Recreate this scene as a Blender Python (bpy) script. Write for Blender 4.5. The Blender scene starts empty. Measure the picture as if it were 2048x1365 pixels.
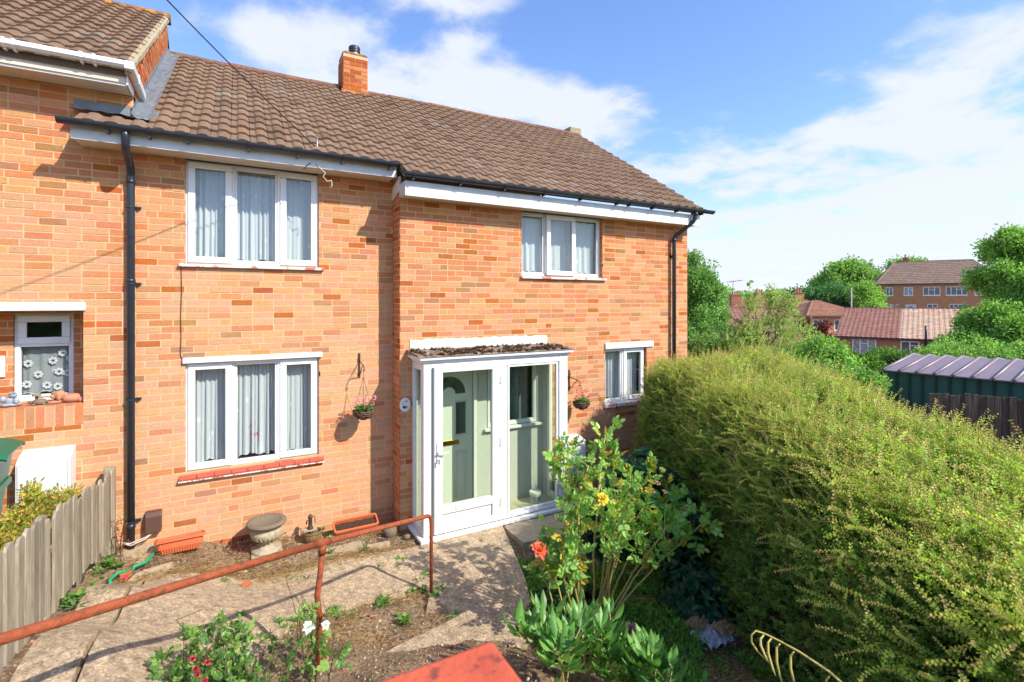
import bpy, math, random
import numpy as np
from mathutils import Vector, Matrix, Euler, noise
random.seed(7); RNG = np.random.default_rng(7)
SC = bpy.context.scene
COL = SC.collection
R = math.radians
# ---------------------------------------------------------------- camera, light, sky
YAW = R(28.84); CAMZ = 2.97
CY, SY = math.cos(YAW), math.sin(YAW)
cam = bpy.data.cameras.new('camera'); camo = bpy.data.objects.new('camera', cam); COL.objects.link(camo)
camo.location = (0, 0, CAMZ); camo.rotation_euler = (R(90), 0, -YAW)
cam.lens = 17.578; cam.sensor_width = 36; cam.shift_y = -0.0378
cam.clip_start = 0.05; cam.clip_end = 3000
cam.dof.use_dof = True; cam.dof.focus_distance = 6.5; cam.dof.aperture_fstop = 2.6
SC.camera = camo
SUN = Vector((0.58, -1.0, 0.97)).normalized()          # direction towards the sun
sl = bpy.data.lights.new('sun', 'SUN'); slo = bpy.data.objects.new('sun', sl); COL.objects.link(slo)
slo.rotation_euler = SUN.to_track_quat('Z', 'Y').to_euler()
sl.energy = 4.1; sl.angle = R(0.5); sl.color = (1.0, 0.93, 0.82)
SC.view_settings.view_transform = 'Standard'; SC.view_settings.look = 'None'
SC.view_settings.gamma = 1; SC.view_settings.exposure = 0.68; SC.view_settings.use_curve_mapping = False
SC.cycles.max_bounces = 8; SC.cycles.transparent_max_bounces = 24; SC.cycles.diffuse_bounces = 3

def pix_dir(px, py):
    a = (px-1024)/1000; b = (605-py)/1000
    return (SY+CY*a, CY-SY*a, b)
def P(px, py, t):                                       # a point seen at that place, t metres deep
    d = pix_dir(px, py); return Vector((d[0]*t, d[1]*t, CAMZ+d[2]*t))

W = bpy.data.worlds.new('World'); SC.world = W; W.use_nodes = True
nt = W.node_tree; nt.nodes.clear()
def N(t, typ, **kw):
    n = t.nodes.new(typ)
    for k, v in kw.items():
        if k == 'ins':
            for i, val in v.items():
                n.inputs[i].default_value = val
        else: setattr(n, k, v)
    return n
def math_(t, op, a, b=None, clamp=False):
    n = t.nodes.new('ShaderNodeMath'); n.operation = op; n.use_clamp = clamp
    for i, v in enumerate((a, b)):
        if v is None: continue
        if isinstance(v, (int, float)): n.inputs[i].default_value = v
        else: t.links.new(v, n.inputs[i])
    return n.outputs[0]
sky = N(nt, 'ShaderNodeTexSky', sky_type='NISHITA', sun_disc=False, sun_elevation=math.asin(SUN.z),
        sun_rotation=math.atan2(SUN.x, SUN.y), altitude=50, air_density=1.0, dust_density=0.6, ozone_density=1.6)
tc = N(nt, 'ShaderNodeTexCoord'); sep = N(nt, 'ShaderNodeSeparateXYZ'); nt.links.new(tc.outputs['Generated'], sep.inputs[0])
X, Y, Z = sep.outputs
az = math_(nt, 'ARCTAN2', X, Y); el = math_(nt, 'ARCSINE', Z)
zc = math_(nt, 'ADD', math_(nt, 'MAXIMUM', Z, 0.0), 0.16)
cmb = N(nt, 'ShaderNodeCombineXYZ')
nt.links.new(math_(nt, 'DIVIDE', X, zc), cmb.inputs[0]); nt.links.new(math_(nt, 'DIVIDE', Y, zc), cmb.inputs[1])
nz = N(nt, 'ShaderNodeTexNoise', ins={'Scale': 3.1, 'Detail': 11, 'Roughness': 0.58, 'Distortion': 0.2}); nt.links.new(cmb.outputs[0], nz.inputs['Vector'])
nz2 = N(nt, 'ShaderNodeTexNoise', ins={'Scale': 0.55, 'Detail': 4, 'Roughness': 0.5}); nt.links.new(cmb.outputs[0], nz2.inputs['Vector'])
dens = math_(nt, 'ADD', math_(nt, 'MULTIPLY', math_(nt, 'SUBTRACT', nz.outputs[0], 0.49), 4.4), math_(nt, 'MULTIPLY', math_(nt, 'SUBTRACT', nz2.outputs[0], 0.52), 1.6))
def aze(px, py):
    a = (px-1024)/1000; b = (605-py)/1000
    return YAW+math.atan(a), math.atan(b/math.hypot(1, a))
CL = [(560,80,150,75,.9),(640,60,90,50,.5),(770,165,170,50,.75),(960,160,190,60,.85),(1110,205,170,80,.9),(1210,275,90,60,.7),(930,90,70,24,.8),(900,5,190,26,.9),(700,190,200,40,.4),
      (1700,480,560,140,1.3),(1640,280,160,46,.9),(1960,330,260,120,.75),(1960,80,300,110,.75),(1800,190,220,60,.45),(1350,330,120,40,.45),(1420,290,90,30,.35),(1300,560,420,120,.35),
      (1290,120,230,80,-1.0),(840,75,60,40,-.5),(1340,300,110,60,-.3),(420,40,60,60,-.4),(1560,120,160,110,-.7),(1480,225,180,40,-.25)]
for px, py, sx, sy, amp in CL:
    a0, e0 = aze(px, py); sa = abs(aze(px+sx/2, py)[0]-aze(px-sx/2, py)[0]); se = abs(aze(px, py+sy/2)[1]-aze(px, py-sy/2)[1])
    da = math_(nt, 'DIVIDE', math_(nt, 'SUBTRACT', az, a0), sa); de = math_(nt, 'DIVIDE', math_(nt, 'SUBTRACT', el, e0), se)
    r2 = math_(nt, 'ADD', math_(nt, 'MULTIPLY', da, da), math_(nt, 'MULTIPLY', de, de))
    g = math_(nt, 'MULTIPLY', math_(nt, 'POWER', 2.718, math_(nt, 'MULTIPLY', r2, -1.0)), amp)
    dens = math_(nt, 'ADD', dens, g)
mr = N(nt, 'ShaderNodeMapRange', interpolation_type='SMOOTHSTEP', ins={'From Min': -0.08, 'From Max': 1.2}); nt.links.new(dens, mr.inputs['Value'])
hz = N(nt, 'ShaderNodeMapRange', interpolation_type='SMOOTHSTEP', ins={'From Min': 0.30, 'From Max': -0.02, 'To Min': 0.0, 'To Max': 0.74}); nt.links.new(el, hz.inputs['Value'])
cov = math_(nt, 'MAXIMUM', math_(nt, 'MULTIPLY', mr.outputs[0], 0.94), hz.outputs[0])
SKYK = 0.15
sk = N(nt, 'ShaderNodeVectorMath', operation='MULTIPLY'); nt.links.new(sky.outputs[0], sk.inputs[0]); sk.inputs[1].default_value = (0.90, 1.02, 1.28)
mixc = N(nt, 'ShaderNodeMix', data_type='RGBA'); nt.links.new(cov, mixc.inputs[0]); nt.links.new(sk.outputs[0], mixc.inputs[6])
mixc.inputs[7].default_value = (3.75, 3.95, 4.35, 1)
bg = N(nt, 'ShaderNodeBackground', ins={'Strength': SKYK}); nt.links.new(mixc.outputs[2], bg.inputs[0])
wo = N(nt, 'ShaderNodeOutputWorld'); nt.links.new(bg.outputs[0], wo.inputs[0])

# ---------------------------------------------------------------- materials
MATS = {}
def mat(name, col, col2=None, scale=8, detail=5, rough=.7, bump=0, bscale=None, attr=False, spec=.4, metal=0, contrast=1.0,
        stain=None, sscale=3, samt=.5, trans=0, rnd=0, coat=0, stretch=None, sthr=(.5, .68), vor=0):
    if name in MATS: return MATS[name]
    m = bpy.data.materials.new(name); m.use_nodes = True; t = m.node_tree; t.nodes.clear(); L = t.links.new
    out = N(t, 'ShaderNodeOutputMaterial'); b = N(t, 'ShaderNodeBsdfPrincipled')
    b.inputs['Roughness'].default_value = rough; b.inputs['Specular IOR Level'].default_value = spec; b.inputs['Metallic'].default_value = metal
    if coat: b.inputs['Coat Weight'].default_value = coat
    g = N(t, 'ShaderNodeNewGeometry'); vec = g.outputs['Position']
    if stretch:
        vm = N(t, 'ShaderNodeVectorMath', operation='MULTIPLY'); L(vec, vm.inputs[0]); vm.inputs[1].default_value = stretch; vec = vm.outputs[0]
    def noise(s, d=5, r=.6):
        n = N(t, 'ShaderNodeTexNoise', ins={'Scale': s, 'Detail': d, 'Roughness': r}); L(vec, n.inputs['Vector']); return n.outputs[0]
    if attr:
        c = N(t, 'ShaderNodeAttribute', attribute_name='tint').outputs['Color']
    else:
        c = N(t, 'ShaderNodeRGB'); c.outputs[0].default_value = (*col, 1); c = c.outputs[0]
    if col2 is not None:
        mr = N(t, 'ShaderNodeMapRange', ins={'From Min': .5-.22/contrast, 'From Max': .5+.22/contrast}); L(noise(scale, detail), mr.inputs[0])
        mx = N(t, 'ShaderNodeMix', data_type='RGBA'); L(mr.outputs[0], mx.inputs[0]); L(c, mx.inputs[6])
        if attr:
            mu = N(t, 'ShaderNodeMix', data_type='RGBA', blend_type='MULTIPLY', ins={0: 1.0}); L(c, mu.inputs[6]); mu.inputs[7].default_value = (*col2, 1); L(mu.outputs[2], mx.inputs[7])
        else: mx.inputs[7].default_value = (*col2, 1)
        c = mx.outputs[2]
    if stain:
        mr = N(t, 'ShaderNodeMapRange', ins={'From Min': sthr[0], 'From Max': sthr[1], 'To Max': samt}); L(noise(sscale, 7, .68), mr.inputs[0])
        mx = N(t, 'ShaderNodeMix', data_type='RGBA'); L(mr.outputs[0], mx.inputs[0]); L(c, mx.inputs[6]); mx.inputs[7].default_value = (*stain, 1); c = mx.outputs[2]
    if rnd:
        oi = N(t, 'ShaderNodeObjectInfo'); mr = N(t, 'ShaderNodeMapRange', ins={'To Min': 1-rnd, 'To Max': 1+rnd}); L(oi.outputs['Random'], mr.inputs[0])
        vm = N(t, 'ShaderNodeVectorMath', operation='SCALE'); L(c, vm.inputs[0]); L(mr.outputs[0], vm.inputs['Scale']); c = vm.outputs[0]
    L(c, b.inputs['Base Color'])
    if bump:
        bn = N(t, 'ShaderNodeBump', ins={'Strength': min(1, bump), 'Distance': .02*max(1, bump)}); L(noise(bscale or scale*4, 6, .65), bn.inputs['Height']); L(bn.outputs[0], b.inputs['Normal'])
    if vor:
        vo = N(t, 'ShaderNodeTexVoronoi', ins={'Scale': vor}); L(vec, vo.inputs['Vector'])
        mr = N(t, 'ShaderNodeMapRange', ins={'From Min': .1, 'From Max': .9, 'To Min': .62, 'To Max': 1.35}); L(vo.outputs['Color'], mr.inputs[0])
        vm = N(t, 'ShaderNodeVectorMath', operation='SCALE'); L(c, vm.inputs[0]); L(mr.outputs[0], vm.inputs['Scale']); L(vm.outputs[0], b.inputs['Base Color'])
    sh = b.outputs[0]
    if trans:
        tr = N(t, 'ShaderNodeBsdfTranslucent'); vm = N(t, 'ShaderNodeVectorMath', operation='MULTIPLY'); L(c, vm.inputs[0]); vm.inputs[1].default_value = (1.5, 1.75, .8); L(vm.outputs[0], tr.inputs[0])
        ms = N(t, 'ShaderNodeMixShader', ins={0: trans}); L(sh, ms.inputs[1]); L(tr.outputs[0], ms.inputs[2]); sh = ms.outputs[0]
    L(sh, out.inputs[0]); MATS[name] = m; return m
def glass(name, tint=(.9, .95, .93), refl=1.0, base=.04):
    m = bpy.data.materials.new(name); m.use_nodes = True; t = m.node_tree; t.nodes.clear(); L = t.links.new
    out = N(t, 'ShaderNodeOutputMaterial'); tr = N(t, 'ShaderNodeBsdfTransparent'); tr.inputs[0].default_value = (*tint, 1)
    gl = N(t, 'ShaderNodeBsdfGlossy', ins={'Roughness': .015}); ge = N(t, 'ShaderNodeNewGeometry'); dp = N(t, 'ShaderNodeVectorMath', operation='DOT_PRODUCT'); L(ge.outputs['Incoming'], dp.inputs[0]); L(ge.outputs['Normal'], dp.inputs[1])
    k = math_(t, 'SUBTRACT', 1.0, math_(t, 'ABSOLUTE', dp.outputs['Value'])); k = math_(t, 'POWER', k, 4.0); k = math_(t, 'ADD', math_(t, 'MULTIPLY', k, refl), base, True)
    ms = N(t, 'ShaderNodeMixShader'); L(k, ms.inputs[0]); L(tr.outputs[0], ms.inputs[1]); L(gl.outputs[0], ms.inputs[2]); L(ms.outputs[0], out.inputs[0])
    return m
def net_mat(name, col=(.93, .94, .94), dens=.7):
    m = bpy.data.materials.new(name); m.use_nodes = True; t = m.node_tree; t.nodes.clear(); L = t.links.new
    out = N(t, 'ShaderNodeOutputMaterial'); g = N(t, 'ShaderNodeNewGeometry')
    d = N(t, 'ShaderNodeBsdfDiffuse'); d.inputs[0].default_value = (*col, 1); tl = N(t, 'ShaderNodeBsdfTranslucent'); tl.inputs[0].default_value = (*col, 1)
    a = N(t, 'ShaderNodeMixShader', ins={0: .25}); L(d.outputs[0], a.inputs[1]); L(tl.outputs[0], a.inputs[2])
    vm = N(t, 'ShaderNodeVectorMath', operation='MULTIPLY'); L(g.outputs['Position'], vm.inputs[0]); vm.inputs[1].default_value = (1.5, 0, .8)
    v = N(t, 'ShaderNodeTexVoronoi', ins={'Scale': 6.0}); L(vm.outputs[0], v.inputs['Vector'])
    mr = N(t, 'ShaderNodeMapRange', ins={'From Min': .13, 'From Max': .2, 'To Min': min(.97, dens+.22), 'To Max': dens}); L(v.outputs['Distance'], mr.inputs[0])
    tr = N(t, 'ShaderNodeBsdfTransparent'); ms = N(t, 'ShaderNodeMixShader'); L(mr.outputs[0], ms.inputs[0]); L(tr.outputs[0], ms.inputs[1]); L(a.outputs[0], ms.inputs[2]); L(ms.outputs[0], out.inputs[0])
    return m

# ---------------------------------------------------------------- mesh building
class MB:
    def __init__(s): s.v = []; s.f = []; s.c = []; s.n = 0
    def add(s, vs, fs, c=None):
        o = s.n; s.v.extend(tuple(v) for v in vs); s.n += len(vs)
        s.f.extend(tuple(i+o for i in f) for f in fs)
        s.c.extend([c or (1, 1, 1)]*len(vs)); return s
    def box(s, x0, x1, y0, y1, z0, z1, c=None, M=None, skip=()):
        vs = [(x0,y0,z0),(x1,y0,z0),(x1,y1,z0),(x0,y1,z0),(x0,y0,z1),(x1,y0,z1),(x1,y1,z1),(x0,y1,z1)]
        if M is not None: vs = [tuple(M @ Vector(v)) for v in vs]
        F = {'b': (0,3,2,1), 't': (4,5,6,7), 'f': (0,1,5,4), 'r': (1,2,6,5), 'k': (2,3,7,6), 'l': (3,0,4,7)}
        return s.add(vs, [F[k] for k in F if k not in skip], c)
    def tube(s, pts, r, n=8, c=None, cap=True):
        pts = [Vector(p) for p in pts]; rs = r if isinstance(r, (list, tuple)) else [r]*len(pts)
        vs = []; fs = []; up = None
        for i, p in enumerate(pts):
            d = (pts[min(i+1, len(pts)-1)]-pts[max(i-1, 0)]).normalized()
            if up is None: up = Vector((0, 0, 1)) if abs(d.z) < .9 else Vector((1, 0, 0))
            a = d.cross(up).normalized(); b = a.cross(d); up = b
            for k in range(n):
                t = 2*math.pi*k/n; vs.append(p+a*math.cos(t)*rs[i]+b*math.sin(t)*rs[i])
        for i in range(len(pts)-1):
            for k in range(n):
                fs.append((i*n+k, i*n+(k+1) % n, (i+1)*n+(k+1) % n, (i+1)*n+k))
        if cap: fs.append(tuple(range(n-1, -1, -1))); fs.append(tuple((len(pts)-1)*n+k for k in range(n)))
        return s.add(vs, fs, c)
    def lathe(s, prof, n=24, c=None, at=(0, 0, 0), sx=1, sy=1):
        vs = []; fs = []
        for r, z in prof:
            for k in range(n):
                t = 2*math.pi*k/n; vs.append((at[0]+r*math.cos(t)*sx, at[1]+r*math.sin(t)*sy, at[2]+z))
        for i in range(len(prof)-1):
            for k in range(n): fs.append((i*n+k, i*n+(k+1) % n, (i+1)*n+(k+1) % n, (i+1)*n+k))
        fs.append(tuple(range(n-1, -1, -1))); fs.append(tuple((len(prof)-1)*n+k for k in range(n)))
        return s.add(vs, fs, c)
    def prism(s, poly, d, c=None, M=None):              # polygon in x,z extruded over y from d[0] to d[1]
        n = len(poly); vs = [(x, d[0], z) for x, z in poly]+[(x, d[1], z) for x, z in poly]
        if M is not None: vs = [tuple(M @ Vector(v)) for v in vs]
        fs = [tuple(range(n)), tuple(range(2*n-1, n-1, -1))]+[(i, i+n, (i+1) % n+n, (i+1) % n) for i in range(n)]
        return s.add(vs, fs, c)
    def blob(s, at, r, c=None, n=10, m=7, jit=.12, sz=1.0, seed=0):
        rg = random.Random(seed); vs = []; fs = []
        rx, ry, rz = (r if isinstance(r, tuple) else (r, r, r*sz))
        for j in range(m+1):
            ph = math.pi*j/m
            for k in range(n):
                t = 2*math.pi*k/n; q = 1+rg.uniform(-jit, jit)
                vs.append((at[0]+rx*q*math.sin(ph)*math.cos(t), at[1]+ry*q*math.sin(ph)*math.sin(t), at[2]-rz*q*math.cos(ph)))
        for j in range(m):
            for k in range(n): fs.append((j*n+k, j*n+(k+1) % n, (j+1)*n+(k+1) % n, (j+1)*n+k))
        return s.add(vs, fs, c)
    def mesh(s, name, m, smooth=False):
        me = bpy.data.meshes.new(name); me.from_pydata(s.v, [], s.f)
        a = me.color_attributes.new('tint', 'FLOAT_COLOR', 'POINT')
        a.data.foreach_set('color', np.hstack([np.array(s.c, dtype=np.float32).reshape(-1, 3), np.ones((s.n, 1), np.float32)]).ravel())
        me.materials.append(m)
        if smooth: me.polygons.foreach_set('use_smooth', np.ones(len(me.polygons), bool))
        me.update(); return me
    def obj(s, name, m, parent=None, smooth=False, kind=None):
        return link(name, s.mesh(name, m, smooth), parent, kind)
def link(name, me, parent=None, kind=None):
    o = bpy.data.objects.new(name, me); COL.objects.link(o)
    if parent is not None:
        o.parent = parent
        if parent.name in FRAMES: o.matrix_parent_inverse = FRAMES[parent.name].inverted()
    if kind: o['kind'] = kind
    return o
FRAMES = {}
def bevel(o, w=.004, seg=2):
    m = o.modifiers.new('bevel', 'BEVEL'); m.width = w; m.segments = seg; m.limit_method = 'ANGLE'; m.harden_normals = False; return o
def tag(o, label, cat, group=None):
    o['label'] = label; o['category'] = cat
    if group: o['group'] = group
    return o
def thing(name, label, cat, loc=(0, 0, 0), group=None, rz=0):
    """An Empty at the thing's base; parts built in world coordinates are parented with the inverse of its place."""
    o = bpy.data.objects.new(name, None); COL.objects.link(o); o.empty_display_size = .1
    o.location = loc; o.rotation_euler = (0, 0, rz)
    FRAMES[o.name] = Matrix.Translation(Vector(loc)) @ Matrix.Rotation(rz, 4, 'Z')
    return tag(o, label, cat, group)
def frame_at(loc, rz=0): return Matrix.Translation(Vector(loc)) @ Matrix.Rotation(rz, 4, 'Z')

# ---------------------------------------------------------------- scattering of leaves, pebbles and the like (one object each)
def scatter(name, pts, rots, scl, templates, parent=None, kind='stuff', idx=None):
    pts = np.asarray(pts, np.float32); n = len(pts)
    me = bpy.data.meshes.new(name); me.vertices.add(n); me.vertices.foreach_set('co', pts.ravel())
    a = me.attributes.new('rot', 'FLOAT_VECTOR', 'POINT'); a.data.foreach_set('vector', np.asarray(rots, np.float32).ravel())
    a = me.attributes.new('scl', 'FLOAT', 'POINT'); a.data.foreach_set('value', np.asarray(scl, np.float32).ravel())
    if idx is None: idx = RNG.integers(0, len(templates), n)
    a = me.attributes.new('idx', 'INT', 'POINT'); a.data.foreach_set('value', np.asarray(idx, np.int32))
    o = link(name, me, parent, kind)
    g = bpy.data.node_groups.new(name+'_nodes', 'GeometryNodeTree')
    g.interface.new_socket('Geometry', in_out='INPUT', socket_type='NodeSocketGeometry'); g.interface.new_socket('Geometry', in_out='OUTPUT', socket_type='NodeSocketGeometry')
    gi = g.nodes.new('NodeGroupInput'); go = g.nodes.new('NodeGroupOutput'); L = g.links.new
    join = g.nodes.new('GeometryNodeJoinGeometry')
    for tm in reversed(templates):
        oi = g.nodes.new('GeometryNodeObjectInfo'); oi.inputs['Object'].default_value = tm
        ti = g.nodes.new('GeometryNodeGeometryToInstance'); L(oi.outputs['Geometry'], ti.inputs[0]); L(ti.outputs[0], join.inputs[0])
    def na(nm, ty):
        q = g.nodes.new('GeometryNodeInputNamedAttribute'); q.data_type = ty; q.inputs[0].default_value = nm; return q.outputs[0]
    iop = g.nodes.new('GeometryNodeInstanceOnPoints'); iop.inputs['Pick Instance'].default_value = True
    L(gi.outputs[0], iop.inputs['Points']); L(join.outputs[0], iop.inputs['Instance']); L(na('idx', 'INT'), iop.inputs['Instance Index'])
    L(na('rot', 'FLOAT_VECTOR'), iop.inputs['Rotation']); L(na('scl', 'FLOAT'), iop.inputs['Scale']); L(iop.outputs[0], go.inputs[0])
    md = o.modifiers.new('scatter', 'NODES'); md.node_group = g
    return o
def template(mb, m, smooth=False):
    return bpy.data.objects.new('template', mb.mesh('leaf_template', m, smooth))
def jit(c, a=.15, rg=random):
    k = 1+rg.uniform(-a, a); return (c[0]*k*(1+rg.uniform(-.1, .1)), c[1]*k, c[2]*k*(1+rg.uniform(-.12, .12)))
def mixc3(a, b, t): return tuple(a[i]*(1-t)+b[i]*t for i in range(3))
def leaf(mb, base, d, up, L, w, c, curl=.15, fold=.25, n=2):
    """One folded leaf from base along d; n segments, 4n triangles or fewer."""
    d = d.normalized(); s = d.cross(up)
    if s.length < 1e-4: s = d.cross(Vector((1, 0, 0)))
    s.normalize(); u = s.cross(d)
    if n == 1:
        vs = [base, base+d*L*.5+s*w*.5+u*w*fold, base+d*L-u*L*curl, base+d*L*.5-s*w*.5+u*w*fold]
        mb.add(vs, [(0, 1, 2), (0, 2, 3)], c); return
    ts = [0, .3, .68, 1]; ws = [.08, 1, .8, 0]; vs = []
    for t, ww in zip(ts, ws):
        p = base+d*L*t-u*L*curl*t*t
        if t == 1: vs.append(p)
        else: vs += [p+s*w*.5*ww+u*w*fold*ww, p, p-s*w*.5*ww+u*w*fold*ww]
    fs = []
    for i in (0, 3):
        fs += [(i, i+1, i+4, i+3), (i+1, i+2, i+5, i+4)]
    fs += [(6, 7, 9), (7, 8, 9)]
    mb.add(vs, fs, c)
def rvec(rg=random):
    while True:
        v = Vector((rg.uniform(-1, 1), rg.uniform(-1, 1), rg.uniform(-1, 1)))
        if .05 < v.length < 1: return v.normalized()
def clump(m, n, rad, L, w, pal, up=.35, seed=1, seg=1):
    rg = random.Random(seed); mb = MB()
    for i in range(n):
        p = rvec(rg)*rad*rg.random()**.5; d = (rvec(rg)+Vector((0, 0, up))+p.normalized()*.6).normalized()
        leaf(mb, p, d, rvec(rg)+Vector((0, 0, 1.2)), L*rg.uniform(.7, 1.25), w*rg.uniform(.8, 1.2), jit(rg.choice(pal), .2, rg), rg.uniform(0, .3), rg.uniform(.05, .3), seg)
    return template(mb, m)
# ---------------------------------------------------------------- palette
FOL = mat('foliage', (0, 0, 0), attr=True, rough=.5, spec=.35, trans=.36, rnd=.22)
FOLG = mat('glossy_foliage', (0, 0, 0), attr=True, rough=.4, spec=.35, trans=.26, rnd=.18)
PETAL = mat('petal', (0, 0, 0), attr=True, rough=.6, trans=.25)
BRICK = mat('brick_face', (0, 0, 0), col2=(.84, .80, .74), attr=True, scale=38, detail=6, rough=.9, bump=.55, bscale=120, spec=.15, stain=(.44, .33, .23), sscale=9, samt=.33, sthr=(.56, .7))
MORTAR = mat('mortar', (.70, .48, .26), col2=(.58, .39, .21), scale=14, rough=.95, bump=.5, bscale=90, spec=.1)
UPVC = mat('white_upvc', (.80, .80, .79), col2=(.75, .75, .74), scale=5, rough=.34, spec=.5, stain=(.58, .56, .50), sscale=7, samt=.4, sthr=(.56, .70))
UPVC_OLD = mat('weathered_upvc', (.70, .72, .74), col2=(.56, .57, .56), scale=5, rough=.45, stain=(.32, .30, .24), sscale=9, samt=.5, sthr=(.58, .72))
SOFFIT = mat('soffit_board', (.72, .62, .50), col2=(.60, .50, .38), scale=3, rough=.6)
PAINT = mat('white_paint', (.80, .79, .77), col2=(.72, .71, .68), scale=12, rough=.6, bump=.3, bscale=60)
BLACKP = mat('black_plastic', (.018, .024, .034), col2=(.03, .036, .045), scale=8, rough=.33, spec=.5)
BROWNP = mat('brown_plastic', (.10, .05, .035), rough=.5)
TILE = mat('roof_tile_concrete', (0, 0, 0), col2=(.78, .75, .70), attr=True, scale=26, detail=7, rough=.92, bump=.5, bscale=110, spec=.1, stain=(.13, .095, .07), sscale=16, samt=.75, sthr=(.55, .66))
LEAD = mat('lead', (.24, .26, .27), col2=(.13, .145, .16), scale=7, rough=.5, metal=.25, bump=.35, bscale=18)
MORT2 = mat('verge_mortar', (.42, .36, .24), col2=(.30, .25, .16), scale=14, rough=.95, bump=.7, bscale=60, stain=(.40, .18, .03), sscale=12, samt=.6)
LICHEN = mat('lichen_tile', (.16, .09, .06), col2=(.22, .13, .08), scale=12, rough=.95, bump=.8, bscale=70, stain=(.55, .22, .02), sscale=14, samt=.95, sthr=(.48, .58))
DARK = mat('dark_room', (.05, .055, .06), rough=.9)
ROOM = mat('room_wall', (.28, .30, .30), rough=.9)
GLASS = glass('window_glass', (.93, .96, .96), 1.0, .05)
GREENGLASS = glass('porch_glass', (.925, .965, .90), .8, .03)
NET = net_mat('net_curtain', dens=.8)
RUST = mat('red_oxide_paint', (.42, .10, .032), col2=(.28, .06, .02), scale=20, rough=.6, bump=.6, bscale=90, stain=(.13, .05, .025), sscale=26, samt=.85, sthr=(.52, .62))
RUSTD = mat('rusty_iron', (.20, .075, .03), col2=(.11, .045, .02), scale=18, rough=.8, bump=.5, bscale=80)
CONC = mat('aggregate_concrete', (.66, .50, .31), col2=(.36, .26, .165), scale=14, detail=12, rough=.93, bump=.8, bscale=170, contrast=1.3, stain=(.13, .095, .07), sscale=1.6, samt=.62, sthr=(.57, .66), vor=75)
CONC2 = mat('smooth_concrete', (.56, .44, .29), col2=(.36, .28, .18), scale=30, rough=.93, bump=.6, bscale=90)
SOIL = mat('dry_soil', (.42, .30, .18), vor=60, col2=(.22, .145, .085), scale=26, detail=9, rough=.97, bump=1.4, bscale=75, contrast=1.5, spec=.1, stain=(.10, .065, .042), sscale=2.1, samt=.8, sthr=(.52, .66))
WOOD = mat('weathered_wood', (.45, .385, .28), col2=(.25, .205, .14), scale=9, detail=8, rough=.9, bump=.5, bscale=30, stretch=(5, 5, .5), stain=(.11, .12, .06), sscale=4, samt=.5, spec=.15, rnd=.3)
DARKWOOD = mat('old_dark_wood', (.105, .075, .055), col2=(.05, .036, .028), scale=9, detail=8, rough=.9, bump=.5, bscale=30, stretch=(5, 5, .5), stain=(.30, .27, .25), sscale=5, samt=.5, rnd=.2)
TERRA = mat('terracotta_plastic', (.62, .15, .055), col2=(.52, .12, .045), scale=6, rough=.5)
STONE = mat('cast_stone', (.50, .44, .30), col2=(.36, .31, .20), scale=26, rough=.9, bump=.5, bscale=70, stain=(.18, .13, .08), sscale=8, samt=.6)
GRAVELSTONE = mat('gritty_stone', (.32, .25, .16), col2=(.17, .13, .09), scale=60, rough=.95, bump=.9, bscale=120)
BARK = mat('bark', (.11, .08, .055), col2=(.06, .045, .03), scale=22, rough=.95, bump=.7, bscale=50)
CANE = mat('green_cane', (.42, .40, .10), col2=(.46, .32, .12), scale=12, rough=.6)
RENDER = mat('rough_render', (.84, .84, .80), col2=(.80, .80, .76), scale=20, rough=.9, bump=1.6, bscale=85)
BRASS = mat('brass', (.70, .45, .10), rough=.25, metal=1)
STEEL = mat('grey_metal', (.45, .46, .48), rough=.4, metal=.8)
GREYP = mat('grey_plastic', (.14, .15, .16), rough=.5)
GREENP = mat('green_plastic', (.012, .14, .065), col2=(.01, .11, .05), scale=4, rough=.42, spec=.5)
WIREM = mat('black_cable', (.02, .02, .022), rough=.6)
WHITEC = mat('white_cable', (.55, .50, .42), rough=.6)

# ---------------------------------------------------------------- ground
GP = np.array([(1.85,6.6,0),(0.9,6.5,.09),(-1,6.6,.31),(.4,6.4,.13),(-1,5.9,.3),(0.4,5.9,.04),(1.73,5.4,0),(1.73,4.84,0),(3,5.8,-.03),(4.3,5.8,-.1),(.55,3.89,.33),(-.83,2.74,1.05),
               (-1.1,3.74,.98),(-1.1,5.0,.70),(-1.15,6.4,.42),(2.7,3.5,-.02),(3.7,2.7,.05),(5.5,5.5,-.15),(5,6.3,-.15),(4.2,4.8,-.14),(2.95,4.8,-.14),(2.4,4.7,-.03),
               (1.2,4.3,.08),(1,3.3,.42),(1.5,2.6,.65),(2.5,2,.45),(3.5,1.2,.5),(0,1.2,1.35),(0,0,1.45),(-2,0,1.5),(2,-2,1.5),(-2,4,1.1),(-2,6.5,.6),(8,5,-.5),(8,1,-.1),
               (10,-3,.4),(-3.5,5,.8),(-6,0,1.5),(0,-6,1.5),(6,-8,1.3),(-8,8,.7),(8,9,-.6),(2,12,0)])
def ground(x, y):
    d = np.hypot(GP[:, 0]-x, GP[:, 1]-y)+.18; w = d**-3.2
    z = float((w*GP[:, 2]).sum()/w.sum())
    r = math.hypot(x, y)
    if r > 9:
        k = min(1, (r-9)/8); z = z*(1-k)+k*(-1.0-min(2.4, max(0, r-24)*.06))
    return z
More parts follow.
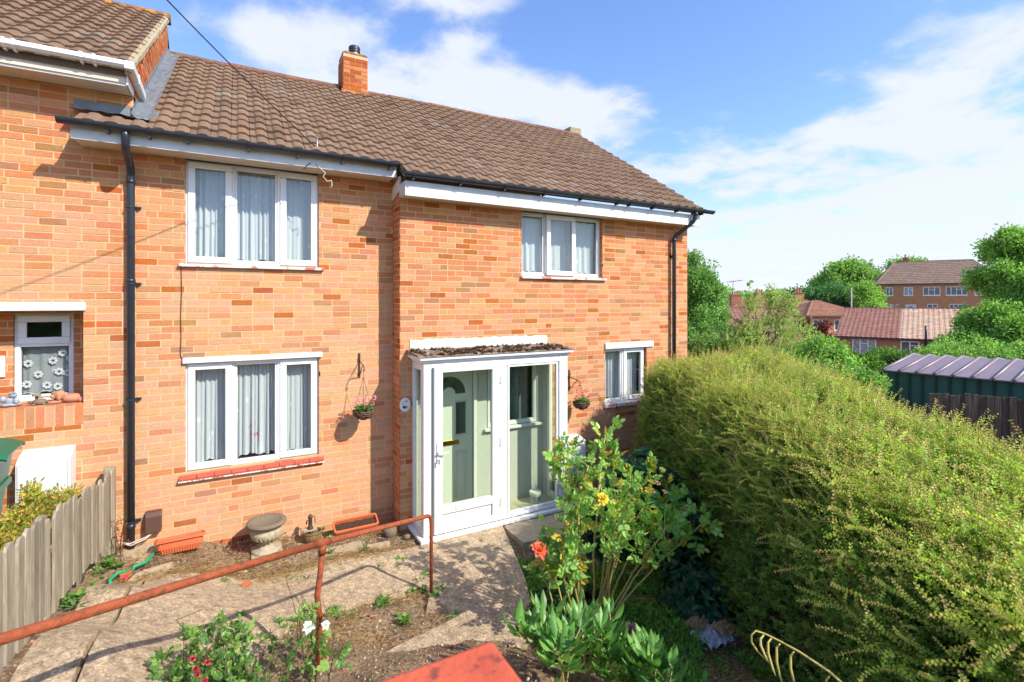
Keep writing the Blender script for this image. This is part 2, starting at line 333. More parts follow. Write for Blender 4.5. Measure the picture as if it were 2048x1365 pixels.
def build_ground():
    def axis(lo, flo, fhi, hi, st):
        a = list(np.arange(flo, fhi+st/2, st)); s = st
        x = a[-1]
        while x < hi: s *= 1.35; x += s; a.append(x)
        x = a[0]; s = st; b = []
        while x > lo: s *= 1.35; x -= s; b.append(x)
        return np.array(b[::-1]+a)
    xs = axis(-900, -2.6, 6.4, 1500, .07); ys = axis(-900, .6, 6.95, 1500, .07)
    from mathutils import noise
    vs = []; nx = len(xs)
    for y in ys:
        for x in xs:
            z = ground(x, y)
            if -3 < x < 7 and 0 < y < 7:
                z += (noise.noise(Vector((x*5, y*5, 0)))*.022+noise.noise(Vector((x*14, y*14, 3)))*.014-.02)
            vs.append((x, y, z))
    fs = [(j*nx+i, j*nx+i+1, (j+1)*nx+i+1, (j+1)*nx+i) for j in range(len(ys)-1) for i in range(nx-1)]
    me = bpy.data.meshes.new('ground'); me.from_pydata(vs, [], fs); me.materials.append(SOIL)
    me.polygons.foreach_set('use_smooth', np.ones(len(fs), bool))
    o = link('ground', me, None, 'structure'); return o
build_ground()

def slab(name, poly, m, top=None, th=.12, lab=None, res=.12, parent=None):
    """A concrete slab over a 4-cornered outline (bilinear), following the ground, with real sides."""
    a, b, c, d = [Vector((p[0], p[1], 0)) for p in poly]
    nu = max(2, int((b-a).length/res)); nv = max(2, int((d-a).length/res)); vs = []; fs = []
    for j in range(nv+1):
        for i in range(nu+1):
            u, v = i/nu, j/nv; p = a*(1-u)*(1-v)+b*u*(1-v)+c*u*v+d*(1-u)*v
            z = top if top is not None else ground(p.x, p.y)+.022
            if not isinstance(z, float) and callable(z): z = z(p.x, p.y)
            e = .004*math.sin(p.x*9+p.y*7)
            vs.append((p.x, p.y, z+e))
    W_ = nu+1
    fs = [(j*W_+i, j*W_+i+1, (j+1)*W_+i+1, (j+1)*W_+i) for j in range(nv) for i in range(nu)]
    rim = [i for i in range(nu+1)]+[j*W_+nu for j in range(1, nv+1)]+[nv*W_+i for i in range(nu-1, -1, -1)]+[j*W_ for j in range(nv-1, 0, -1)]
    o = len(vs); vs += [(vs[k][0], vs[k][1], vs[k][2]-th) for k in rim]; n = len(rim)
    fs += [(rim[i], o+i, o+(i+1) % n, rim[(i+1) % n]) for i in range(n)]
    mb = MB(); mb.add(vs, fs); return mb.obj(name, m, parent, False, None if parent else 'structure')
path = bpy.data.objects.new('path', None); COL.objects.link(path); path['kind'] = 'structure'; FRAMES[path.name] = Matrix()
slab('paving_slab', [(-1.04,2.6),(-.775,2.7),(-.775,5.84),(-1.04,5.84)], CONC, parent=path)
slab('paving_slab', [(-.75,2.75),(.45,4.60),(.45,5.84),(-.75,5.84)], CONC, parent=path)
slab('paving_slab', [(.455,4.72),(1.70,5.0),(1.70,5.84),(.455,5.84)], CONC, parent=path)
slab('paving_slab', [(1.70,4.82),(2.70,4.62),(3.07,5.835),(1.70,5.835)], CONC, top=.03, th=.16, parent=path)
slab('paving_slab', [(1.42,4.22),(2.46,4.02),(2.695,4.612),(1.70,4.81)], CONC, top=lambda x, y: .034, th=.16, parent=path)
slab('paving_slab', [(3.08,5.30),(4.5,5.22),(4.5,5.82),(3.085,5.835)], CONC2, top=.02, th=.13, parent=path)
slab('step', [(.98,3.98),(1.9,4.18),(2.35,3.75),(1.6,3.1)], CONC, top=.17, th=.2, parent=path)

# ---------------------------------------------------------------- brickwork
PALE = [(.70,.365,.205),(.69,.375,.215),(.665,.38,.20),(.70,.35,.20),(.67,.37,.19),(.71,.385,.23),(.68,.395,.215),(.675,.36,.18),(.69,.345,.20)]
MID = [(.64,.27,.135),(.62,.25,.12),(.65,.29,.15),(.61,.28,.145),(.63,.245,.13),(.58,.26,.12)]
REDB = [(.55,.16,.045),(.50,.15,.04),(.48,.17,.045),(.44,.13,.05)]
BROWNB = [(.44,.23,.13),(.47,.25,.12)]
def brick_colour(rg, h, redder=0.0):
    """h 0..1 height in the wall: the weathered upper courses hold more red bricks."""
    u = rg.random(); r = .03+redder*.04; m = .10+.28*max(0, h-.5)/.5+redder*.42
    if u < r: c = rg.choice(REDB)
    elif u < r+.015+.03*h: c = rg.choice(BROWNB)
    elif u < r+.05+m: c = rg.choice(MID)
    else: c = rg.choice(PALE)
    hh = min(1.25, max(0, h-.4)/.6*.9+redder*.5); c = (c[0]*(1-.03*hh), c[1]*(1-.15*hh), c[2]*(1-.26*hh))
    return jit(c, .03, rg)
_bm = {}
def brick_mesh(w, h, d, c):
    key = (round(w, 3), round(h, 3), round(d, 3), c)
    if key not in _bm:
        mb = MB(); mb.box(-w/2, w/2, -d, 0, -h/2, h/2, c, skip=('k',)); _bm[key] = mb.mesh('brick', BRICK)
    return _bm[key]
PALQ = {}
def quant(c):
    k = tuple(round(x*60)/60 for x in c); return k
def sub_rects(r, holes):
    out = [r]
    for h in holes:
        nxt = []
        for x0, x1, z0, z1 in out:
            if h[0] >= x1 or h[1] <= x0 or h[2] >= z1 or h[3] <= z0: nxt.append((x0, x1, z0, z1)); continue
            if x0 < h[0]: nxt.append((x0, h[0], z0, z1))
            if x1 > h[1]: nxt.append((h[1], x1, z0, z1))
            a, b = max(x0, h[0]), min(x1, h[1])
            if z0 < h[2]: nxt.append((a, b, z0, h[2]))
            if z1 > h[3]: nxt.append((a, b, h[3], z1))
        out = nxt
    return [r for r in out if r[1]-r[0] > .012 and r[3]-r[2] > .012]
def course_rects(x0, x1, z0, z1, holes, zref, rg, xoff=0.0, pitch=.225, ch=.075):
    """(x0,x1,z0,z1) of each brick of a stretcher-bond face."""
    res = []; k = int(math.floor((z0-zref)/ch))
    while zref+k*ch < z1:
        za = zref+k*ch+.0065; zb = za+ch-.013; x = x0-pitch-xoff-(pitch/2 if k % 2 else 0)-rg.choice((0, 0, 0, .03))
        while x < x1:
            w = pitch
            if rg.random() < .05: w = pitch/2+.001
            a, b = max(x+.0065, x0), min(x+w-.0065, x1); zz0, zz1 = max(za, z0), min(zb, z1)
            if b-a > .02 and zz1-zz0 > .015: res += sub_rects((a, b, zz0, zz1), holes)
            x += w
        k += 1
    return res
def place_bricks(rects, M, parent, single, hmax, proud=.0025, redder=0.0, seed=3, name='brick', depth=.06, rank=None):
    """Bricks as boxes in front of the mortar face; M maps (x, 0, z) of the face, +y into the wall. The nearest ones are objects."""
    rg = random.Random(seed); items = []
    for r in rects:
        cx, cz = (r[0]+r[1])/2, (r[2]+r[3])/2; c = quant(brick_colour(rg, min(1, cz/hmax), redder))
        p = M @ Vector((cx, 0, cz)); dep = p.x*SY+p.y*CY; a = (p.x*CY-p.y*SY)/max(dep, .1); b = (CAMZ-p.z)/max(dep, .1)
        nrm = (M.to_3x3() @ Vector((0, -1, 0))); facing = -(nrm.x*p.x+nrm.y*p.y)/max(.1, p.length)
        seen = abs(a) < 1.04 and -.61 < b < .78
        items.append(((r[1]-r[0])*(r[3]-r[2])*facing/dep**2 if seen else 0, r, c, rg.uniform(-.0016, .0022), rg.uniform(-.5, .5)))
    items.sort(key=lambda q: -q[0])
    mb = MB(); n = 0
    for i, (s, r, c, pj, tw) in enumerate(items):
        cx, cz = (r[0]+r[1])/2, (r[2]+r[3])/2; w, h = r[1]-r[0], r[3]-r[2]
        if i < single and s > 0:
            o = link(name, brick_mesh(w, h, .02, c), parent); o.matrix_basis = M @ Matrix.Translation((cx, .02-proud-pj, cz)) @ Matrix.Rotation(R(tw*.5), 4, 'Y')
            if parent.name in FRAMES: o.matrix_parent_inverse = FRAMES[parent.name].inverted()
        else:
            mb.box(cx-w/2, cx+w/2, -proud-pj, .015, cz-h/2, cz+h/2, c, M=M, skip=('k',))
    if mb.n: mb.obj(name, BRICK, parent, kind='stuff')
def mortar_wall(mb, x0, x1, z0, z1, holes, th, M):
    xs = sorted({x0, x1, *[h[0] for h in holes if x0 < h[0] < x1], *[h[1] for h in holes if x0 < h[1] < x1]})
    for a, b in zip(xs, xs[1:]):
        hs = sorted([(h[2], h[3]) for h in holes if h[0] <= a+1e-6 and h[1] >= b-1e-6]); z = z0
        for lo, hi in hs:
            if lo > z: mb.box(a, b, 0, th, z, min(lo, z1), M=M)
            z = max(z, hi)
        if z < z1: mb.box(a, b, 0, th, z, z1, M=M)

YL, YR = 6.70, 6.37
HOUSE = thing('terraced_house', 'orange brick end house with brown tiled roof and a white glazed porch', 'house', (1.8, 6.7, 0))
NEIGH = thing('neighbouring_house', 'orange brick neighbouring house at the left edge with higher roof and white gutter', 'house', (-1.3, 6.7, .5))
ML = Matrix.Translation((0, YL, 0)); MR = Matrix.Translation((0, YR, 0))
rg = random.Random(11)
# openings
W_UL = (-.506, .909, 3.41, 4.7); W_LL = (-.506, .909, 1.05, 2.285)
W_UR = (3.67, 5.17, 3.365, 4.5); W_LR = (5.23, 6.13, 1.32, 2.215); PORCHO = (2.02, 4.12, .05, 2.30)
REC = (-3.4, -1.395, 1.92, 2.88)
hw = MB()
mortar_wall(hw, -1.0, 1.86, -.4, 4.6, [W_UL, W_LL], .14, ML)
mortar_wall(hw, 1.85, 7.11, -.6, 4.33, [W_UR, W_LR, PORCHO], .14, MR)
hw.box(1.85, 1.99, YR+.145, YL+.138, -.5, 4.63)
hw.box(6.97, 7.11, YR+.145, 12.6, -.6, 4.30)
hw.box(-1.0, 7.10, 12.6, 12.74, -.6, 4.30)
WALL = hw.obj('wall', MORTAR, HOUSE)

rl = course_rects(-1.0, 1.85, -.3, 4.6, [W_UL, W_LL], .003, rg, .07)
rr = course_rects(1.855, 7.11, -.4, 4.31, [(W_UR[0], W_UR[1], W_UR[2], 4.6), W_LR, PORCHO], .03, rg, .02)
hb = [( *r, 'L') for r in rl]
place_bricks(rl, ML, WALL, 235, 4.6, redder=.0, seed=5)
place_bricks(rr, MR, WALL, 65, 4.3, redder=.5, seed=6)
# return of the step between the two fronts, facing left
MRET = Matrix.Translation((1.85, 6.70, 0)) @ Matrix.Rotation(R(-90), 4, 'Z')
place_bricks(course_rects(0.0, .33, -.3, 4.62, [], .03, rg, .0), MRET, WALL, 0, 4.3, redder=1.6, seed=8)
# window reveals of brick
def reveal(x, y0, y1, z0, z1, side, seed):
    M = Matrix.Translation((x, y0, 0)) @ Matrix.Rotation(R(90 if side > 0 else -90), 4, 'Z')
    if side > 0: rects = course_rects(0, y1-y0, z0, z1, [], .003, random.Random(seed), .1)
    else: rects = course_rects(-(y1-y0), 0, z0, z1, [], .003, random.Random(seed), .1)
    return rects, M
for x, y0, z0, z1, par in ((W_UR[1], YR, 3.37, 4.31, WALL), (W_LR[1], YR, 1.33, 2.2, WALL), (W_LL[1], YL, 1.05, 2.28, WALL), (W_UL[1], YL, 3.41, 4.6, WALL)):
    r_, M_ = reveal(x, y0, y0+.12, z0, z1, -1, 4)
    place_bricks(r_, M_, par, 0, 4.3, redder=1.5, seed=9)

# neighbour wall
nw = MB(); mortar_wall(nw, -4.6, -1.0, -.1, 5.22, [REC], .14, ML)
MREC = Matrix.Translation((0, 7.05, 0)); WN = (-2.03, -1.55, 1.93, 2.85)
mortar_wall(nw, -3.4, -1.3, 1.6, 3.1, [WN], .12, MREC)
nw.box(-3.4, -1.395, 6.845, 7.05, 1.72, 1.905); nw.box(-1.39, -1.26, 6.842, 7.17, 1.72, 3.0); nw.box(-3.4, -1.395, 6.841, 7.05, 2.9, 3.0)
nw.box(-1.14, -1.0, 6.845, 9.7, 4.2, 5.2)
NWALL = nw.obj('wall', MORTAR, NEIGH)
rn = course_rects(-4.6, -1.0, .1, 5.21, [(REC[0], REC[1], REC[2]-.215, REC[3]+.09)], .003, rg, .07)
place_bricks(rn, ML, NWALL, 250, 5.2, redder=.25, seed=12)
place_bricks(course_rects(-3.4, -1.395, 1.93, 2.88, [WN], .003, rg), MREC, NWALL, 0, 3.4, redder=.8, seed=13)
place_bricks([(x, x+.065, 1.712, 1.915) for x in np.arange(-3.35, -1.40, .0755)], Matrix.Translation((0, YL, 0)), NWALL, 24, 5, redder=1.2, seed=14)
mb = MB()
for x in np.arange(-3.35, -1.40, .0755): mb.box(x, x+.067, YL-.002, 7.04, 1.905, 1.925, quant(jit(random.choice(MID), .1)))
mb.obj('sill_brick', BRICK, NWALL, kind='stuff')
mb = MB(); mb.box(-4.2, -1.375, YL-.03, YL+.13, 2.885, 2.97); bevel(mb.obj('lintel', PAINT, NEIGH), .006)
mb = MB(); mb.box(-.53, .945, YL-.04, YL+.12, 2.283, 2.345); bevel(mb.obj('lintel', PAINT, HOUSE), .006)
mb = MB(); mb.box(5.22, 6.27, YR-.03, YR+.1, 2.213, 2.31); bevel(mb.obj('lintel', PAINT, HOUSE), .006)
# white painted render band above the porch, with a ragged edge
mb = MB(); n = 40; poly = []
rgb = random.Random(3)
for i in range(n+1): poly.append((1.985+2.12*i/n, 2.33))
for i in range(n+1): poly.append((4.105-2.12*i/n, 2.475+rgb.uniform(-.012, .014)))
mb.prism(poly, (YR-.014, YR+.01)); mb.obj('render_band', PAINT, HOUSE)
mb = MB(); mb.prism([(0, 4.34), (.34, 4.42), (.34, 4.6), (0, 4.5)], (-.012, .01), M=MRET); mb.obj('lead_patch', PAINT, HOUSE)
# gable wall of the neighbour over our roof
MG = Matrix.Translation((-.97, 6.36, 0)) @ Matrix.Rotation(R(90), 4, 'Z')
SLOPE = .653
def roofz(y): return 4.617+CAMZ*0+SLOPE*(y-6.1)
DZN = .58
def nroofz(y): return 5.33+SLOPE*(y-6.30)
mb = MB(); mb.box(-1.1, -.981, 6.37, 6.70, 5.205, 5.36); mb.add([(-.98, 6.705, 4.6), (-.98, 9.7, 4.6), (-.98, 9.7, nroofz(9.7)-.07), (-.98, 6.705, nroofz(6.705)-.07), (-1.1, 6.705, 4.6), (-1.1, 9.7, 4.6), (-1.1, 9.7, nroofz(9.7)-.07), (-1.1, 6.705, nroofz(6.705)-.07), (-.98, 6.37, 5.2), (-.98, 6.37, nroofz(6.37)-.07), (-.98, 6.705, 5.2)],
       [(0, 1, 2, 3), (4, 7, 6, 5), (0, 3, 7, 4), (8, 10, 3, 9)]); GW = mb.obj('gable_wall', MORTAR, NEIGH)
rects = []
for r in course_rects(0, 3.3, 4.7, 7.6, [], .003, random.Random(5)):
    y = 6.36+(r[0]+r[1])/2
    if (roofz(y)-.1 < r[2] if y > 6.7 else r[2] > 5.2) and r[3] < nroofz(y-.05)-.06: rects.append(r)
place_bricks(rects, MG, GW, 60, 2.0, redder=5, seed=21, proud=.006)
# ---------------------------------------------------------------- roofs
def tile_profile(w, seg=10):
    pts = []
    for i in range(seg+1):
        u = i/seg
        if u < .34: z = .002
        elif u < .44: z = .002+.020*math.sin((u-.34)/.10*math.pi/2)
        elif u < .80: z = .021+.004*math.sin((u-.44)/.36*math.pi)
        elif u < .93: z = .021*math.cos((u-.80)/.13*math.pi/2)
        else: z = .0
        pts.append((u*w, z))
    return pts
def tile_geo(mb, M, w, L, c, th=.016):
    pr = tile_profile(w); n = len(pr); vs = []
    for x, z in pr: vs.append((x, 0, z+th))
    for x, z in pr: vs.append((x, L, z+.001))
    for x, z in pr: vs.append((x, .004, z-.012))
    vs = [M @ Vector(v) for v in vs]
    fs = [(i, i+1, n+i+1, n+i) for i in range(n-1)]+[(2*n+i, 2*n+i+1, i+1, i) for i in range(n-1)]
    fs += [(0, n, 2*n), (n-1, 3*n-1, 2*n-1)]
    mb.add(vs, fs, c)
TCOL = [(.33,.215,.145),(.345,.225,.152),(.315,.205,.138),(.33,.22,.15),(.35,.225,.145),(.30,.197,.135)]
_tm = {}
def tiles(parent, spec, single, seed, name='roof_tile', w=.19, g=.262, dark=.80):
    """spec: (x, s0y, z(y)) -> list of (x, y, z) lower-left corners of tiles on a roof of SLOPE facing -Y."""
    rg = random.Random(seed); ang = math.atan(SLOPE); mb = MB(); items = []
    for x, y, z in spec:
        dep = x*SY+y*CY; a = (x*CY-y*SY)/dep; b = (z-CAMZ)/dep
        items.append((1/dep**2*(1.2-b) if abs(a) < 1.05 and b < .62 else 0, x, y, z))
    items.sort(key=lambda q: -q[0])
    for i, (s, x, y, z) in enumerate(items):
        c = rg.choice(TCOL); k = rg.random()
        if k < .05: c = tuple(v*.76 for v in c)
        elif k < .11: c = tuple(v*.9 for v in c)
        elif k < .15: c = (.37, .26, .19)
        elif k < .16: c = (.34, .28, .22)
        c = tuple(v*dark for v in c)
        M = Matrix.Translation((x+rg.uniform(-.003, .003), y+rg.uniform(-.006, .004), z+rg.uniform(0, .005)+.014*math.sin(x*1.1+1)*math.sin((y-6)*1.2))) @ Matrix.Rotation(ang-.045+rg.uniform(-.008, .008), 4, 'X') @ Matrix.Rotation(rg.uniform(-.006, .006), 4, 'Z')
        if i < single and s > 0:
            if c not in _tm:
                q = MB(); tile_geo(q, Matrix(), w-.004, g+.07, c); _tm[c] = q.mesh(name, TILE)
            o = link(name, _tm[c], parent); o.matrix_basis = M
            if parent.name in FRAMES: o.matrix_parent_inverse = FRAMES[parent.name].inverted()
        else: tile_geo(mb, M, w-.004, g+.07, c)
    if mb.n: mb.obj(name, TILE, parent, kind='stuff')
CA = math.cos(math.atan(SLOPE)); SINA = math.sin(math.atan(SLOPE)); GA = .262; TW = .19
def roof_deck(name, parts, parent):
    mb = MB()
    for x0, x1, y0, y1, zf in parts:
        za, zb = zf(y0)-.02, zf(y1)-.02
        mb.add([(x0, y0, za), (x1, y0, za), (x1, y1, zb), (x0, y1, zb), (x0, y0, za-.07), (x1, y0, za-.07), (x1, y1, zb-.07), (x0, y1, zb-.07)],
               [(0, 1, 2, 3), (4, 7, 6, 5), (0, 4, 5, 1), (1, 5, 6, 2), (2, 6, 7, 3), (3, 7, 4, 0)])
        # far slope
        zc_ = zf(y1)-.02; ye = y1+(y1-y0)
        mb.add([(x0, y1+.002, zc_), (x1, y1+.002, zc_), (x1, ye, za), (x0, ye, za)], [(0, 1, 2, 3)])
    return mb.obj(name, TILE2, parent)
TILE2 = mat('roof_underlay', (.12, .085, .06), rough=.95)
ROOF = roof_deck('roof', [(-.96, 1.83, 6.38, 9.72, roofz), (1.83, 7.16, 6.08, 9.70, roofz)], HOUSE)
spec = []; y0 = 6.045; k = 0
while True:
    y = y0+k*GA*CA; z = roofz(y)
    if y > 9.66: break
    x = 7.165-TW
    while x > -1.62:
        if x >= 1.79 or (k >= 1 and x > -.95) or (k == 1 and x > -1.5):
            if not (1.66 < x+TW/2 < 2.14 and y > 9.35): spec.append((x, y, z))
        x -= TW
    k += 1
tiles(ROOF, spec, 300, 31)
# ridge tiles
def ridge(x0, x1, y, z, parent, m, seed, r=.115, step=.42):
    rg = random.Random(seed); x = x0
    while x < x1-.05:
        xe = min(x+step, x1); mb = MB(); vs = []; n = 8; rr_ = r*rg.uniform(.97, 1.04); zz = z+rg.uniform(-.006, .008)
        for xx in (x+.004, xe-.004):
            for i in range(n+1):
                t = math.pi*(-.08+1.16*i/n); vs.append((xx, y-math.cos(t)*rr_*1.1, zz+math.sin(t)*rr_*.82))
        fs = [(i, n+1+i, n+2+i, i+1) for i in range(n)]+[tuple(range(n+1)), tuple(range(2*n+1, n, -1))]
        mb.add(vs, fs, tuple(v*rg.uniform(.8, 1.1) for v in (.22, .13, .09))); mb.obj('ridge_tile', m, parent); x = xe
RIDGEM = mat('ridge_tile_clay', (0, 0, 0), col2=(.6, .5, .45), attr=True, scale=14, rough=.95, bump=.7, bscale=70, stain=(.34, .14, .04), sscale=11, samt=.7)
ridge(-.95, 1.66, 9.70, roofz(9.7)-.06, ROOF, RIDGEM, 3); ridge(2.16, 7.12, 9.70, roofz(9.7)-.06, ROOF, RIDGEM, 4)
mb = MB(); mb.box(6.86, 7.18, 9.62, 9.95, roofz(9.7)-.1, roofz(9.7)+.14); bevel(mb.obj('ridge_end_block', MORT2, ROOF), .02)
mb = MB()
for i in range(17):                                       # undercloak at the right verge
    y = 6.06+i*GA*CA
    if y < 9.6: mb.box(7.10, 7.172, y, y+GA*CA-.004, roofz(y)-.075, roofz(y)-.02)
mb.obj('verge', MORT2, ROOF)
# neighbour roof
NROOF = roof_deck('roof', [(-4.8, -.99, 6.33, 9.70, nroofz)], NEIGH)
spec = []; k = 0
while True:
    y = 6.285+k*GA*CA
    if y > 9.66: break
    for i in range(20): spec.append((-1.02-TW*(i+1)+.05, y, nroofz(y)))
    k += 1
tiles(NROOF, spec, 190, 33, dark=.76)
mb = MB(); rgv = random.Random(5)
vs = []; n = 40
for i in range(n+1):
    y = 6.30+3.42*i/n; z = nroofz(y)
    for dx, dz in ((-.03, -.065), (.012+rgv.uniform(-.006, .006), -.06), (.008, -.012+rgv.uniform(-.006, .01)), (-.05, .030+rgv.uniform(-.008, .01))): vs.append((-.955+dx, y, z+dz))
fs = [(4*i+j, 4*i+4+j, 4*i+5+j, 4*i+1+j) for i in range(n) for j in range(3)]+[(0, 1, 2, 3)]
mb.add(vs, fs); mb.obj('verge_mortar', MORT2, NROOF)
ridge(-4.8, -.93, 9.70, nroofz(9.7)-.05, NROOF, LICHEN, 6)
# lead valley and flashing between the two roofs
LEADO = MB(); nx, ny = 5, 30; vs = []; rgl = random.Random(8)
for j in range(ny+1):
    y = 6.47+3.21*j/ny
    for i in range(nx+1):
        x = -.965+.17*i/nx; vs.append((x, y, roofz(y)+.035+(.05 if i == 0 else 0)+rgl.uniform(-.006, .008)+(.012 if i == nx else 0)))
LEADO.add(vs, [(j*(nx+1)+i, j*(nx+1)+i+1, (j+1)*(nx+1)+i+1, (j+1)*(nx+1)+i) for j in range(ny) for i in range(nx)])
lo = LEADO.obj('lead_valley', LEAD, HOUSE)
mb = MB(); y = 6.62
while y < 9.5:
    z = roofz(y); mb.box(-.975+.011, -.975+.017, y, y+.12, z+.02, z+.155); y += .125
mb.obj('step_flashing', LEAD, HOUSE)
mb = MB(); n = 14; vs = []
for i in range(n+1):
    x = -1.47+.72*i/n
    for y, z in ((6.688, 5.07+rgl.uniform(-.004, .004)), (6.684, 4.96), (6.49, 4.915+rgl.uniform(-.012, .012))): vs.append((x, y, z+(0 if x < -.97 else -.02)))
mb.add(vs, [(3*i+j, 3*i+3+j, 3*i+4+j, 3*i+1+j) for i in range(n) for j in range(2)]); mb.obj('lead_apron', LEAD, HOUSE)

# chimney
CH = MB(); CH.box(1.692, 2.128, 9.404, 9.90, 6.45, 7.49); CHM = CH.obj('chimney', MORTAR, HOUSE)
def chim_rects(w, z0, z1):
    res = []; k = 0; z = z0
    while z < z1-.05:
        xs = [0, w/2, w] if k % 2 == 0 else [0, w/4, 3*w/4, w]
        for a, b in zip(xs, xs[1:]): res.append((a+.005, b-.005, z+.005, z+.070))
        z += .075; k += 1
    return res
place_bricks(chim_rects(.436, 6.765, 7.49), Matrix.Translation((1.692, 9.40, 0)), CHM, 40, 30, redder=7, seed=41, depth=.05)
place_bricks(chim_rects(.49, 6.765, 7.49), Matrix.Translation((1.688, 9.90, 0)) @ Matrix.Rotation(R(-90), 4, 'Z'), CHM, 30, 30, redder=7, seed=42)
mb = MB(); mb.lathe([(.30, 0), (.315, .05), (.26, .085), (.10, .10)], 4, at=(1.91, 9.65, 7.485)); c_ = mb.obj('chimney_cap', LICHEN, HOUSE)
c_.data.transform(Matrix.Translation((1.91, 9.65, 0)) @ Matrix.Rotation(R(45), 4, 'Z') @ Matrix.Diagonal((1, 1, 1, 1)) @ Matrix.Translation((-1.91, -9.65, 0))); bevel(c_, .01)
mb = MB(); mb.lathe([(.085, 0), (.085, .07)], 20, at=(1.93, 9.62, 7.57)); mb.obj('flue_pipe', STEEL, HOUSE, True)
mb = MB(); mb.lathe([(.085, .06), (.105, .065), (.105, .10), (.09, .104), (.105, .108), (.105, .16), (.092, .175), (.03, .178)], 20, at=(1.93, 9.62, 7.57)); mb.obj('flue_cowl', BLACKP, HOUSE)
mb = MB(); mb.add([(1.66, 9.395, 6.72), (2.16, 9.395, 6.72), (2.16, 9.398, 6.84), (1.66, 9.398, 6.84), (1.62, 9.33, 6.70), (2.2, 9.33, 6.70)], [(0, 1, 2, 3), (4, 5, 1, 0)]); mb.obj('chimney_flashing', LICHEN, HOUSE)

# ---------------------------------------------------------------- eaves, gutters, downpipes
def eaves(parent, x0, x1, yw, yf, zs, h, m=UPVC_OLD, back=True):
    mb = MB(); mb.box(x0, x1, yf-.02, yf, zs-.012, zs+h); mb.obj('fascia', m, parent)
    mb = MB(); n = 3; d = (yw-yf-.002)/n
    for i in range(n): mb.box(x0+.01, x1-.01, yf+.002+i*d, yf+(i+1)*d-.003, zs, zs+.012)
    mb.obj('soffit', SOFFIT, parent)
eaves(HOUSE, -1.42, 1.80, 6.69, 6.365, 4.585, .135)
eaves(HOUSE, 1.84, 7.12, 6.36, 6.12, 4.318, .175)
mb = MB(); mb.box(1.84, 1.86, 6.12, 6.36, 4.33, 4.49); mb.obj('eaves_end', UPVC_OLD, HOUSE)
mb = MB(); mb.box(1.79, 1.80, 6.37, 6.69, 4.60, 4.72); mb.obj('eaves_end', SOFFIT, HOUSE)
eaves(NEIGH, -4.8, -.985, 6.69, 6.39, 5.19, .11, UPVC)
mb = MB(); mb.box(-4.8, -.99, 6.352, 6.368, 5.20, 5.34); mb.obj('fascia', SOFFIT, NEIGH)
mb = MB(); mb.box(-.985, -.97, 6.35, 6.69, 5.185, 5.33); mb.obj('eaves_end', UPVC, NEIGH)
def gutter(parent, x0, x1, y, z, m, r=.056, square=False, bk=()):
    mb = MB(); n = 10; vs = []
    prof = [(-r, 0), (-r, -r*.75), (-r*.55, -r*1.15), (r*.55, -r*1.15), (r, -r*.75), (r, 0)] if square else [(-r*math.cos(t), -r*math.sin(t)) for t in [math.pi*i/n for i in range(n+1)]]
    inn = [(a*.9, b*.88) for a, b in prof][::-1]; pf = prof+inn; N_ = len(pf)
    for x in (x0, x1): vs += [(x, y+a, z+b) for a, b in pf]
    fs = [(i, (i+1) % N_, N_+(i+1) % N_, N_+i) for i in range(N_)]+[tuple(range(N_-1, -1, -1)), tuple(range(N_, 2*N_))]
    mb.add(vs, fs)
    g = mb.obj('gutter', m, parent)
    mb = MB()                                             # end stops, as thin half discs
    for x in (x0, x1): mb.prism([(a, b) for a, b in prof], (-.003, .003), M=Matrix.Translation((x, y, z)) @ Matrix.Rotation(R(90), 4, 'Z'))
    mb.obj('end_stop', m, parent)
    for bx in bk:
        mb = MB(); w = .014; pr = [(a*1.08, b*1.10) for a, b in prof]
        for (a, b), (c, d) in zip(pr, pr[1:]): mb.add([(bx-w, y+a, z+b), (bx+w, y+a, z+b), (bx+w, y+c, z+d), (bx-w, y+c, z+d)], [(0, 1, 2, 3)])
        mb.box(bx-w*.8, bx+w*.8, y-r*.2, y+r*1.35, z-r*1.5, z-r*1.02); mb.box(bx-w, bx+w, y-r*1.15, y-r*.85, z-.004, z+.006)
        mb.obj('gutter_bracket', m, parent)
    return g
gutter(HOUSE, -1.50, 1.79, 6.262, 4.735, BLACKP, bk=[-1.12, -.45, .12, .62, 1.12, 1.70, -.78])
gutter(HOUSE, 1.80, 7.36, 6.02, 4.575, BLACKP, bk=[1.92, 2.55, 3.2, 3.85, 4.5, 5.2, 5.45, 5.95, 6.5, 7.1])
gutter(NEIGH, -4.8, -.985, 6.29, 5.385, UPVC, square=True, bk=[-3.2, -2.4, -2.3, -1.87, -1.80, -1.32, -1.22])
# short white fall pipe from the neighbour's gutter on to our roof
mb = MB(); Mx = Matrix.Translation((-.955, 6.29, 5.33))
vs = []
for y, z in ((6.236, 5.31), (7.0, 5.27)):
    vs += [(-.985, y, z), (-.905, y, z), (-.905, y, z+.08), (-.985, y, z+.08)]
mb.add(vs, [(0, 1, 5, 4), (1, 2, 6, 5), (2, 3, 7, 6), (3, 0, 4, 7), (3, 2, 1, 0), (4, 5, 6, 7)]); mb.box(-.99, -.90, 6.55, 6.59, 5.285, 5.385); bevel(mb.obj('fall_pipe', UPVC, NEIGH), .006)
def pipe(parent, pts, r, m, joints=(), brk=(), yw=6.7):
    mb = MB(); mb.tube(pts, r, 14); p = mb.obj('downpipe', m, parent, True)
    for (x, y, z) in joints:
        mb = MB(); mb.tube([(x, y, z-.022), (x, y, z+.022)], r*1.16, 14); mb.obj('pipe_collar', m, parent, True)
    for (x, y, z) in brk:
        mb = MB(); mb.tube([(x, y, z-.01), (x, y, z+.01)], r*1.2, 12); mb.box(x-.05, x+.085, yw-.028, yw-.008, z-.012, z+.012); mb.tube([(x+.07, yw-.045, z), (x+.07, yw-.01, z)], .012, 6); mb.obj('pipe_bracket', m, parent)
    return p
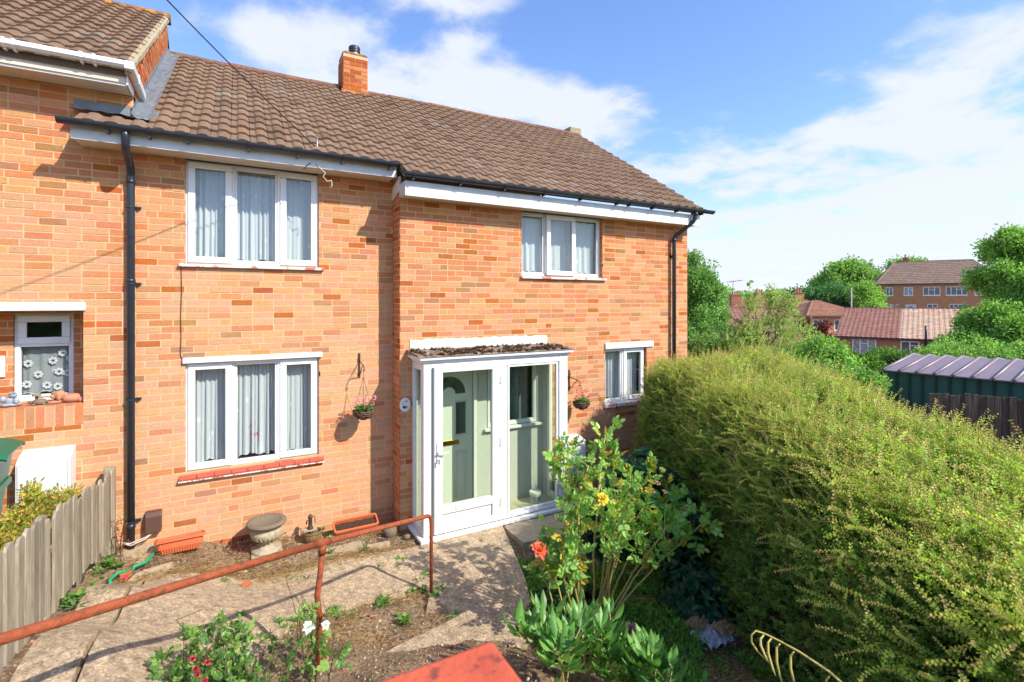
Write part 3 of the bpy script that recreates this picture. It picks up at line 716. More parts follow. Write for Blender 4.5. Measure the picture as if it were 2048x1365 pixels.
def arc(a, b, c, n=6):
    a, b, c = Vector(a), Vector(b), Vector(c); return [a*(1-t)**2+b*2*t*(1-t)+c*t*t for t in [i/n for i in range(n+1)]]
pipe(HOUSE, arc((-.98, 6.275, 4.70), (-.98, 6.275, 4.58), (-.985, 6.34, 4.52), 4)+arc((-.99, 6.60, 4.43), (-.99, 6.645, 4.38), (-.99, 6.645, 4.25), 4)+[(-.99, 6.645, .26)], .036, BLACKP,
     [(-.99, 6.645, 4.26), (-.99, 6.645, 3.20), (-.99, 6.645, .58)], [(-.99, 6.645, 3.99), (-.99, 6.645, 3.17), (-.99, 6.645, 1.93), (-.99, 6.645, .62)])
pipe(HOUSE, arc((6.93, 6.02, 4.53), (6.93, 6.02, 4.37), (6.88, 6.08, 4.33), 4)+arc((6.76, 6.24, 4.17), (6.71, 6.30, 4.13), (6.71, 6.30, 4.05), 4)+[(6.71, 6.30, -.2)], .034, BLACKP,
     [(6.71, 6.30, 4.06), (6.93, 6.02, 4.49)], [(6.71, 6.30, 3.78), (6.71, 6.30, 1.8)], yw=6.37)

# ---------------------------------------------------------------- windows
def ring(mb, x0, x1, z0, z1, w, y0, y1, wb=None, wt=None):
    wb = wb or w; wt = wt or w
    mb.box(x0, x1, y0, y1, z0, z0+wb); mb.box(x0, x1, y0, y1, z1-wt, z1); mb.box(x0, x0+w, y0, y1, z0+wb+.0003, z1-wt-.0003); mb.box(x1-w, x1, y0, y1, z0+wb+.0003, z1-wt-.0003)
def window(parent, name, x0, x1, z0, z1, y, lights, room=True, m=UPVC):
    """lights: (xa, xb, opening). The window is a part; its sashes and panes are sub-parts."""
    mb = MB(); ring(mb, x0, x1, z0, z1, .032, y, y+.06)
    for (a, b, o), (c, d, o2) in zip(lights, lights[1:]): mb.box(b, c, y-.001, y+.061, z0+.033, z1-.033)
    w = bevel(mb.obj(name, m, parent), .004)
    for a, b, op in lights:
        yy = y-.018 if op == 1 else (y-.05 if op == 2 else y+.012); zz0, zz1 = z0+(.012 if op else .030), z1-(.012 if op else .030)
        fw = .072 if op else .026
        mb = MB(); ring(mb, a, b, zz0, zz1, fw, yy, yy+.05); s = bevel(mb.obj('sash' if op else 'glazing_bead', m, w), .008)
        mb = MB(); g = .008; ring(mb, a+fw-g, b-fw+g, zz0+fw-g, zz1-fw+g, g+.001, yy+.022, yy+.03); mb.obj('gasket', BLACKP, w)
        mb = MB(); mb.box(a+fw-.01, b-fw+.01, yy+.026, yy+.032, zz0+fw-.01, zz1-fw+.01); mb.obj('pane', GLASS, w)
        if op == 1: mb = MB(); mb.box(a+.02, a+.05, yy+.052, yy+.07, (z0+z1)/2-.06, (z0+z1)/2+.06); mb.obj('window_handle', m, w)
    if room:
        mb = MB(); rz = 1.8
        mb.box(x0-.5, x1+.5, y+.1, y+rz, z0-.9, z1+.25, skip=('f',)); mb.f = [tuple(reversed(f)) for f in mb.f]; mb.obj('room', ROOM, parent)
        mb = MB(); mb.box(x0-.05, x1+.05, y+.08, y+.24, z0-.03, z0+.005); mb.obj('window_board', UPVC, parent)
    return w
def net(x0, x1, z0, z1, y, label, seed, folds=9, gather=.05, scallop=True, m=None):
    rg = random.Random(seed); mb = MB(); nx = int((x1-x0)/.012); nz = 10; vs = []
    ph = [(rg.uniform(.6, 1.5)*folds, rg.uniform(0, 6.3), rg.uniform(.3, 1)) for _ in range(4)]
    for j in range(nz+1):
        v = j/nz
        for i in range(nx+1):
            u = i/nx; d = sum(a*math.sin(6.28*f*u+p+v*.5*math.sin(p)) for f, p, a in ph)/2.2
            zb = z0+(.022*abs(math.sin(u*(x1-x0)/.11*math.pi)) if scallop else 0)+.012*math.sin(u*9+seed)
            vs.append((x0+(x1-x0)*u+.006*d, y+gather*d*(.55+.45*(1-v)), zb*(1-v)+z1*v))
    mb.add(vs, [(j*(nx+1)+i, j*(nx+1)+i+1, (j+1)*(nx+1)+i+1, (j+1)*(nx+1)+i) for j in range(nz) for i in range(nx)])
    o = mb.obj('net_curtain', m or NET, None, True)
    tag(o, label, 'curtain', 'net curtains in the house windows')
    mb = MB(); b0 = [v for v in vs[:nx+1]]
    mb.tube([Vector(v)+Vector((0, -.002, 0)) for v in b0[::2]], .004, 4); mb.obj('hem', PAINT, o)
    return o
window(HOUSE, 'window', W_UL[0], W_UL[1], W_UL[2], 4.582, 6.735, [(-.485, -.045, 1), (-.02, .435, 0), (.465, .888, 1)])
window(HOUSE, 'window', W_LL[0], W_LL[1], W_LL[2]+.004, 2.281, 6.735, [(-.485, -.045, 1), (-.02, .435, 0), (.465, .888, 1)])
window(HOUSE, 'window', 3.67, 5.168, 3.368, 4.316, 6.43, [(3.685, 4.10, 0), (4.12, 4.655, 2), (4.675, 5.14, 0)])
window(HOUSE, 'window', 5.232, 6.128, 1.325, 2.212, 6.43, [(5.245, 5.63, 0), (5.66, 6.11, 1)])
net(-.44, -.03, 3.45, 4.56, 6.88, 'left sheer net curtain in the upstairs window over the larger front window', 1)
net(0, .45, 3.47, 4.56, 6.88, 'middle sheer net curtain in the upper three pane window', 2, 8)
net(.48, .87, 3.45, 4.56, 6.88, 'right sheer net curtain in the upper left window below the hanging wire', 3, 7)
net(-.45, -.03, 1.10, 2.24, 6.88, 'left net curtain with wavy hem in the ground floor three pane window', 4, 6)
net(0, .45, 1.11, 2.24, 6.88, 'middle net curtain in the ground floor three pane window', 5, 9)
net(.47, .87, 1.10, 2.24, 6.88, 'right net curtain in the ground floor window nearest the hanging basket', 6, 9)
net(3.70, 5.13, 3.42, 4.29, 6.56, 'wide gathered net curtain in the upstairs window over the porch', 7, 16, .03)
net(5.26, 6.09, 1.37, 2.19, 6.56, 'bluish net curtain in the ground floor window beside the hedge', 8, 10, .04)
# flowers in a vase behind the middle lower pane
FV = thing('flower_vase', 'pink flowers in a pale vase behind the ground floor net curtain', 'vase', (.26, 6.95, 1.08))
mb = MB(); mb.lathe([(.03, 0), (.045, .03), (.05, .09), (.025, .14), (.035, .16)], 14, at=(.26, 6.95, 1.09)); mb.obj('vase', PAINT, FV, True)
mb = MB(); rgf = random.Random(4)
for i in range(11):
    c = Vector((.26+rgf.uniform(-.13, .12), 6.93+rgf.uniform(-.04, .03), 1.40+rgf.uniform(-.14, .14))); mb.tube([(.26, 6.95, 1.22), c], .003, 4, (.1, .2, .05))
    for k in range(7): leaf(mb, c, rvec(rgf)+Vector((0, -.5, .3)), Vector((0, 0, 1)), .05, .035, jit((.75, .28, .30), .15, rgf))
mb.obj('flowers', PETAL, FV)
# sills
def sill(x0, x1, y0, y1, z0, z1, m, parent, drop=.012):
    mb = MB(); mb.prism([(y0, z0), (y1, z0), (y1, z1+drop), (y0, z1)], (x0, x1), M=Matrix(((0, 1, 0, 0), (1, 0, 0, 0), (0, 0, 1, 0), (0, 0, 0, 1)))); mb.f = [tuple(reversed(f)) for f in mb.f]
    return bevel(mb.obj('sill', m, parent), .004)
FLAKY = mat('flaking_white_paint', (.74, .70, .66), col2=(.66, .60, .55), scale=9, rough=.7, stain=(.45, .10, .06), sscale=8, samt=.9, sthr=(.53, .58), bump=.3)
sill(-.565, .965, YL-.05, YL+.05, 3.37, 3.40, FLAKY, HOUSE)
sill(3.645, 5.23, YR-.05, YR+.06, 3.32, 3.352, FLAKY, HOUSE)
sill(5.20, 6.17, YR-.05, YR+.06, 1.262, 1.315, FLAKY, HOUSE)
SILLT = mat('red_painted_sill_tile', (.45, .09, .05), col2=(.38, .075, .04), scale=10, rough=.55, stain=(.72, .66, .62), sscale=9, samt=.85, sthr=(.60, .66))
x = -.565; sw = 1.53/9
for i in range(9):
    mb = MB(); xa, xb = x+i*sw+.003, x+(i+1)*sw-.003
    vs = [(xa, YL-.055, .975), (xb, YL-.055, .975), (xb, YL-.055, .995), (xa, YL-.055, .995), (xa, YL+.03, 1.045), (xb, YL+.03, 1.045), (xa, YL+.03, .975), (xb, YL+.03, .975)]
    mb.add(vs, [(0, 1, 2, 3), (3, 2, 5, 4), (1, 7, 5, 2), (0, 3, 4, 6), (0, 6, 7, 1)]); mb.obj('sill_tile', SILLT, HOUSE)
mb = MB(); mb.box(-.57, .97, YL-.052, YL+.02, .958, .974); mb.obj('sill_edge', FLAKY, HOUSE)
# neighbour window
NW_ = MB(); ring(NW_, WN[0], WN[1], WN[2], WN[3], .045, 7.07, 7.13, wb=.06); NW_.box(WN[0]+.046, WN[1]-.046, 7.069, 7.131, 2.50, 2.55)
NWW = bevel(NW_.obj('window', UPVC, NEIGH), .005)
mb = MB(); ring(mb, WN[0]+.03, WN[1]-.03, 2.53, 2.83, .07, 7.05, 7.07); bevel(mb.obj('sash', UPVC, NWW), .006)
mb = MB(); mb.box(WN[0]+.09, WN[1]-.09, 7.058, 7.062, 2.59, 2.77); mb.box(WN[0]+.04, WN[1]-.04, 7.10, 7.104, 1.98, 2.51); mb.obj('pane', GLASS, NWW)
mb = MB(); mb.box(-2.6, -1.2, 7.18, 8.8, 1.4, 3.2, skip=('f',)); mb.f = [tuple(reversed(f)) for f in mb.f]; mb.obj('room', ROOM, NEIGH)
LACE = net_mat('lace', dens=.45)
lc = net(-1.99, -1.59, 1.99, 2.50, 7.16, 'flower patterned lace curtain in the neighbouring small window', 9, 3, .012, m=LACE); lc['group'] = 'lace curtain'; del lc['group']
mb = MB(); rgl2 = random.Random(2)                        # lace flowers worked on the curtain
def lace_flower(x, z, r):
    for k in range(7):
        t = k*.898; cx, cz = x+math.cos(t)*r*.62, z+math.sin(t)*r*.62
        mb.add([(cx+math.cos(q)*r*.36, 7.135, cz+math.sin(q)*r*.36) for q in [i*1.0472 for i in range(6)]], [(0, 1, 2, 3, 4, 5)])
for x, z in ((-1.94, 2.32), (-1.86, 2.20), (-1.74, 2.34), (-1.69, 2.22), (-1.60, 2.36), (-1.62, 2.2), (-1.79, 2.08), (-1.95, 2.1), (-1.70, 2.06), (-1.66, 2.42)): lace_flower(x, z, .042)
mb.obj('lace_motif', PAINT, lc)
NP = MB(); NP.box(-2.36, -2.09, 7.025, 7.04, 2.20, 2.42); npo = bevel(NP.obj('house_number_plate', PAINT, None), .004)
tag(npo, 'white house number plate with dark numeral on brick beside the neighbouring window', 'number plate')
def text(name, body, size, loc, rot, m, parent=None, ex=.0015, align='CENTER'):
    cu = bpy.data.curves.new(name, 'FONT'); cu.body = body; cu.size = size; cu.extrude = ex; cu.align_x = align; cu.align_y = 'CENTER'
    q = bpy.data.objects.new(name, cu); COL.objects.link(q); bpy.context.view_layer.update()
    me = bpy.data.meshes.new_from_object(q.evaluated_get(bpy.context.evaluated_depsgraph_get())); bpy.data.objects.remove(q); me.materials.clear(); me.materials.append(m)
    o = bpy.data.objects.new(name, me); COL.objects.link(o); o.location = loc; o.rotation_euler = rot
    if parent is not None: o.parent = parent
    return o
text('numeral', '8', .17, (-2.165, 7.021, 2.30), (R(90), 0, 0), mat('navy_ink', (.03, .04, .08)), npo)

# ---------------------------------------------------------------- porch
PORCH = thing('porch', 'white glazed porch with moss covered flat top and front door behind', 'porch', (3.05, 5.9, .02))
PX0, PX1, PY0 = 2.01, 4.16, 5.90
mb = MB()
for x0, x1 in ((PX0, PX0+.085), (3.06, 3.175), (PX1-.14, PX1)): mb.box(x0, x1, PY0, PY0+.07, .075, 2.20)
mb.box(PX0+.086, PX1-.141, PY0+.001, PY0+.069, 2.13, 2.199); mb.box(3.176, PX1-.141, PY0+.001, PY0+.069, .075, .12)
mb.box(PX0+.086, 2.135, PY0+.004, PY0+.066, .075, 2.13)
ring(mb, 3.19, PX1-.155, .122, 2.128, .03, PY0+.012, PY0+.055)
for x in (PX0, PX1-.06):                                  # side frames
    mb.box(x, x+.06, PY0+.071, YR-.001, .075, .15); mb.box(x, x+.06, PY0+.071, YR-.001, 2.12, 2.199)
    mb.box(x+.001, x+.059, YR-.075, YR-.002, .151, 2.119); mb.box(x+.001, x+.059, PY0+.072, PY0+.12, .151, 2.119)
bevel(mb.obj('frame', UPVC, PORCH), .006)
mb = MB(); mb.box(3.215, PX1-.18, PY0+.03, PY0+.036, .147, 2.103); mb.obj('front_pane', GREENGLASS, PORCH)
mb = MB(); mb.box(PX0+.026, PX0+.032, PY0+.115, YR-.07, .145, 2.125); mb.obj('side_pane', GREENGLASS, PORCH)
mb = MB(); mb.box(PX1-.034, PX1-.028, PY0+.115, YR-.07, .145, 2.125); mb.obj('side_pane', GREENGLASS, PORCH)
mb = MB(); mb.box(PX0-.06, PX1+.07, PY0-.075, PY0+.0, .028, .072); mb.box(PX0-.06, PX0+.06, PY0+.001, YR-.001, .028, .072); mb.box(PX1-.06, PX1+.07, PY0+.001, YR-.001, .028, .072); bevel(mb.obj('sill', UPVC, PORCH), .008)
mb = MB(); mb.box(PX0+.061, PX1-.061, PY0+.001, YR+.06, -.3, .05); mb.obj('base', CONC2, PORCH)
FT = mat('cream_floor_tile', (.60, .56, .44), col2=(.50, .45, .34), scale=7, rough=.5)
for i in range(7):
    for j in range(2):
        mb = MB(); xa = PX0+.065+i*.29; mb.box(xa+.003, min(xa+.287, PX1-.062), PY0+.075+j*.24, min(PY0+.075+j*.24+.236, YR+.05), .05, .066+.0015*((i+j) % 2)); mb.obj('floor_tile', FT, PORCH)
# cornice and roof
mb = MB()
for dx, z0, z1 in ((.0, 2.2, 2.225), (.028, 2.226, 2.255), (.06, 2.256, 2.30)):
    mb.box(PX0-dx, PX1+dx, PY0-dx, YR-.002, z0, z1)
bevel(mb.obj('cornice', UPVC, PORCH), .006)
ROOFF = mat('mossy_roof_felt', (.40, .36, .30), col2=(.16, .10, .06), scale=10, detail=8, rough=.95, bump=1.2, bscale=40, contrast=1.6, stain=(.20, .085, .03), sscale=14, samt=.9, sthr=(.46, .58))
mb = MB(); vs = []; nx, ny = 60, 8
for j in range(ny+1):
    for i in range(nx+1):
        x = PX0-.075+(PX1-PX0+.15)*i/nx; y = PY0-.075+(YR-PY0+.07)*j/ny; vs.append((x, y, 2.305+.05*j/ny+(.014*noise.noise(Vector((x*14, y*14, 0))) if 0 < j < ny else -.003)))
n0 = len(vs)
for i in range(nx+1): vs.append((vs[i][0], vs[i][1], 2.298))
for j in range(ny+1): vs.append((vs[j*(nx+1)][0], vs[j*(nx+1)][1], 2.298))
mb.add(vs, [(j*(nx+1)+i, j*(nx+1)+i+1, (j+1)*(nx+1)+i+1, (j+1)*(nx+1)+i) for j in range(ny) for i in range(nx)]+[(n0+i, n0+i+1, i+1, i) for i in range(nx)]+[((j+1)*(nx+1), n0+nx+2+j, n0+nx+1+j, j*(nx+1)) for j in range(ny)])
mb.obj('roof', ROOFF, PORCH)
mossm = mat('dry_moss', (.16, .085, .035), col2=(.07, .045, .025), scale=40, rough=.97, bump=.8)
mt = MB(); rgm = random.Random(9)
for i in range(26): leaf(mt, rvec(rgm)*.012, rvec(rgm)+Vector((0, 0, .6)), Vector((0, 0, 1)), .022, .01, None, n=1)
mt = template(mt, mossm)
pts = [(RNG.uniform(PX0-.06, PX1+.06), PY0-.05+(RNG.random()**1.1)*.46) for _ in range(520)]
pts = [(x, y, 2.31+.05*(y-PY0+.07)/.53) for x, y in pts if noise.noise(Vector((x*3, y*6, 2))) > -.12]
scatter('moss', pts, [(0, 0, RNG.uniform(0, 6)) for _ in pts], [RNG.uniform(.5, 1.3) for _ in pts], [mt], PORCH)
# porch door
DX0, DX1 = 2.14, 3.055; GX0, GX1 = 2.255, 2.945
mb = MB(); yy = PY0-.022; y2 = PY0+.045
mb.box(DX0, GX0, yy, y2, .085, 2.165); mb.box(GX1, DX1, yy, y2, .085, 2.165)
mb.box(GX0+.0005, GX1-.0005, yy, y2, 2.09, 2.165); mb.box(GX0+.0005, GX1-.0005, yy, y2, .32, .425); mb.box(GX0+.0005, GX1-.0005, yy, y2, .085, .17)
mb.box(GX0+.001, GX1-.001, yy+.025, y2-.01, .17, .32)
DOOR = bevel(mb.obj('door', UPVC, PORCH), .009, 3)
mb = MB(); mb.box(GX0-.01, GX1+.01, yy+.03, yy+.036, .42, 2.10); mb.obj('pane', GREENGLASS, DOOR)
mb = MB(); mb.box(2.42, 2.86, yy-.008, yy+.004, .345, .408); bevel(mb.obj('letter_plate', UPVC, DOOR), .004)
mb = MB(); mb.box(2.17, 2.20, yy-.014, yy+.004, .98, 1.23); mb.tube([(2.185, yy-.01, 1.11), (2.185, yy-.05, 1.11), (2.20, yy-.055, 1.108), (2.31, yy-.055, 1.10)], .011, 8); bevel(mb.obj('handle', UPVC, DOOR), .003)
mb = MB(); mb.tube([(2.185, yy-.02, 1.02), (2.185, yy-.045, 1.02)], .008, 8); mb.box(2.178, 2.192, yy-.055, yy-.047, .97, 1.03); mb.obj('key', STEEL, DOOR)
mb = MB(); mb.box(2.12, 2.139, yy+.005, y2, .09, 2.16); mb.obj('gasket', GREYP, DOOR)
for z in (1.95, 1.12, .32):
    mb = MB(); mb.tube([(3.062, yy-.008, z-.055), (3.062, yy-.008, z+.055)], .011, 8); mb.box(3.03, 3.10, yy-.004, yy+.01, z-.045, z+.045); bevel(mb.obj('hinge', UPVC, DOOR), .003)
# porch back wall, front door and inner window (parts of the house)
IY = 6.47
mb = MB(); mb.box(2.02, 2.12, YR+.001, IY+.2, .05, 2.3); mb.box(3.0, 3.15, IY, IY+.1, .05, 2.3); mb.box(3.15, 4.12, IY, IY+.1, .05, 1.16); mb.box(3.99, 4.12, IY, IY+.1, 1.16, 2.3); mb.box(3.15, 3.99, IY, IY+.1, 2.14, 2.3); mb.box(2.12, 3.0, IY, IY+.1, 2.14, 2.3); mb.box(4.1, 4.119, YR+.01, IY, .05, 2.3)
mb.obj('porch_back_wall', RENDER, HOUSE)
mb = MB(); mb.box(3.10, 4.08, IY-.06, IY-.001, 1.12, 1.158); bevel(mb.obj('sill', UPVC, HOUSE), .006)
window(HOUSE, 'window', 3.17, 3.985, 1.165, 2.135, IY+.01, [(3.19, 3.965, 0)])
CURT = thing('porch_window_curtain', 'grey patterned curtain behind the dark window inside the porch', 'curtain', (3.6, 6.6, 1.2))
mb = MB(); vs = [(3.2+.78*i/60, 6.66+.02*math.sin(i*.55), z) for z in (1.18, 2.12) for i in range(61)]; mb.add(vs, [(i, i+1, 62+i, 61+i) for i in range(60)]); mb.obj('cloth', mat('grey_curtain', (.14, .18, .20), col2=(.22, .26, .28), scale=9, rough=.9), CURT, True)
DW = mat('pale_door_panel', (.66, .68, .62), rough=.45)
mb = MB(); ring(mb, 2.14, 2.985, .066, 2.13, .06, IY-.03, IY+.03, wb=.05); FD = bevel(mb.obj('front_door', UPVC, HOUSE), .006)
dx0, dx1, dz0, dz1 = 2.203, 2.922, .122, 2.065
# leaf with a fanlight opening, built as a 2D outline grid
mb = MB(); yd = IY-.022; cx = (dx0+dx1)/2
mb.box(dx0, dx1, yd+.012, yd+.045, dz0, dz1, skip=()); LEAF = mb.obj('door_leaf', DW, FD)
mb = MB()
def moulding(pts, r=.009, close=True):
    q = [Vector((x, yd+.010, z)) for x, z in pts]+([Vector((pts[0][0], yd+.010, pts[0][1]))] if close else []); mb.tube(q, r, 6)
R0 = .25; fan = [(cx-R0, 1.70)]+[(cx-R0*math.cos(t), 1.70+R0*.98*math.sin(t)) for t in [math.pi*i/14 for i in range(15)]]+[(cx+R0, 1.70), (cx+.10, 1.70)]+[(cx+.10*math.cos(t), 1.70+.10*math.sin(t)) for t in [math.pi*i/8 for i in range(9)]]+[(cx-.10, 1.70)]
moulding(fan)
for s in (-1, 1):
    xa, xb = sorted((cx+s*.09, cx+s*.26)); moulding([(xa, 1.12), (xb, 1.12), (xb, 1.60), (xa, 1.60)]); moulding([(xa, .25), (xb, .25), (xb, .90), (xa, .90)]); moulding([(xa+.03, .28), (xb-.03, .28), (xb-.03, .87), (xa+.03, .87)], .005)
mb.obj('panel_moulding', DW, FD, True)
DGL = mat('dark_textured_glass', (.035, .055, .06), col2=(.06, .085, .09), scale=60, rough=.12, spec=.6)
mb = MB(); mb.prism([(x*.985+cx*.015, z) for x, z in fan], (yd+.006, yd+.0125)); mb.obj('fanlight', DGL, FD)
for s in (-1, 1):
    mb = MB(); xa, xb = sorted((cx+s*.105, cx+s*.245)); mb.box(xa, xb, yd+.006, yd+.0125, 1.14, 1.58); mb.obj('door_pane', DGL, FD)
mb = MB(); mb.box(cx-.13, cx+.15, yd-.004, yd+.014, 1.0, 1.07); bevel(mb.obj('letter_plate', BRASS, FD), .006)
mb = MB(); mb.box(dx0-.003, dx1+.003, yd+.001, yd+.008, dz0-.006, dz0+.004); mb.box(dx1+.001, dx1+.008, yd+.001, yd+.01, dz0, dz1); mb.obj('door_seal', BLACKP, FD)
# ---------------------------------------------------------------- things fixed to or hanging on the house
IRON = mat('black_wrought_iron', (.03, .022, .02), col2=(.10, .045, .025), scale=30, rough=.6)
def bracket(x, yw, z, lab, side=0):
    t = thing('wall_bracket', lab, 'bracket', (x, yw, z), 'iron hanging basket brackets')
    mb = MB(); mb.box(x-.012, x+.012, yw-.014, yw-.006, z-.17, z+.15); mb.obj('back_plate', IRON, t)
    def c(*p): return [(x+side*q, yw-.012-a, z+b) for a, b, q in p]
    mb = MB(); mb.tube(c((0, .04, 0), (.10, .035, .02), (.22, .02, .04), (.27, .0, .05), (.285, -.04, .05), (.26, -.06, .05), (.245, -.04, .05)), .006, 6)
    mb.tube(c((0, -.13, 0), (.05, -.12, .01), (.14, -.03, .03), (.21, .015, .04)), .006, 6)
    mb.tube(c((0, .05, 0), (.03, .07, 0), (.035, .10, 0), (.015, .105, 0)), .005, 6); mb.tube(c((0, -.13, 0), (.03, -.10, 0), (.02, -.08, 0)), .005, 6); mb.obj('scroll_arm', IRON, t, True)
    return t
def basket(x, y, z, lab, seed, zh, pal):
    t = thing('hanging_basket', lab, 'hanging basket', (x, y, z), 'hanging baskets of pink flowers')
    rg = random.Random(seed); mb = MB(); Rr, H = .125, .10
    for k in range(5):                                    # woven bands
        v = k/4; r = Rr*math.sqrt(max(.05, 1-(1-v)**2.2)); zz = z-H*(1-v)
        mb.tube([(x+r*math.cos(a), y+r*math.sin(a), zz+.006*math.sin(a*9+k*1.5)) for a in [i*math.pi/16 for i in range(33)]], .010, 6)
    for i in range(16):
        a = i*math.pi/8; mb.tube([(x+Rr*math.sqrt(max(.02, 1-(1-v)**2.2))*1.02*math.cos(a), y+Rr*math.sqrt(max(.02, 1-(1-v)**2.2))*1.02*math.sin(a), z-H*(1-v)) for v in (0, .2, .5, .8, 1)], .006, 5)
    mb.obj('wicker_bowl', mat('wicker', (.17, .09, .055), col2=(.07, .035, .022), scale=60, rough=.7), t, True)
    mb = MB(); mb.lathe([(.02, -.085), (.08, -.07), (.112, -.01), (.10, 0), (.02, .012)], 18, at=(x, y, z)); mb.obj('moss_liner', mossm, t, True)
    mb = MB()
    for a in (0.3, 2.4, 4.5): mb.tube([(x+.118*math.cos(a), y+.118*math.sin(a), z), (x, y, zh-.07), (x, y, zh-.02)], .0025, 4)
    mb.obj('chain', IRON, t)
    mb = MB()
    for i in range(46):
        a = rg.uniform(0, 6.28); r = rg.uniform(.01, .11); b = Vector((x+r*math.cos(a), y+r*math.sin(a), z+rg.uniform(0, .06))); d = Vector((math.cos(a), math.sin(a), rg.uniform(-.1, .8)))
        leaf(mb, b, d, Vector((0, 0, 1)), rg.uniform(.045, .07), rg.uniform(.045, .06), jit(rg.choice([(.07, .28, .05), (.11, .38, .08), (.04, .17, .035)]), .15, rg), .2, .2, 2)
    mb.obj('leaves', FOLG, t)
    mb = MB()
    for hx, hz in ((-.07, .15), (.0, .10), (-.10, .07), (.11, .15), (.05, .05), (.09, .08), (.02, .16)):
        c = Vector((x+hx, y+rg.uniform(-.08, .04), z+hz+.02))
        mb.tube([(x, y, z), c], .003, 4, (.1, .25, .05))
        for k in range(26):
            q = rvec(rg); leaf(mb, c+q*.018, q+rvec(rg)*.5, rvec(rg), .022, .02, jit(rg.choice(pal), .1, rg), .1, .2, 1)
    mb.obj('flowers', PETAL, t)
bracket(1.405, YL, 2.155, 'black scroll bracket on brick wall left of the porch')
basket(1.40, YL-.27, 1.60, 'wicker hanging basket of pink geraniums left of the porch', 3, 2.10, [(.85, .32, .38), (.80, .20, .28), (.88, .45, .48)])
bracket(4.515, YR, 1.77, 'black scroll bracket on brick wall right of the porch')
basket(4.56, YR-.26, 1.46, 'wicker hanging basket of deeper pink geraniums right of the porch', 5, 1.74, [(.85, .22, .22), (.80, .13, .15), (.9, .36, .34)])
# oval house sign
t = thing('oval_house_sign', 'oval white ceramic number sign with painted flowers left of the porch', 'house sign', (1.915, YR-.02, 1.64))
mb = MB(); mb.prism([(1.915+.072*math.cos(a), 1.64+.092*math.sin(a)) for a in [i*math.pi/18 for i in range(36)]], (YR-.026, YR-.006)); bevel(mb.obj('plaque', mat('glazed_ceramic', (.78, .78, .74), rough=.2), t), .005)
mb = MB(); rgq = random.Random(3)
for i in range(40):
    a, r = rgq.uniform(0, 6.3), rgq.uniform(0, .022); c = rgq.choice([(.55, .12, .12), (.6, .3, .3), (.1, .2, .08), (.5, .1, .1)])
    cx, cz = 1.908+r*math.cos(a)*1.2, 1.615+r*math.sin(a)*.9; s = .005
    mb.add([(cx-s, YR-.0275, cz-s), (cx+s, YR-.0275, cz-s), (cx+s, YR-.0275, cz+s), (cx-s, YR-.0275, cz+s)], [(0, 1, 2, 3)], c)
for cx, cz in ((1.882, 1.65), (1.948, 1.615)): mb.add([(cx-.006, YR-.0275, cz-.006), (cx+.006, YR-.0275, cz-.006), (cx+.006, YR-.0275, cz+.006), (cx-.006, YR-.0275, cz+.006)], [(0, 1, 2, 3)], (.08, .09, .15))
mb.obj('painted_flowers', PETAL, t)
tx = text('numeral', '19', .045, (1.921, YR-.0275, 1.682), (R(90), 0, 0), mat('dark_ink', (.05, .05, .06)), None, .0006); tx.parent = t; tx.matrix_parent_inverse = FRAMES[t.name].inverted()
# meter cabinets
def cabinet(x0, x1, yw, z0, z1, d, lab, slope=.09):
    t = thing('meter_cabinet', lab, 'meter cabinet', ((x0+x1)/2, yw, z0), 'white meter cabinets on the walls')
    Mx = Matrix(((0, 1, 0, 0), (1, 0, 0, 0), (0, 0, 1, 0), (0, 0, 0, 1)))
    mb = MB(); mb.prism([(yw-d, z0), (yw, z0), (yw, z1), (yw-d*.55, z1-slope*.35), (yw-d, z1-slope)], (x0, x1), M=Mx); mb.f = [tuple(reversed(f)) for f in mb.f]; bevel(mb.obj('box', UPVC, t), .006)
    mb = MB(); mb.box(x0+.018, x1-.018, yw-d-.012, yw-d-.0005, z0+.015, z1-slope-.02); bevel(mb.obj('door', UPVC, t), .004)
    mb = MB(); mb.box(x0+.014, x1-.014, yw-d-.004, yw-d-.0002, z0+.011, z1-slope-.016); mb.obj('door_gap', GREYP, t)
    mb = MB(); mb.tube([(x0+.05, yw-d-.016, (z0+z1)/2), (x0+.05, yw-d-.010, (z0+z1)/2)], .012, 10); mb.obj('lock', STEEL, t)
cabinet(-1.86, -1.455, YL, .93, 1.50, .21, 'white meter cabinet on the neighbour wall above the yellow-green shrub')
cabinet(4.30, 4.66, YR, .30, .92, .24, 'white meter cabinet half hidden between the porch and the rose bush', .05)
# brown cable cover
t = thing('cable_cover', 'brown plastic cable entry cover low on the wall by the drainpipe', 'cable cover', (-.79, YL, .5))
mb = MB(); mb.prism([(YL-.10, .475), (YL-.02, .475), (YL-.005, .52), (YL-.005, .70), (YL-.06, .69), (YL-.09, .65)], (-.865, -.72), M=Matrix(((0, 1, 0, 0), (1, 0, 0, 0), (0, 0, 1, 0), (0, 0, 0, 1)))); mb.f = [tuple(reversed(f)) for f in mb.f]; bevel(mb.obj('cover', BROWNP, t), .008)
mb = MB(); mb.tube([(-.80, YL-.06, .48), (-.85, YL-.075, .44), (-.99, YL-.10, .41), (-1.1, YL-.09, .44), (-1.18, YL-.05, .5)], .007, 6); mb.tube([(-.78, YL-.06, .48), (-.86, YL-.09, .425), (-.98, YL-.12, .395), (-1.12, YL-.07, .45)], .007, 6); mb.obj('cable', WHITEC, t, True)
mb = MB(); mb.tube([(-.545, YL-.006, 3.36), (-.54, YL-.008, 3.1), (-.55, YL-.007, 2.8), (-.545, YL-.008, 2.6), (-.552, YL-.007, 2.38), (-.53, YL-.012, 2.33)], .005, 6)
tag(mb.obj('wall_cable', mat('brown_cable', (.10, .04, .02), rough=.6)), 'thin brown cable down the brick between the left upper and lower windows', 'cable')
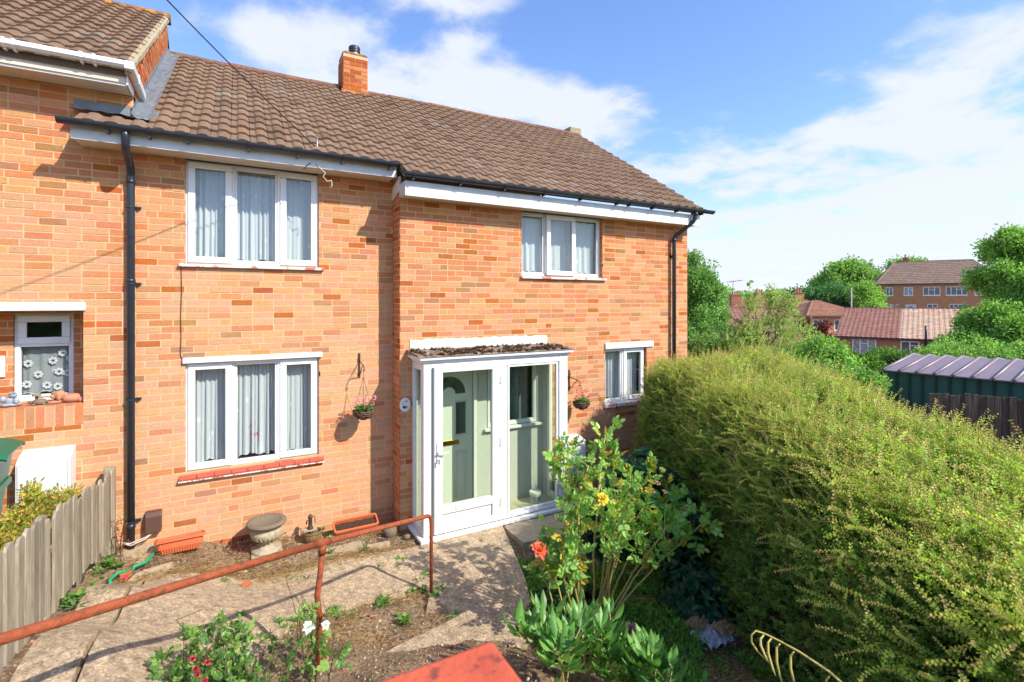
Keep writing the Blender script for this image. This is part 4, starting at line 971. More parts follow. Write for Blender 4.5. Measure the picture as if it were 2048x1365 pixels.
# overhead telephone wire with its junction box
t = thing('telephone_wire', 'thin black overhead wire running down to the white junction box on the fascia', 'wire', (.83, 6.40, 4.80))
a, b = Vector((.83, 6.385, 4.83)), Vector((-3.2, .80, 6.93)); mb = MB(); pts = []
for i in range(31):
    u = i/30; p = a.lerp(b, u); p.z -= .28*math.sin(math.pi*u)*1.0; pts.append(p)
mb.tube(pts, .0055, 5); mb.obj('overhead_wire', WIREM, t, True)
mb = MB(); mb.box(.735, .805, 6.385, 6.409, 4.66, 4.74); mb.obj('junction_box', UPVC, t)
mb = MB(); mb.box(.81, .90, 6.40, 6.409, 4.62, 4.75); mb.obj('back_board', GREYP, t)
mb = MB(); mb.tube([(.85, 6.385, 4.95), (.845, 6.37, 4.85), (.83, 6.37, 4.75), (.78, 6.36, 4.65), (.74, 6.35, 4.60)], .008, 6, (1, 1, 1)); mb.obj('bracket', STEEL, t, True)
def curl(p0, amp, n, r, m, seed):
    rg = random.Random(seed); p = Vector(p0); d = Vector((.2, -.1, -1)); pts = [p.copy()]
    for i in range(n):
        d = (d+rvec(rg)*amp).normalized(); d.y *= .5; p = p+d*.045; pts.append(p.copy())
    q = MB(); q.tube(pts, r, 5); q.obj('loose_wire', m, t, True)
mb = MB(); mb.tube([(.80, 6.36, 4.66), (.86, 6.33, 4.58), (.93, 6.32, 4.52), (.905, 6.32, 4.47), (.95, 6.32, 4.42), (1.0, 6.33, 4.44), (1.01, 6.33, 4.38), (.985, 6.33, 4.35)], .006, 6); mb.obj('loose_wire', WHITEC, t, True)
mb = MB(); mb.tube([(.82, 6.36, 4.66), (.74, 6.34, 4.60), (.69, 6.34, 4.54)], .005, 6); mb.obj('loose_wire', WIREM, t, True)
# ---------------------------------------------------------------- ornaments on the neighbour's sill
ZS = 1.926
t = thing('dog_figurine', 'terracotta figurine of a lying dog on the neighbouring window sill', 'figurine', (-1.53, 6.80, ZS))
mb = MB(); mb.blob((-1.50, 6.80, ZS+.045), (.10, .05, .048), n=14, m=9, jit=.03, seed=1); mb.blob((-1.60, 6.78, ZS+.085), (.05, .042, .05), n=12, m=8, jit=.03, seed=2)
mb.blob((-1.645, 6.775, ZS+.075), (.035, .025, .024), n=10, m=6, jit=.03, seed=3); mb.blob((-1.60, 6.74, ZS+.075), (.022, .012, .04), n=8, m=6, jit=.02, seed=4)
mb.blob((-1.64, 6.755, ZS+.018), (.06, .018, .018), n=8, m=6, seed=5); mb.blob((-1.42, 6.77, ZS+.03), (.045, .03, .03), n=8, m=6, seed=6); mb.obj('body', mat('terracotta_clay', (.55, .25, .14), col2=(.45, .18, .1), scale=30, rough=.8), t, True)
t = thing('frog_figurine', 'grey painted figurine on the left end of the neighbouring window sill', 'figurine', (-1.98, 6.80, ZS))
mb = MB()
for q in (((-1.98, 6.80, ZS+.02), (.085, .05, .02)), ((-1.98, 6.80, ZS+.055), (.05, .035, .04)), ((-1.96, 6.79, ZS+.115), (.035, .03, .032)), ((-2.03, 6.78, ZS+.08), (.028, .022, .035)), ((-1.93, 6.77, ZS+.06), (.025, .02, .035)), ((-1.945, 6.765, ZS+.14), (.012, .012, .014)), ((-1.975, 6.765, ZS+.142), (.012, .012, .014))): mb.blob(q[0], q[1], n=10, m=7, jit=.08, seed=int(q[0][2]*1000))
mb.obj('body', mat('grey_stone_paint', (.42, .46, .50), col2=(.16, .18, .22), scale=35, rough=.6), t, True)
t = thing('turtle_figurine', 'small brown turtle figurine in the middle of the neighbouring window sill', 'figurine', (-1.77, 6.79, ZS))
mb = MB(); mb.blob((-1.76, 6.79, ZS+.028), (.062, .045, .035), n=12, m=8, jit=.04, seed=1); mb.blob((-1.83, 6.785, ZS+.03), (.022, .016, .018), n=8, m=6, seed=2)
for dx, dy in ((-.04, -.035), (.04, -.035), (-.04, .035), (.04, .035)): mb.blob((-1.76+dx, 6.79+dy, ZS+.010), (.02, .013, .011), n=8, m=5, seed=3)
mb.obj('body', mat('brown_clay', (.22, .17, .10), col2=(.13, .09, .06), scale=40, rough=.7), t, True)
t = thing('mushroom_figurine', 'row of little toadstool ornaments behind the turtle on the sill', 'figurine', (-1.74, 6.93, ZS))
mb = MB()
for x, h in ((-1.82, .10), (-1.67, .11)): mb.lathe([(.012, 0), (.014, h*.7), (.04, h*.72), (.035, h*.9), (.012, h)], 12, at=(x, 6.93, ZS))
mb.box(-1.82, -1.67, 6.92, 6.94, ZS+.05, ZS+.062); mb.obj('body', mat('tan_clay', (.40, .27, .16), col2=(.2, .13, .08), scale=30, rough=.8), t, True)

# ---------------------------------------------------------------- picket fence at the left
F = thing('picket_fence', 'weathered grey picket fence descending the slope to the left drainpipe', 'fence', (-1.1, 5.0, .6))
rgp = random.Random(17); y = 6.53; i = 0
def fx(y): return -1.12-.0*(y)
while y > 3.05:
    w = .105 if y > 3.9 else .115; gap = rgp.choice([.012, .022, .035]) if y > 3.9 else rgp.choice([.02, .05, .06])
    g = ground(-1.12, y); h = rgp.uniform(.62, .66)+(.06 if y > 6.3 else 0); zt = 1.205+(6.55-y)*.155+rgp.uniform(-.032, .03)+(.05 if i < 2 else 0); zb = zt-.68
    lean = rgp.uniform(-.02, .02); x = -1.12+rgp.uniform(-.006, .006)
    poly = [(-w/2, 0), (w/2, 0), (w/2, zt-zb-.025), (w/2-.012, zt-zb-.004), (0, zt-zb+rgp.uniform(0, .012)), (-w/2+.012, zt-zb-.004), (-w/2, zt-zb-.03)]
    mb = MB(); Mx = Matrix.Translation((x, y-w/2, zb)) @ Matrix.Rotation(R(90), 4, 'Z') @ Matrix.Rotation(lean, 4, 'Y')
    mb.prism(poly, (-.009, .009), M=Mx); bevel(mb.obj('picket', WOOD, F), .0025, 1)
    y -= w+gap; i += 1
for dz in (.12, .44):
    mb = MB(); ya, yb = 6.5, 3.1
    za, zb = 1.205-.66+dz, 1.205+(6.55-3.1)*.155-.66+dz
    mb.add([(-1.165, ya, za), (-1.165, yb, zb), (-1.135, yb, zb), (-1.135, ya, za), (-1.165, ya, za+.07), (-1.165, yb, zb+.07), (-1.135, yb, zb+.07), (-1.135, ya, za+.07)], [(0, 1, 2, 3), (4, 7, 6, 5), (0, 4, 5, 1), (3, 2, 6, 7), (1, 5, 6, 2), (0, 3, 7, 4)]); mb.obj('rail', WOOD, F)
for y_, h_ in ((6.56, 1.26), (4.55, 1.50), (3.25, 1.62)): mb = MB(); mb.box(-1.20, -1.11 if y_ > 6 else -1.15, y_-.04, y_+.04, ground(-1.12, y_)-.2, h_); bevel(mb.obj('post', WOOD, F), .006)

# ---------------------------------------------------------------- wheeled bins beyond the fence
def bin_(x, y, z, s, rz, body, lab, lid):
    t = thing('wheeled_bin', lab, 'wheeled bin', (x, y, z), 'wheeled bins beside the neighbouring house')
    M = Matrix.Translation((x, y, z)) @ Matrix.Rotation(rz, 4, 'Z') @ Matrix.Scale(s, 4)
    def tr(vs): return [tuple(M @ Vector(v)) for v in vs]
    mb = MB(); b, tp = (.20, .22), (.275, .33)
    mb.add(tr([(-b[0], -b[1], .05), (b[0], -b[1], .05), (b[0], b[1], .05), (-b[0], b[1], .05), (-tp[0], -tp[1], .95), (tp[0], -tp[1], .95), (tp[0], tp[1], .95), (-tp[0], tp[1], .95)]), [(0, 3, 2, 1), (4, 5, 6, 7), (0, 1, 5, 4), (1, 2, 6, 5), (2, 3, 7, 6), (3, 0, 4, 7)])
    mb.box(-.29, .29, -.345, .345, .90, .955, M=M); mb.box(-.26, .26, -.318, -.29, .60, .66, M=M); bevel(mb.obj('body', body, t), .012)
    mb = MB(); n = 8; vs = []
    for i in range(n+1):
        u = i/n; yy = -.40+.78*u; zz = .962+.075*math.sin(math.pi*min(1, u*1.05))**.7
        vs += [(-.31, yy, zz-.03), (-.27, yy, zz), (.27, yy, zz), (.31, yy, zz-.03)]
    mb.add(tr(vs), [(4*i+j, 4*i+j+1, 4*i+5+j, 4*i+4+j) for i in range(n) for j in range(3)]); L_ = mb.obj('lid', lid, t)
    sm = L_.modifiers.new('solid', 'SOLIDIFY'); sm.thickness = .02
    mb = MB(); mb.tube(tr([(-.25, .40, .92), (.25, .40, .92)]), .016*s, 8); mb.obj('handle', body, t, True)
    for sx in (-.23, .23):
        mb = MB(); mb.tube(tr([(sx-.03, .24, .11), (sx+.03, .24, .11)]), .11*s, 18); wl = mb.obj('wheel', BLACKP, t, False)
        mb = MB(); q = .032 if sx > 0 else -.032; mb.tube(tr([(sx, .24, .11), (sx+q, .24, .11)]), .06*s, 14); mb.obj('wheel_hub', mat('yellow_green_plastic', (.45, .55, .02), rough=.5), wl)
bin_(-2.10, 5.95, .72, 1.0, R(95), GREENP, 'dark green wheeled bin with closed lid at the left edge', GREENP)
bin_(-2.12, 5.35, .42, .78, R(80), GREYP, 'small grey food bin with yellow-green wheel low at the left edge', GREYP)

# ---------------------------------------------------------------- handrail
H = thing('handrail', 'rust red tubular handrail with two posts running down beside the concrete path', 'handrail', (1.73, 4.84, 0))
P1, P2, P3 = Vector((1.73, 4.84, .81)), Vector((.55, 3.89, 1.205)), Vector((-.86, 2.71, 1.632)); d_ = (P3-P2).normalized()
mb = MB(); mb.tube([P2+Vector((.02, .016, -.006)), P2.lerp(P3, .5)+Vector((0, 0, .004)), P3, P3+d_*1.6], .0235, 14); mb.obj('rail', RUST, H, True)
mb = MB(); q = (P1-P2).normalized(); mb.tube([P2-q*.02, P1-q*.14]+arc(P1-q*.10, P1+Vector((.0, 0, .012)), P1+Vector((0, 0, -.10)), 6)+[P1+Vector((0, 0, -.86))], [.0225, .020]+[.0185]*7+[.0165], 14); mb.obj('end_post', RUST, H, True)
mb = MB(); mb.tube([P2-q*.055, P2+q*.07], .029, 14); mb.tube([P2+Vector((0, 0, -.01)), P2+Vector((0, 0, -.085))], .028, 14); mb.obj('tee_fitting', RUST, H, True)
mb = MB(); mb.tube([P2+Vector((0, 0, -.06)), P2+Vector((-.012, -.01, -.20)), P2+Vector((-.038, -.03, -.36)), P2+Vector((-.022, -.018, -.52)), P2+Vector((-.02, -.01, -1.15))], .021, 12); mb.obj('post', RUST, H, True)
# brick gate pier close to the camera
t = thing('gate_pier', 'red painted concrete pier cap out of focus at the bottom edge', 'pier', (.33, .89, 1.3))
CAPM = mat('red_painted_cap', (.62, .115, .05), col2=(.50, .085, .04), scale=7, rough=.75, stain=(.13, .04, .035), sscale=20, samt=.75, sthr=(.58, .66), bump=.4)
mb = MB(); mb.box(.10, .56, .67, 1.12, 2.07, 2.13); bevel(mb.obj('cap', CAPM, t), .014)
mb = MB(); mb.box(.135, .525, .705, 1.085, 1.1, 2.065); mb.obj('pier_core', MORTAR, t)
for (ox, oy, rz, w) in ((.13, 1.09, 180, .40), (.53, .70, 90, .39)):
    M = Matrix.Translation((.53 if rz == 180 else .53, 1.09 if rz == 180 else .70, 0)) @ Matrix.Rotation(R(rz), 4, 'Z')
    for k in range(12):
        z = 1.15+k*.0755; xs = [0, w/2, w] if k % 2 else [0, w*.25, w*.75, w]
        for a, b in zip(xs, xs[1:]):
            q = MB(); q.box(a+.004, b-.004, -.003, .03, z+.004, z+.070, quant(jit(random.choice(REDB), .1)), M=M, skip=('k',)); q.obj('brick', BRICK, t)

# ---------------------------------------------------------------- pots and bits on the bed
def trough(x, y, z, L, rz, lab, tilt=0, soil=True):
    t = thing('plant_trough', lab, 'trough', (x, y, z), 'terracotta plastic troughs by the wall')
    M = Matrix.Translation((x, y, z)) @ Matrix.Rotation(rz, 4, 'Z') @ Matrix.Rotation(tilt, 4, 'X')
    def rr_(l, w, zz, r=.03, n=5):
        pts = []
        for sx, sy, a0 in ((1, 1, 0), (-1, 1, 90), (-1, -1, 180), (1, -1, 270)):
            for i in range(n): a = R(a0+90*i/(n-1)); pts.append(M @ Vector((sx*(l/2-r)+r*math.cos(a), sy*(w/2-r)+r*math.sin(a), zz)))
        return pts
    rings = [rr_(L*.80, .105, 0), rr_(L*.90, .14, .115), rr_(L*.91, .145, .118), rr_(L, .19, .120), rr_(L, .19, .148), rr_(L*.93, .145, .150), rr_(L*.90, .13, .05)]
    n = 20; vs = [v for r_ in rings for v in r_]; fs = [(i*n+k, i*n+(k+1) % n, (i+1)*n+(k+1) % n, (i+1)*n+k) for i in range(len(rings)-1) for k in range(n)]
    fs += [tuple(range(n-1, -1, -1)), tuple(len(vs)-n+k for k in range(n))]
    mb = MB(); mb.add(vs, fs); mb.obj('body', TERRA, t, True).modifiers.new('edge', 'EDGE_SPLIT').split_angle = R(35)
    mb = MB(); m_ = int(L/.03)
    for i in range(m_):
        u = (i+.5)/m_-.5; mb.tube([M @ Vector((u*L*.76, -.057, .008)), M @ Vector((u*L*.84, -.0735, .112))], .004, 5)
    mb.obj('ribs', TERRA, t, True)
    if soil:
        mb = MB(); nx, ny = 22, 7; vs = [M @ Vector(((i/nx-.5)*L*.90, (j/ny-.5)*.125, .118+.014*noise.noise(Vector((i*.9, j*.9, x))))) for j in range(ny+1) for i in range(nx+1)]
        mb.add(vs, [(j*(nx+1)+i, j*(nx+1)+i+1, (j+1)*(nx+1)+i+1, (j+1)*(nx+1)+i) for j in range(ny) for i in range(nx)]); mb.obj('potting_soil', mat('crumbly_compost', (.13, .06, .03), col2=(.05, .03, .02), scale=60, rough=.98, bump=1.5, bscale=120, contrast=2), t)
trough(-.525, 6.37, ground(-.5, 6.3)+.02, .45, R(2), 'orange plastic trough tipped forward at the wall by the green hose', R(-12), False)
trough(1.30, 6.45, ground(1.3, 6.45)+.02, .54, R(1), 'orange plastic trough filled with dark compost near the porch', R(24))
# urn
UX, UY = .30, 6.36; UZ = ground(UX, UY)+.0
t = thing('garden_urn', 'wide stone urn on a square foot standing against the brick wall', 'urn', (UX, UY, UZ))
mb = MB(); mb.lathe([(.155, .0), (.16, .012), (.15, .03), (.10, .042), (.085, .055), (.062, .075), (.058, .095), (.07, .108), (.10, .125), (.15, .165), (.172, .20), (.168, .235), (.145, .262), (.150, .275)], 32, at=(UX, UY, UZ+.015)); mb.obj('bowl', STONE, t, True)
mb = MB(); mb.lathe([(.150, .275), (.20, .300), (.212, .318), (.205, .335), (.165, .342), (.13, .318), (.05, .308), (.01, .306)], 32, at=(UX, UY, UZ+.015)); mb.obj('rim', GRAVELSTONE, t, True)
mb = MB(); mb.box(UX-.16, UX+.16, UY-.16, UY+.16, UZ-.02, UZ+.016); bevel(mb.obj('foot', STONE, t), .006)
mb = MB()
for i in range(22):
    a = i*2*math.pi/22; mb.tube([(UX+r*math.cos(a), UY+r*math.sin(a), UZ+z) for r, z in ((.095, .138), (.145, .178), (.166, .213))], [.008, .014, .006], 6)
mb.obj('fluting', STONE, t, True)
# little barrel with a pump figure
BX, BY = .80, 6.44; BZ = ground(BX, BY)+.01
t = thing('barrel_planter', 'small half barrel planter with a bronze pump beside the urn', 'planter', (BX, BY, BZ))
mb = MB()
for i in range(16):
    a0, a1 = i*math.pi/8+.02, (i+1)*math.pi/8-.02; vs = []
    for r, z in ((.085, 0), (.105, .05), (.112, .115)):
        vs += [(BX+r*math.cos(a), BY+r*math.sin(a)*.8, BZ+z) for a in (a0, a1)]+[(BX+(r-.012)*math.cos(a), BY+(r-.012)*math.sin(a)*.8, BZ+z) for a in (a1, a0)]
    mb.add(vs, [(0, 1, 5, 4), (1, 2, 6, 5), (2, 3, 7, 6), (3, 0, 4, 7), (4, 5, 9, 8), (5, 6, 10, 9), (6, 7, 11, 10), (7, 4, 8, 11), (8, 9, 10, 11)])
mb.obj('staves', mat('ochre_wood', (.30, .19, .07), col2=(.16, .10, .045), scale=20, rough=.8), t)
mb = MB()
for r, z in ((.095, .025), (.111, .09)): mb.tube([(BX+r*math.cos(a), BY+r*math.sin(a)*.8, BZ+z) for a in [i*math.pi/10 for i in range(21)]], .006, 6)
mb.obj('hoop', mat('brown_hoop', (.14, .08, .04), rough=.6), t, True)
mb = MB(); mb.box(BX-.10, BX+.05, BY-.02, BY+.09, BZ+.115, BZ+.13); mb.obj('ledge', STONE, t)
mb = MB(); mb.lathe([(.035, 0), (.032, .015), (.024, .03), (.022, .12), (.03, .135), (.022, .16), (.006, .175)], 14, at=(BX-.02, BY+.03, BZ+.13)); mb.tube([(BX-.02, BY+.03, BZ+.24), (BX-.06, BY+.02, BZ+.235), (BX-.065, BY+.02, BZ+.20)], .009, 8); mb.tube([(BX-.01, BY+.03, BZ+.27), (BX+.03, BY+.03, BZ+.28), (BX+.035, BY+.03, BZ+.19)], .005, 6); mb.obj('pump', mat('bronze', (.10, .055, .035), rough=.5, metal=.4), t, True)
# bucket in the porch
KX, KY, KZ = 3.80, 6.20, .068
t = thing('plastic_bucket', 'small white lidded plastic tub with blue band on the porch floor', 'bucket', (KX, KY, KZ))
mb = MB(); mb.lathe([(.068, 0), (.070, .004), (.080, .125)], 28, at=(KX, KY, KZ)); mb.obj('tub', mat('off_white_plastic', (.74, .74, .68), rough=.4), t, True)
mb = MB(); mb.lathe([(.084, .122), (.088, .125), (.088, .155), (.084, .162), (.03, .160)], 28, at=(KX, KY, KZ)); mb.obj('lid', mat('off_white_plastic', (0, 0, 0)), t)
mb = MB(); mb.lathe([(.0735, .035), (.0790, .105)], 28, at=(KX, KY, KZ)); mb.f = mb.f[:-2]; mb.obj('label_band', mat('label_blue', (.20, .36, .42), col2=(.52, .60, .58), scale=38, rough=.5, contrast=2), t, True)
# stones, rubble, hose
def stone(x, y, r, lab, name='stone', m=None, sz=.7, seed=1, g=None):
    z = ground(x, y); mb = MB(); mb.blob((x, y, z+r*sz*.6), (r, r*.85, r*sz), n=12, m=8, jit=.12, seed=seed); return tag(mb.obj(name, m or GRAVELSTONE, None, True), lab, 'stone', g)
stone(1.70, 6.28, .085, 'speckled rounded stone at the wall just left of the porch', seed=3, sz=1.1)
stone(1.86, 6.1, .045, 'small stone between the porch sill and the speckled rock', seed=5)
rgs = random.Random(22)
t = MB(); t.box(-.99, -.89, 5.98, 6.05, ground(-.95, 6)+.0, ground(-.95, 6)+.06, (.42, .14, .06), M=Matrix.Translation((-.94, 6.01, 0)) @ Matrix.Rotation(R(25), 4, 'Z') @ Matrix.Translation((.94, -6.01, 0)))
tag(bevel(t.obj('broken_brick', BRICK), .008), 'broken red brick lying by the fence foot near the green hose', 'brick')
t = MB(); t.box(-.05, .05, -.03, .03, 0, .02, (.50, .15, .06), M=Matrix.Translation((.08, 5.62, ground(.1, 5.6)+.035)) @ Matrix.Rotation(R(35), 4, 'Z') @ Matrix.Rotation(R(12), 4, 'X'))
tag(bevel(t.obj('tile_shard', BRICK), .004), 'small orange tile shard on the path edge under the handrail', 'tile shard')
def chunk(name, poly, z0, h, m, lab, cat, seed):
    rg = random.Random(seed); n = len(poly); vs = [(x, y, z0) for x, y in poly]+[(x+rg.uniform(-.01, .01), y+rg.uniform(-.01, .01), z0+h+rg.uniform(-.012, .012)) for x, y in poly]
    mb = MB(); mb.add(vs, [tuple(range(n, 2*n))]+[(i, (i+1) % n, n+(i+1) % n, n+i) for i in range(n)]); return tag(bevel(mb.obj(name, m), .008), lab, cat)
chunk('drain_surround', [(-1.12, 6.28), (-.80, 6.26), (-.72, 6.45), (-.60, 6.68), (-1.1, 6.68)], .2, .14, CONC2, 'rough concrete surround at the foot of the left drainpipe', 'concrete surround', 3)
chunk('rubble_lump', [(-.90, 5.88), (-.78, 5.84), (-.58, 6.02), (-.56, 6.10), (-.72, 6.08), (-.86, 5.98)], .28, .07, CONC2, 'flat pale mortar lump in front of the green hose', 'rubble', 4)
chunk('edging_stone', [(.86, 6.0), (1.30, 5.98), (1.36, 6.14), (1.26, 6.22), (.90, 6.20)], -.02, .10, CONC2, 'long pale broken edging slab in the bed below the compost trough', 'edging', 5)
chunk('edging_piece', [(1.34, 5.98), (1.62, 5.99), (1.64, 6.07), (1.36, 6.08)], -.02, .085, CONC2, 'short broken edging piece in the bed nearest the porch', 'edging', 6)
HS = thing('garden_hose', 'green garden hose emerging beside the tipped orange trough', 'hose', (-.8, 6.1, .35))
def gz(x, y, d=.02): return (x, y, ground(x, y)+d)
mb = MB(); mb.tube([(-.76, 6.36, .36), gz(-.76, 6.26, .035), gz(-.80, 6.14, .035), gz(-.88, 6.08, .05), (-.905, 6.06, .33)], .018, 10); mb.tube([gz(-.93, 6.02, .06), gz(-1.0, 6.0, .07), gz(-1.05, 5.95, .04), gz(-1.03, 5.9, .03)], .016, 8); mb.obj('tube', mat('bright_green_hose', (.02, .30, .12), col2=(.015, .24, .10), scale=20, rough=.5), HS, True)
mb = MB(); mb.tube([gz(-.94, 5.92, .03), gz(-.90, 5.93, .045)], .022, 10); mb.obj('connector', mat('red_plastic', (.55, .02, .06), rough=.4), HS, True)
# torn bag and cardboard on the soil
def crumple(name, cx, cy, w, l, m, parent, seed, h=.06, rz=0, z0=.02):
    mb = MB(); n = 16; vs = []
    for j in range(n+1):
        for i in range(n+1):
            u, v = (i/n-.5), (j/n-.5); q = 1+.35*noise.noise(Vector((u*3, v*3, seed)))
            x = cx+(u*w*q*math.cos(rz)-v*l*q*math.sin(rz)); y = cy+(u*w*q*math.sin(rz)+v*l*q*math.cos(rz))
            vs.append((x, y, ground(x, y)+z0+h*(.5+abs(noise.noise(Vector((u*6, v*6, seed+9))))*1.6)*(1-1.6*max(abs(u), abs(v))**2)))
    mb.add(vs, [(j*(n+1)+i, j*(n+1)+i+1, (j+1)*(n+1)+i+1, (j+1)*(n+1)+i) for j in range(n) for i in range(n)]); return mb.obj(name, m, parent)
q = P(1428, 1255, 4.3)
RB = thing('torn_bag', 'torn grey plastic bag lying on the soil at the foot of the hedge', 'litter', (q.x, q.y, q.z))
crumple('plastic', q.x-.02, q.y, .30, .22, mat('grey_film', (.50, .52, .58), col2=(.36, .37, .44), scale=18, rough=.35), RB, 3, .07)
crumple('printed_corner', q.x+.06, q.y-.13, .10, .07, mat('purple_film', (.22, .03, .14), rough=.4), RB, 5, .05)
CB = thing('cardboard_scrap', 'crumpled brown cardboard scrap sticking out of the torn bag', 'litter', (q.x, q.y, q.z))
KR = mat('kraft_card', (.42, .27, .15), col2=(.32, .2, .11), scale=15, rough=.9)
crumple('flap', q.x-.03, q.y+.15, .22, .16, KR, CB, 8, .07, .4, .03); crumple('flap', q.x+.09, q.y-.03, .17, .14, KR, CB, 12, .06, .2, .07)
# ---------------------------------------------------------------- small stuff on the ground
def in_path(x, y):
    if y > 5.84 and x > 1.95: return True
    if x < -1.04: return False
    if x < 1.70:
        near = np.interp(x, [-1.04, -.76, .45, 1.7], [3.55, 3.82, 4.72, 5.0]); return near < y < 5.84
    if x < 3.07: 
        return (4.05 < y < 5.84 and x < 2.46+(y-4.0)*.36 and (y > 4.8 or x > 1.42+(y-4.2)*.45))
    return 5.22 < y and x < 4.5
pt = []
for s in range(5):
    mb = MB(); mb.blob((0, 0, .2), (1, .8, .6), n=6, m=4, jit=.25, seed=s, c=jit([(.34, .26, .18), (.22, .16, .11), (.50, .42, .32), (.30, .14, .08), (.14, .10, .07)][s], .1)); pt.append(template(mb, mat('pebble', (0, 0, 0), attr=True, rough=.9, rnd=.3)))
pp = []
while len(pp) < 9000:
    x, y = RNG.uniform(-1.1, 5.6), RNG.uniform(1.5, 6.6)
    if in_path(x, y): continue
    pp.append((x, y, ground(x, y)-.016+noise.noise(Vector((x*5, y*5, 0)))*.022+noise.noise(Vector((x*14, y*14, 3)))*.014))
scatter('gravel', pp, RNG.uniform(0, 6, (len(pp), 3)), RNG.gamma(1.5, .0034, len(pp))+.002, pt)
# dead straw and fallen bits
mb = MB(); rgx = random.Random(2)
for i in range(12):
    a = rgx.uniform(0, 6.28); p = Vector((rgx.uniform(-.05, .05), rgx.uniform(-.05, .05), .006)); d = Vector((math.cos(a), math.sin(a), rgx.uniform(-.1, .15)))
    leaf(mb, p, d, Vector((0, 0, 1)), rgx.uniform(.03, .09), .004, jit(rgx.choice([(.42, .27, .12), (.30, .17, .07), (.5, .36, .19)]), .15, rgx), .1, .1, 1)
straw = template(mb, FOL)
pp = []
for _ in range(900):
    x, y = RNG.uniform(-1.05, 2.0), RNG.uniform(4.0, 6.6)
    if in_path(x, y): continue
    if noise.noise(Vector((x*2, y*3, 5))) > -.15: pp.append((x, y, ground(x, y)+.004))
for _ in range(500):
    x, y = RNG.uniform(2.6, 4.6), RNG.uniform(2.2, 4.8); pp.append((x, y, ground(x, y)+.004))
for _ in range(160):
    x, y = RNG.uniform(-1.0, 1.7), 5.84+RNG.normal()*.05; pp.append((x, y, ground(x, y)+.03))
scatter('dry_litter', pp, np.c_[np.zeros((len(pp), 2)), RNG.uniform(0, 6, len(pp))], RNG.uniform(.5, 1.4, len(pp)), [straw])
# weeds
def rosette(n, L, w, pal, seed, up=.7, seg=2, m=None, h=0):
    rg = random.Random(seed); mb = MB()
    for i in range(n):
        a = i*2.4+rg.uniform(-.3, .3); d = Vector((math.cos(a), math.sin(a), rg.uniform(up*.4, up*1.5)))
        leaf(mb, Vector((0, 0, h*i/n)), d, Vector((0, 0, 1)), L*rg.uniform(.6, 1.15), w*rg.uniform(.8, 1.2), jit(rg.choice(pal), .15, rg), rg.uniform(.1, .5), .25, seg)
    return template(mb, m or FOL)
WG = [(.13, .28, .045), (.18, .35, .06), (.22, .36, .08), (.10, .2, .04)]
weeds = [rosette(12, .09, .028, WG, 1), rosette(16, .07, .015, WG, 2, 1.2, 2, None, .03), clump(FOL, 40, .05, .03, .018, WG, .6, 3, 1), rosette(10, .12, .02, [(.18, .24, .08), (.12, .2, .05)], 4, 1.4)]
wp = []
for px, py, n in ((620,1158,3),(640,1065,3),(560,1070,2),(585,1160,4),(735,1100,3),(790,1135,3),(800,1240,4),(838,1180,5),(875,1190,8),(225,1110,9),(210,1130,5),(245,1135,3),(150,1200,6),(190,1185,4),(205,1150,4),(760,1130,2),(440,1170,2),(575,1250,6),(545,1290,6),
                  (700,1230,2),(770,1210,4),(660,1115,2),(130,1210,5),(480,1235,2),(905,1230,1),(1035,1170,3),(845,1155,2)):
    for _ in range(n):
        x_, y_ = px+RNG.normal()*9, py+RNG.normal()*5
        t0 = 3; 
        for _i in range(25):
            q = P(x_, y_, t0); t0 *= 1+.5*(q.z-ground(q.x, q.y))/max(.4, CAMZ-q.z)
        q = P(x_, y_, t0); wp.append((q.x, q.y, ground(q.x, q.y)))
scatter('weeds', wp, np.c_[RNG.uniform(-.2, .2, (len(wp), 2)), RNG.uniform(0, 6, len(wp))], RNG.uniform(.45, 1.1, len(wp)), weeds)
# ground cover on the right-hand bed
gp = []
for _ in range(5200):
    x, y = RNG.uniform(2.3, 5.2), RNG.uniform(1.6, 5.1)
    if in_path(x, y) or x < 2.50+(y-4.1)*.36: continue
    q = noise.noise(Vector((x*1.5, y*1.5, 8)))
    u = (x*CY-y*SY)/(x*SY+y*CY)*1000+1024
    if 1400 < u < 1520 and RNG.random() < .93: continue
    if q > -.12: gp.append((x, y, ground(x, y)))
GC = [(.15, .31, .05), (.20, .38, .07), (.26, .42, .10), (.11, .24, .04)]
gct = [clump(FOL, 60, .07, .035, .022, GC, .8, 21, 1), rosette(18, .09, .03, GC, 22, 1.0), clump(FOL, 46, .09, .045, .02, GC, .9, 23, 1)]
scatter('ground_cover', gp, np.c_[RNG.uniform(-.3, .3, (len(gp), 2)), RNG.uniform(0, 6, len(gp))], RNG.uniform(.5, 1.15, len(gp)), gct)

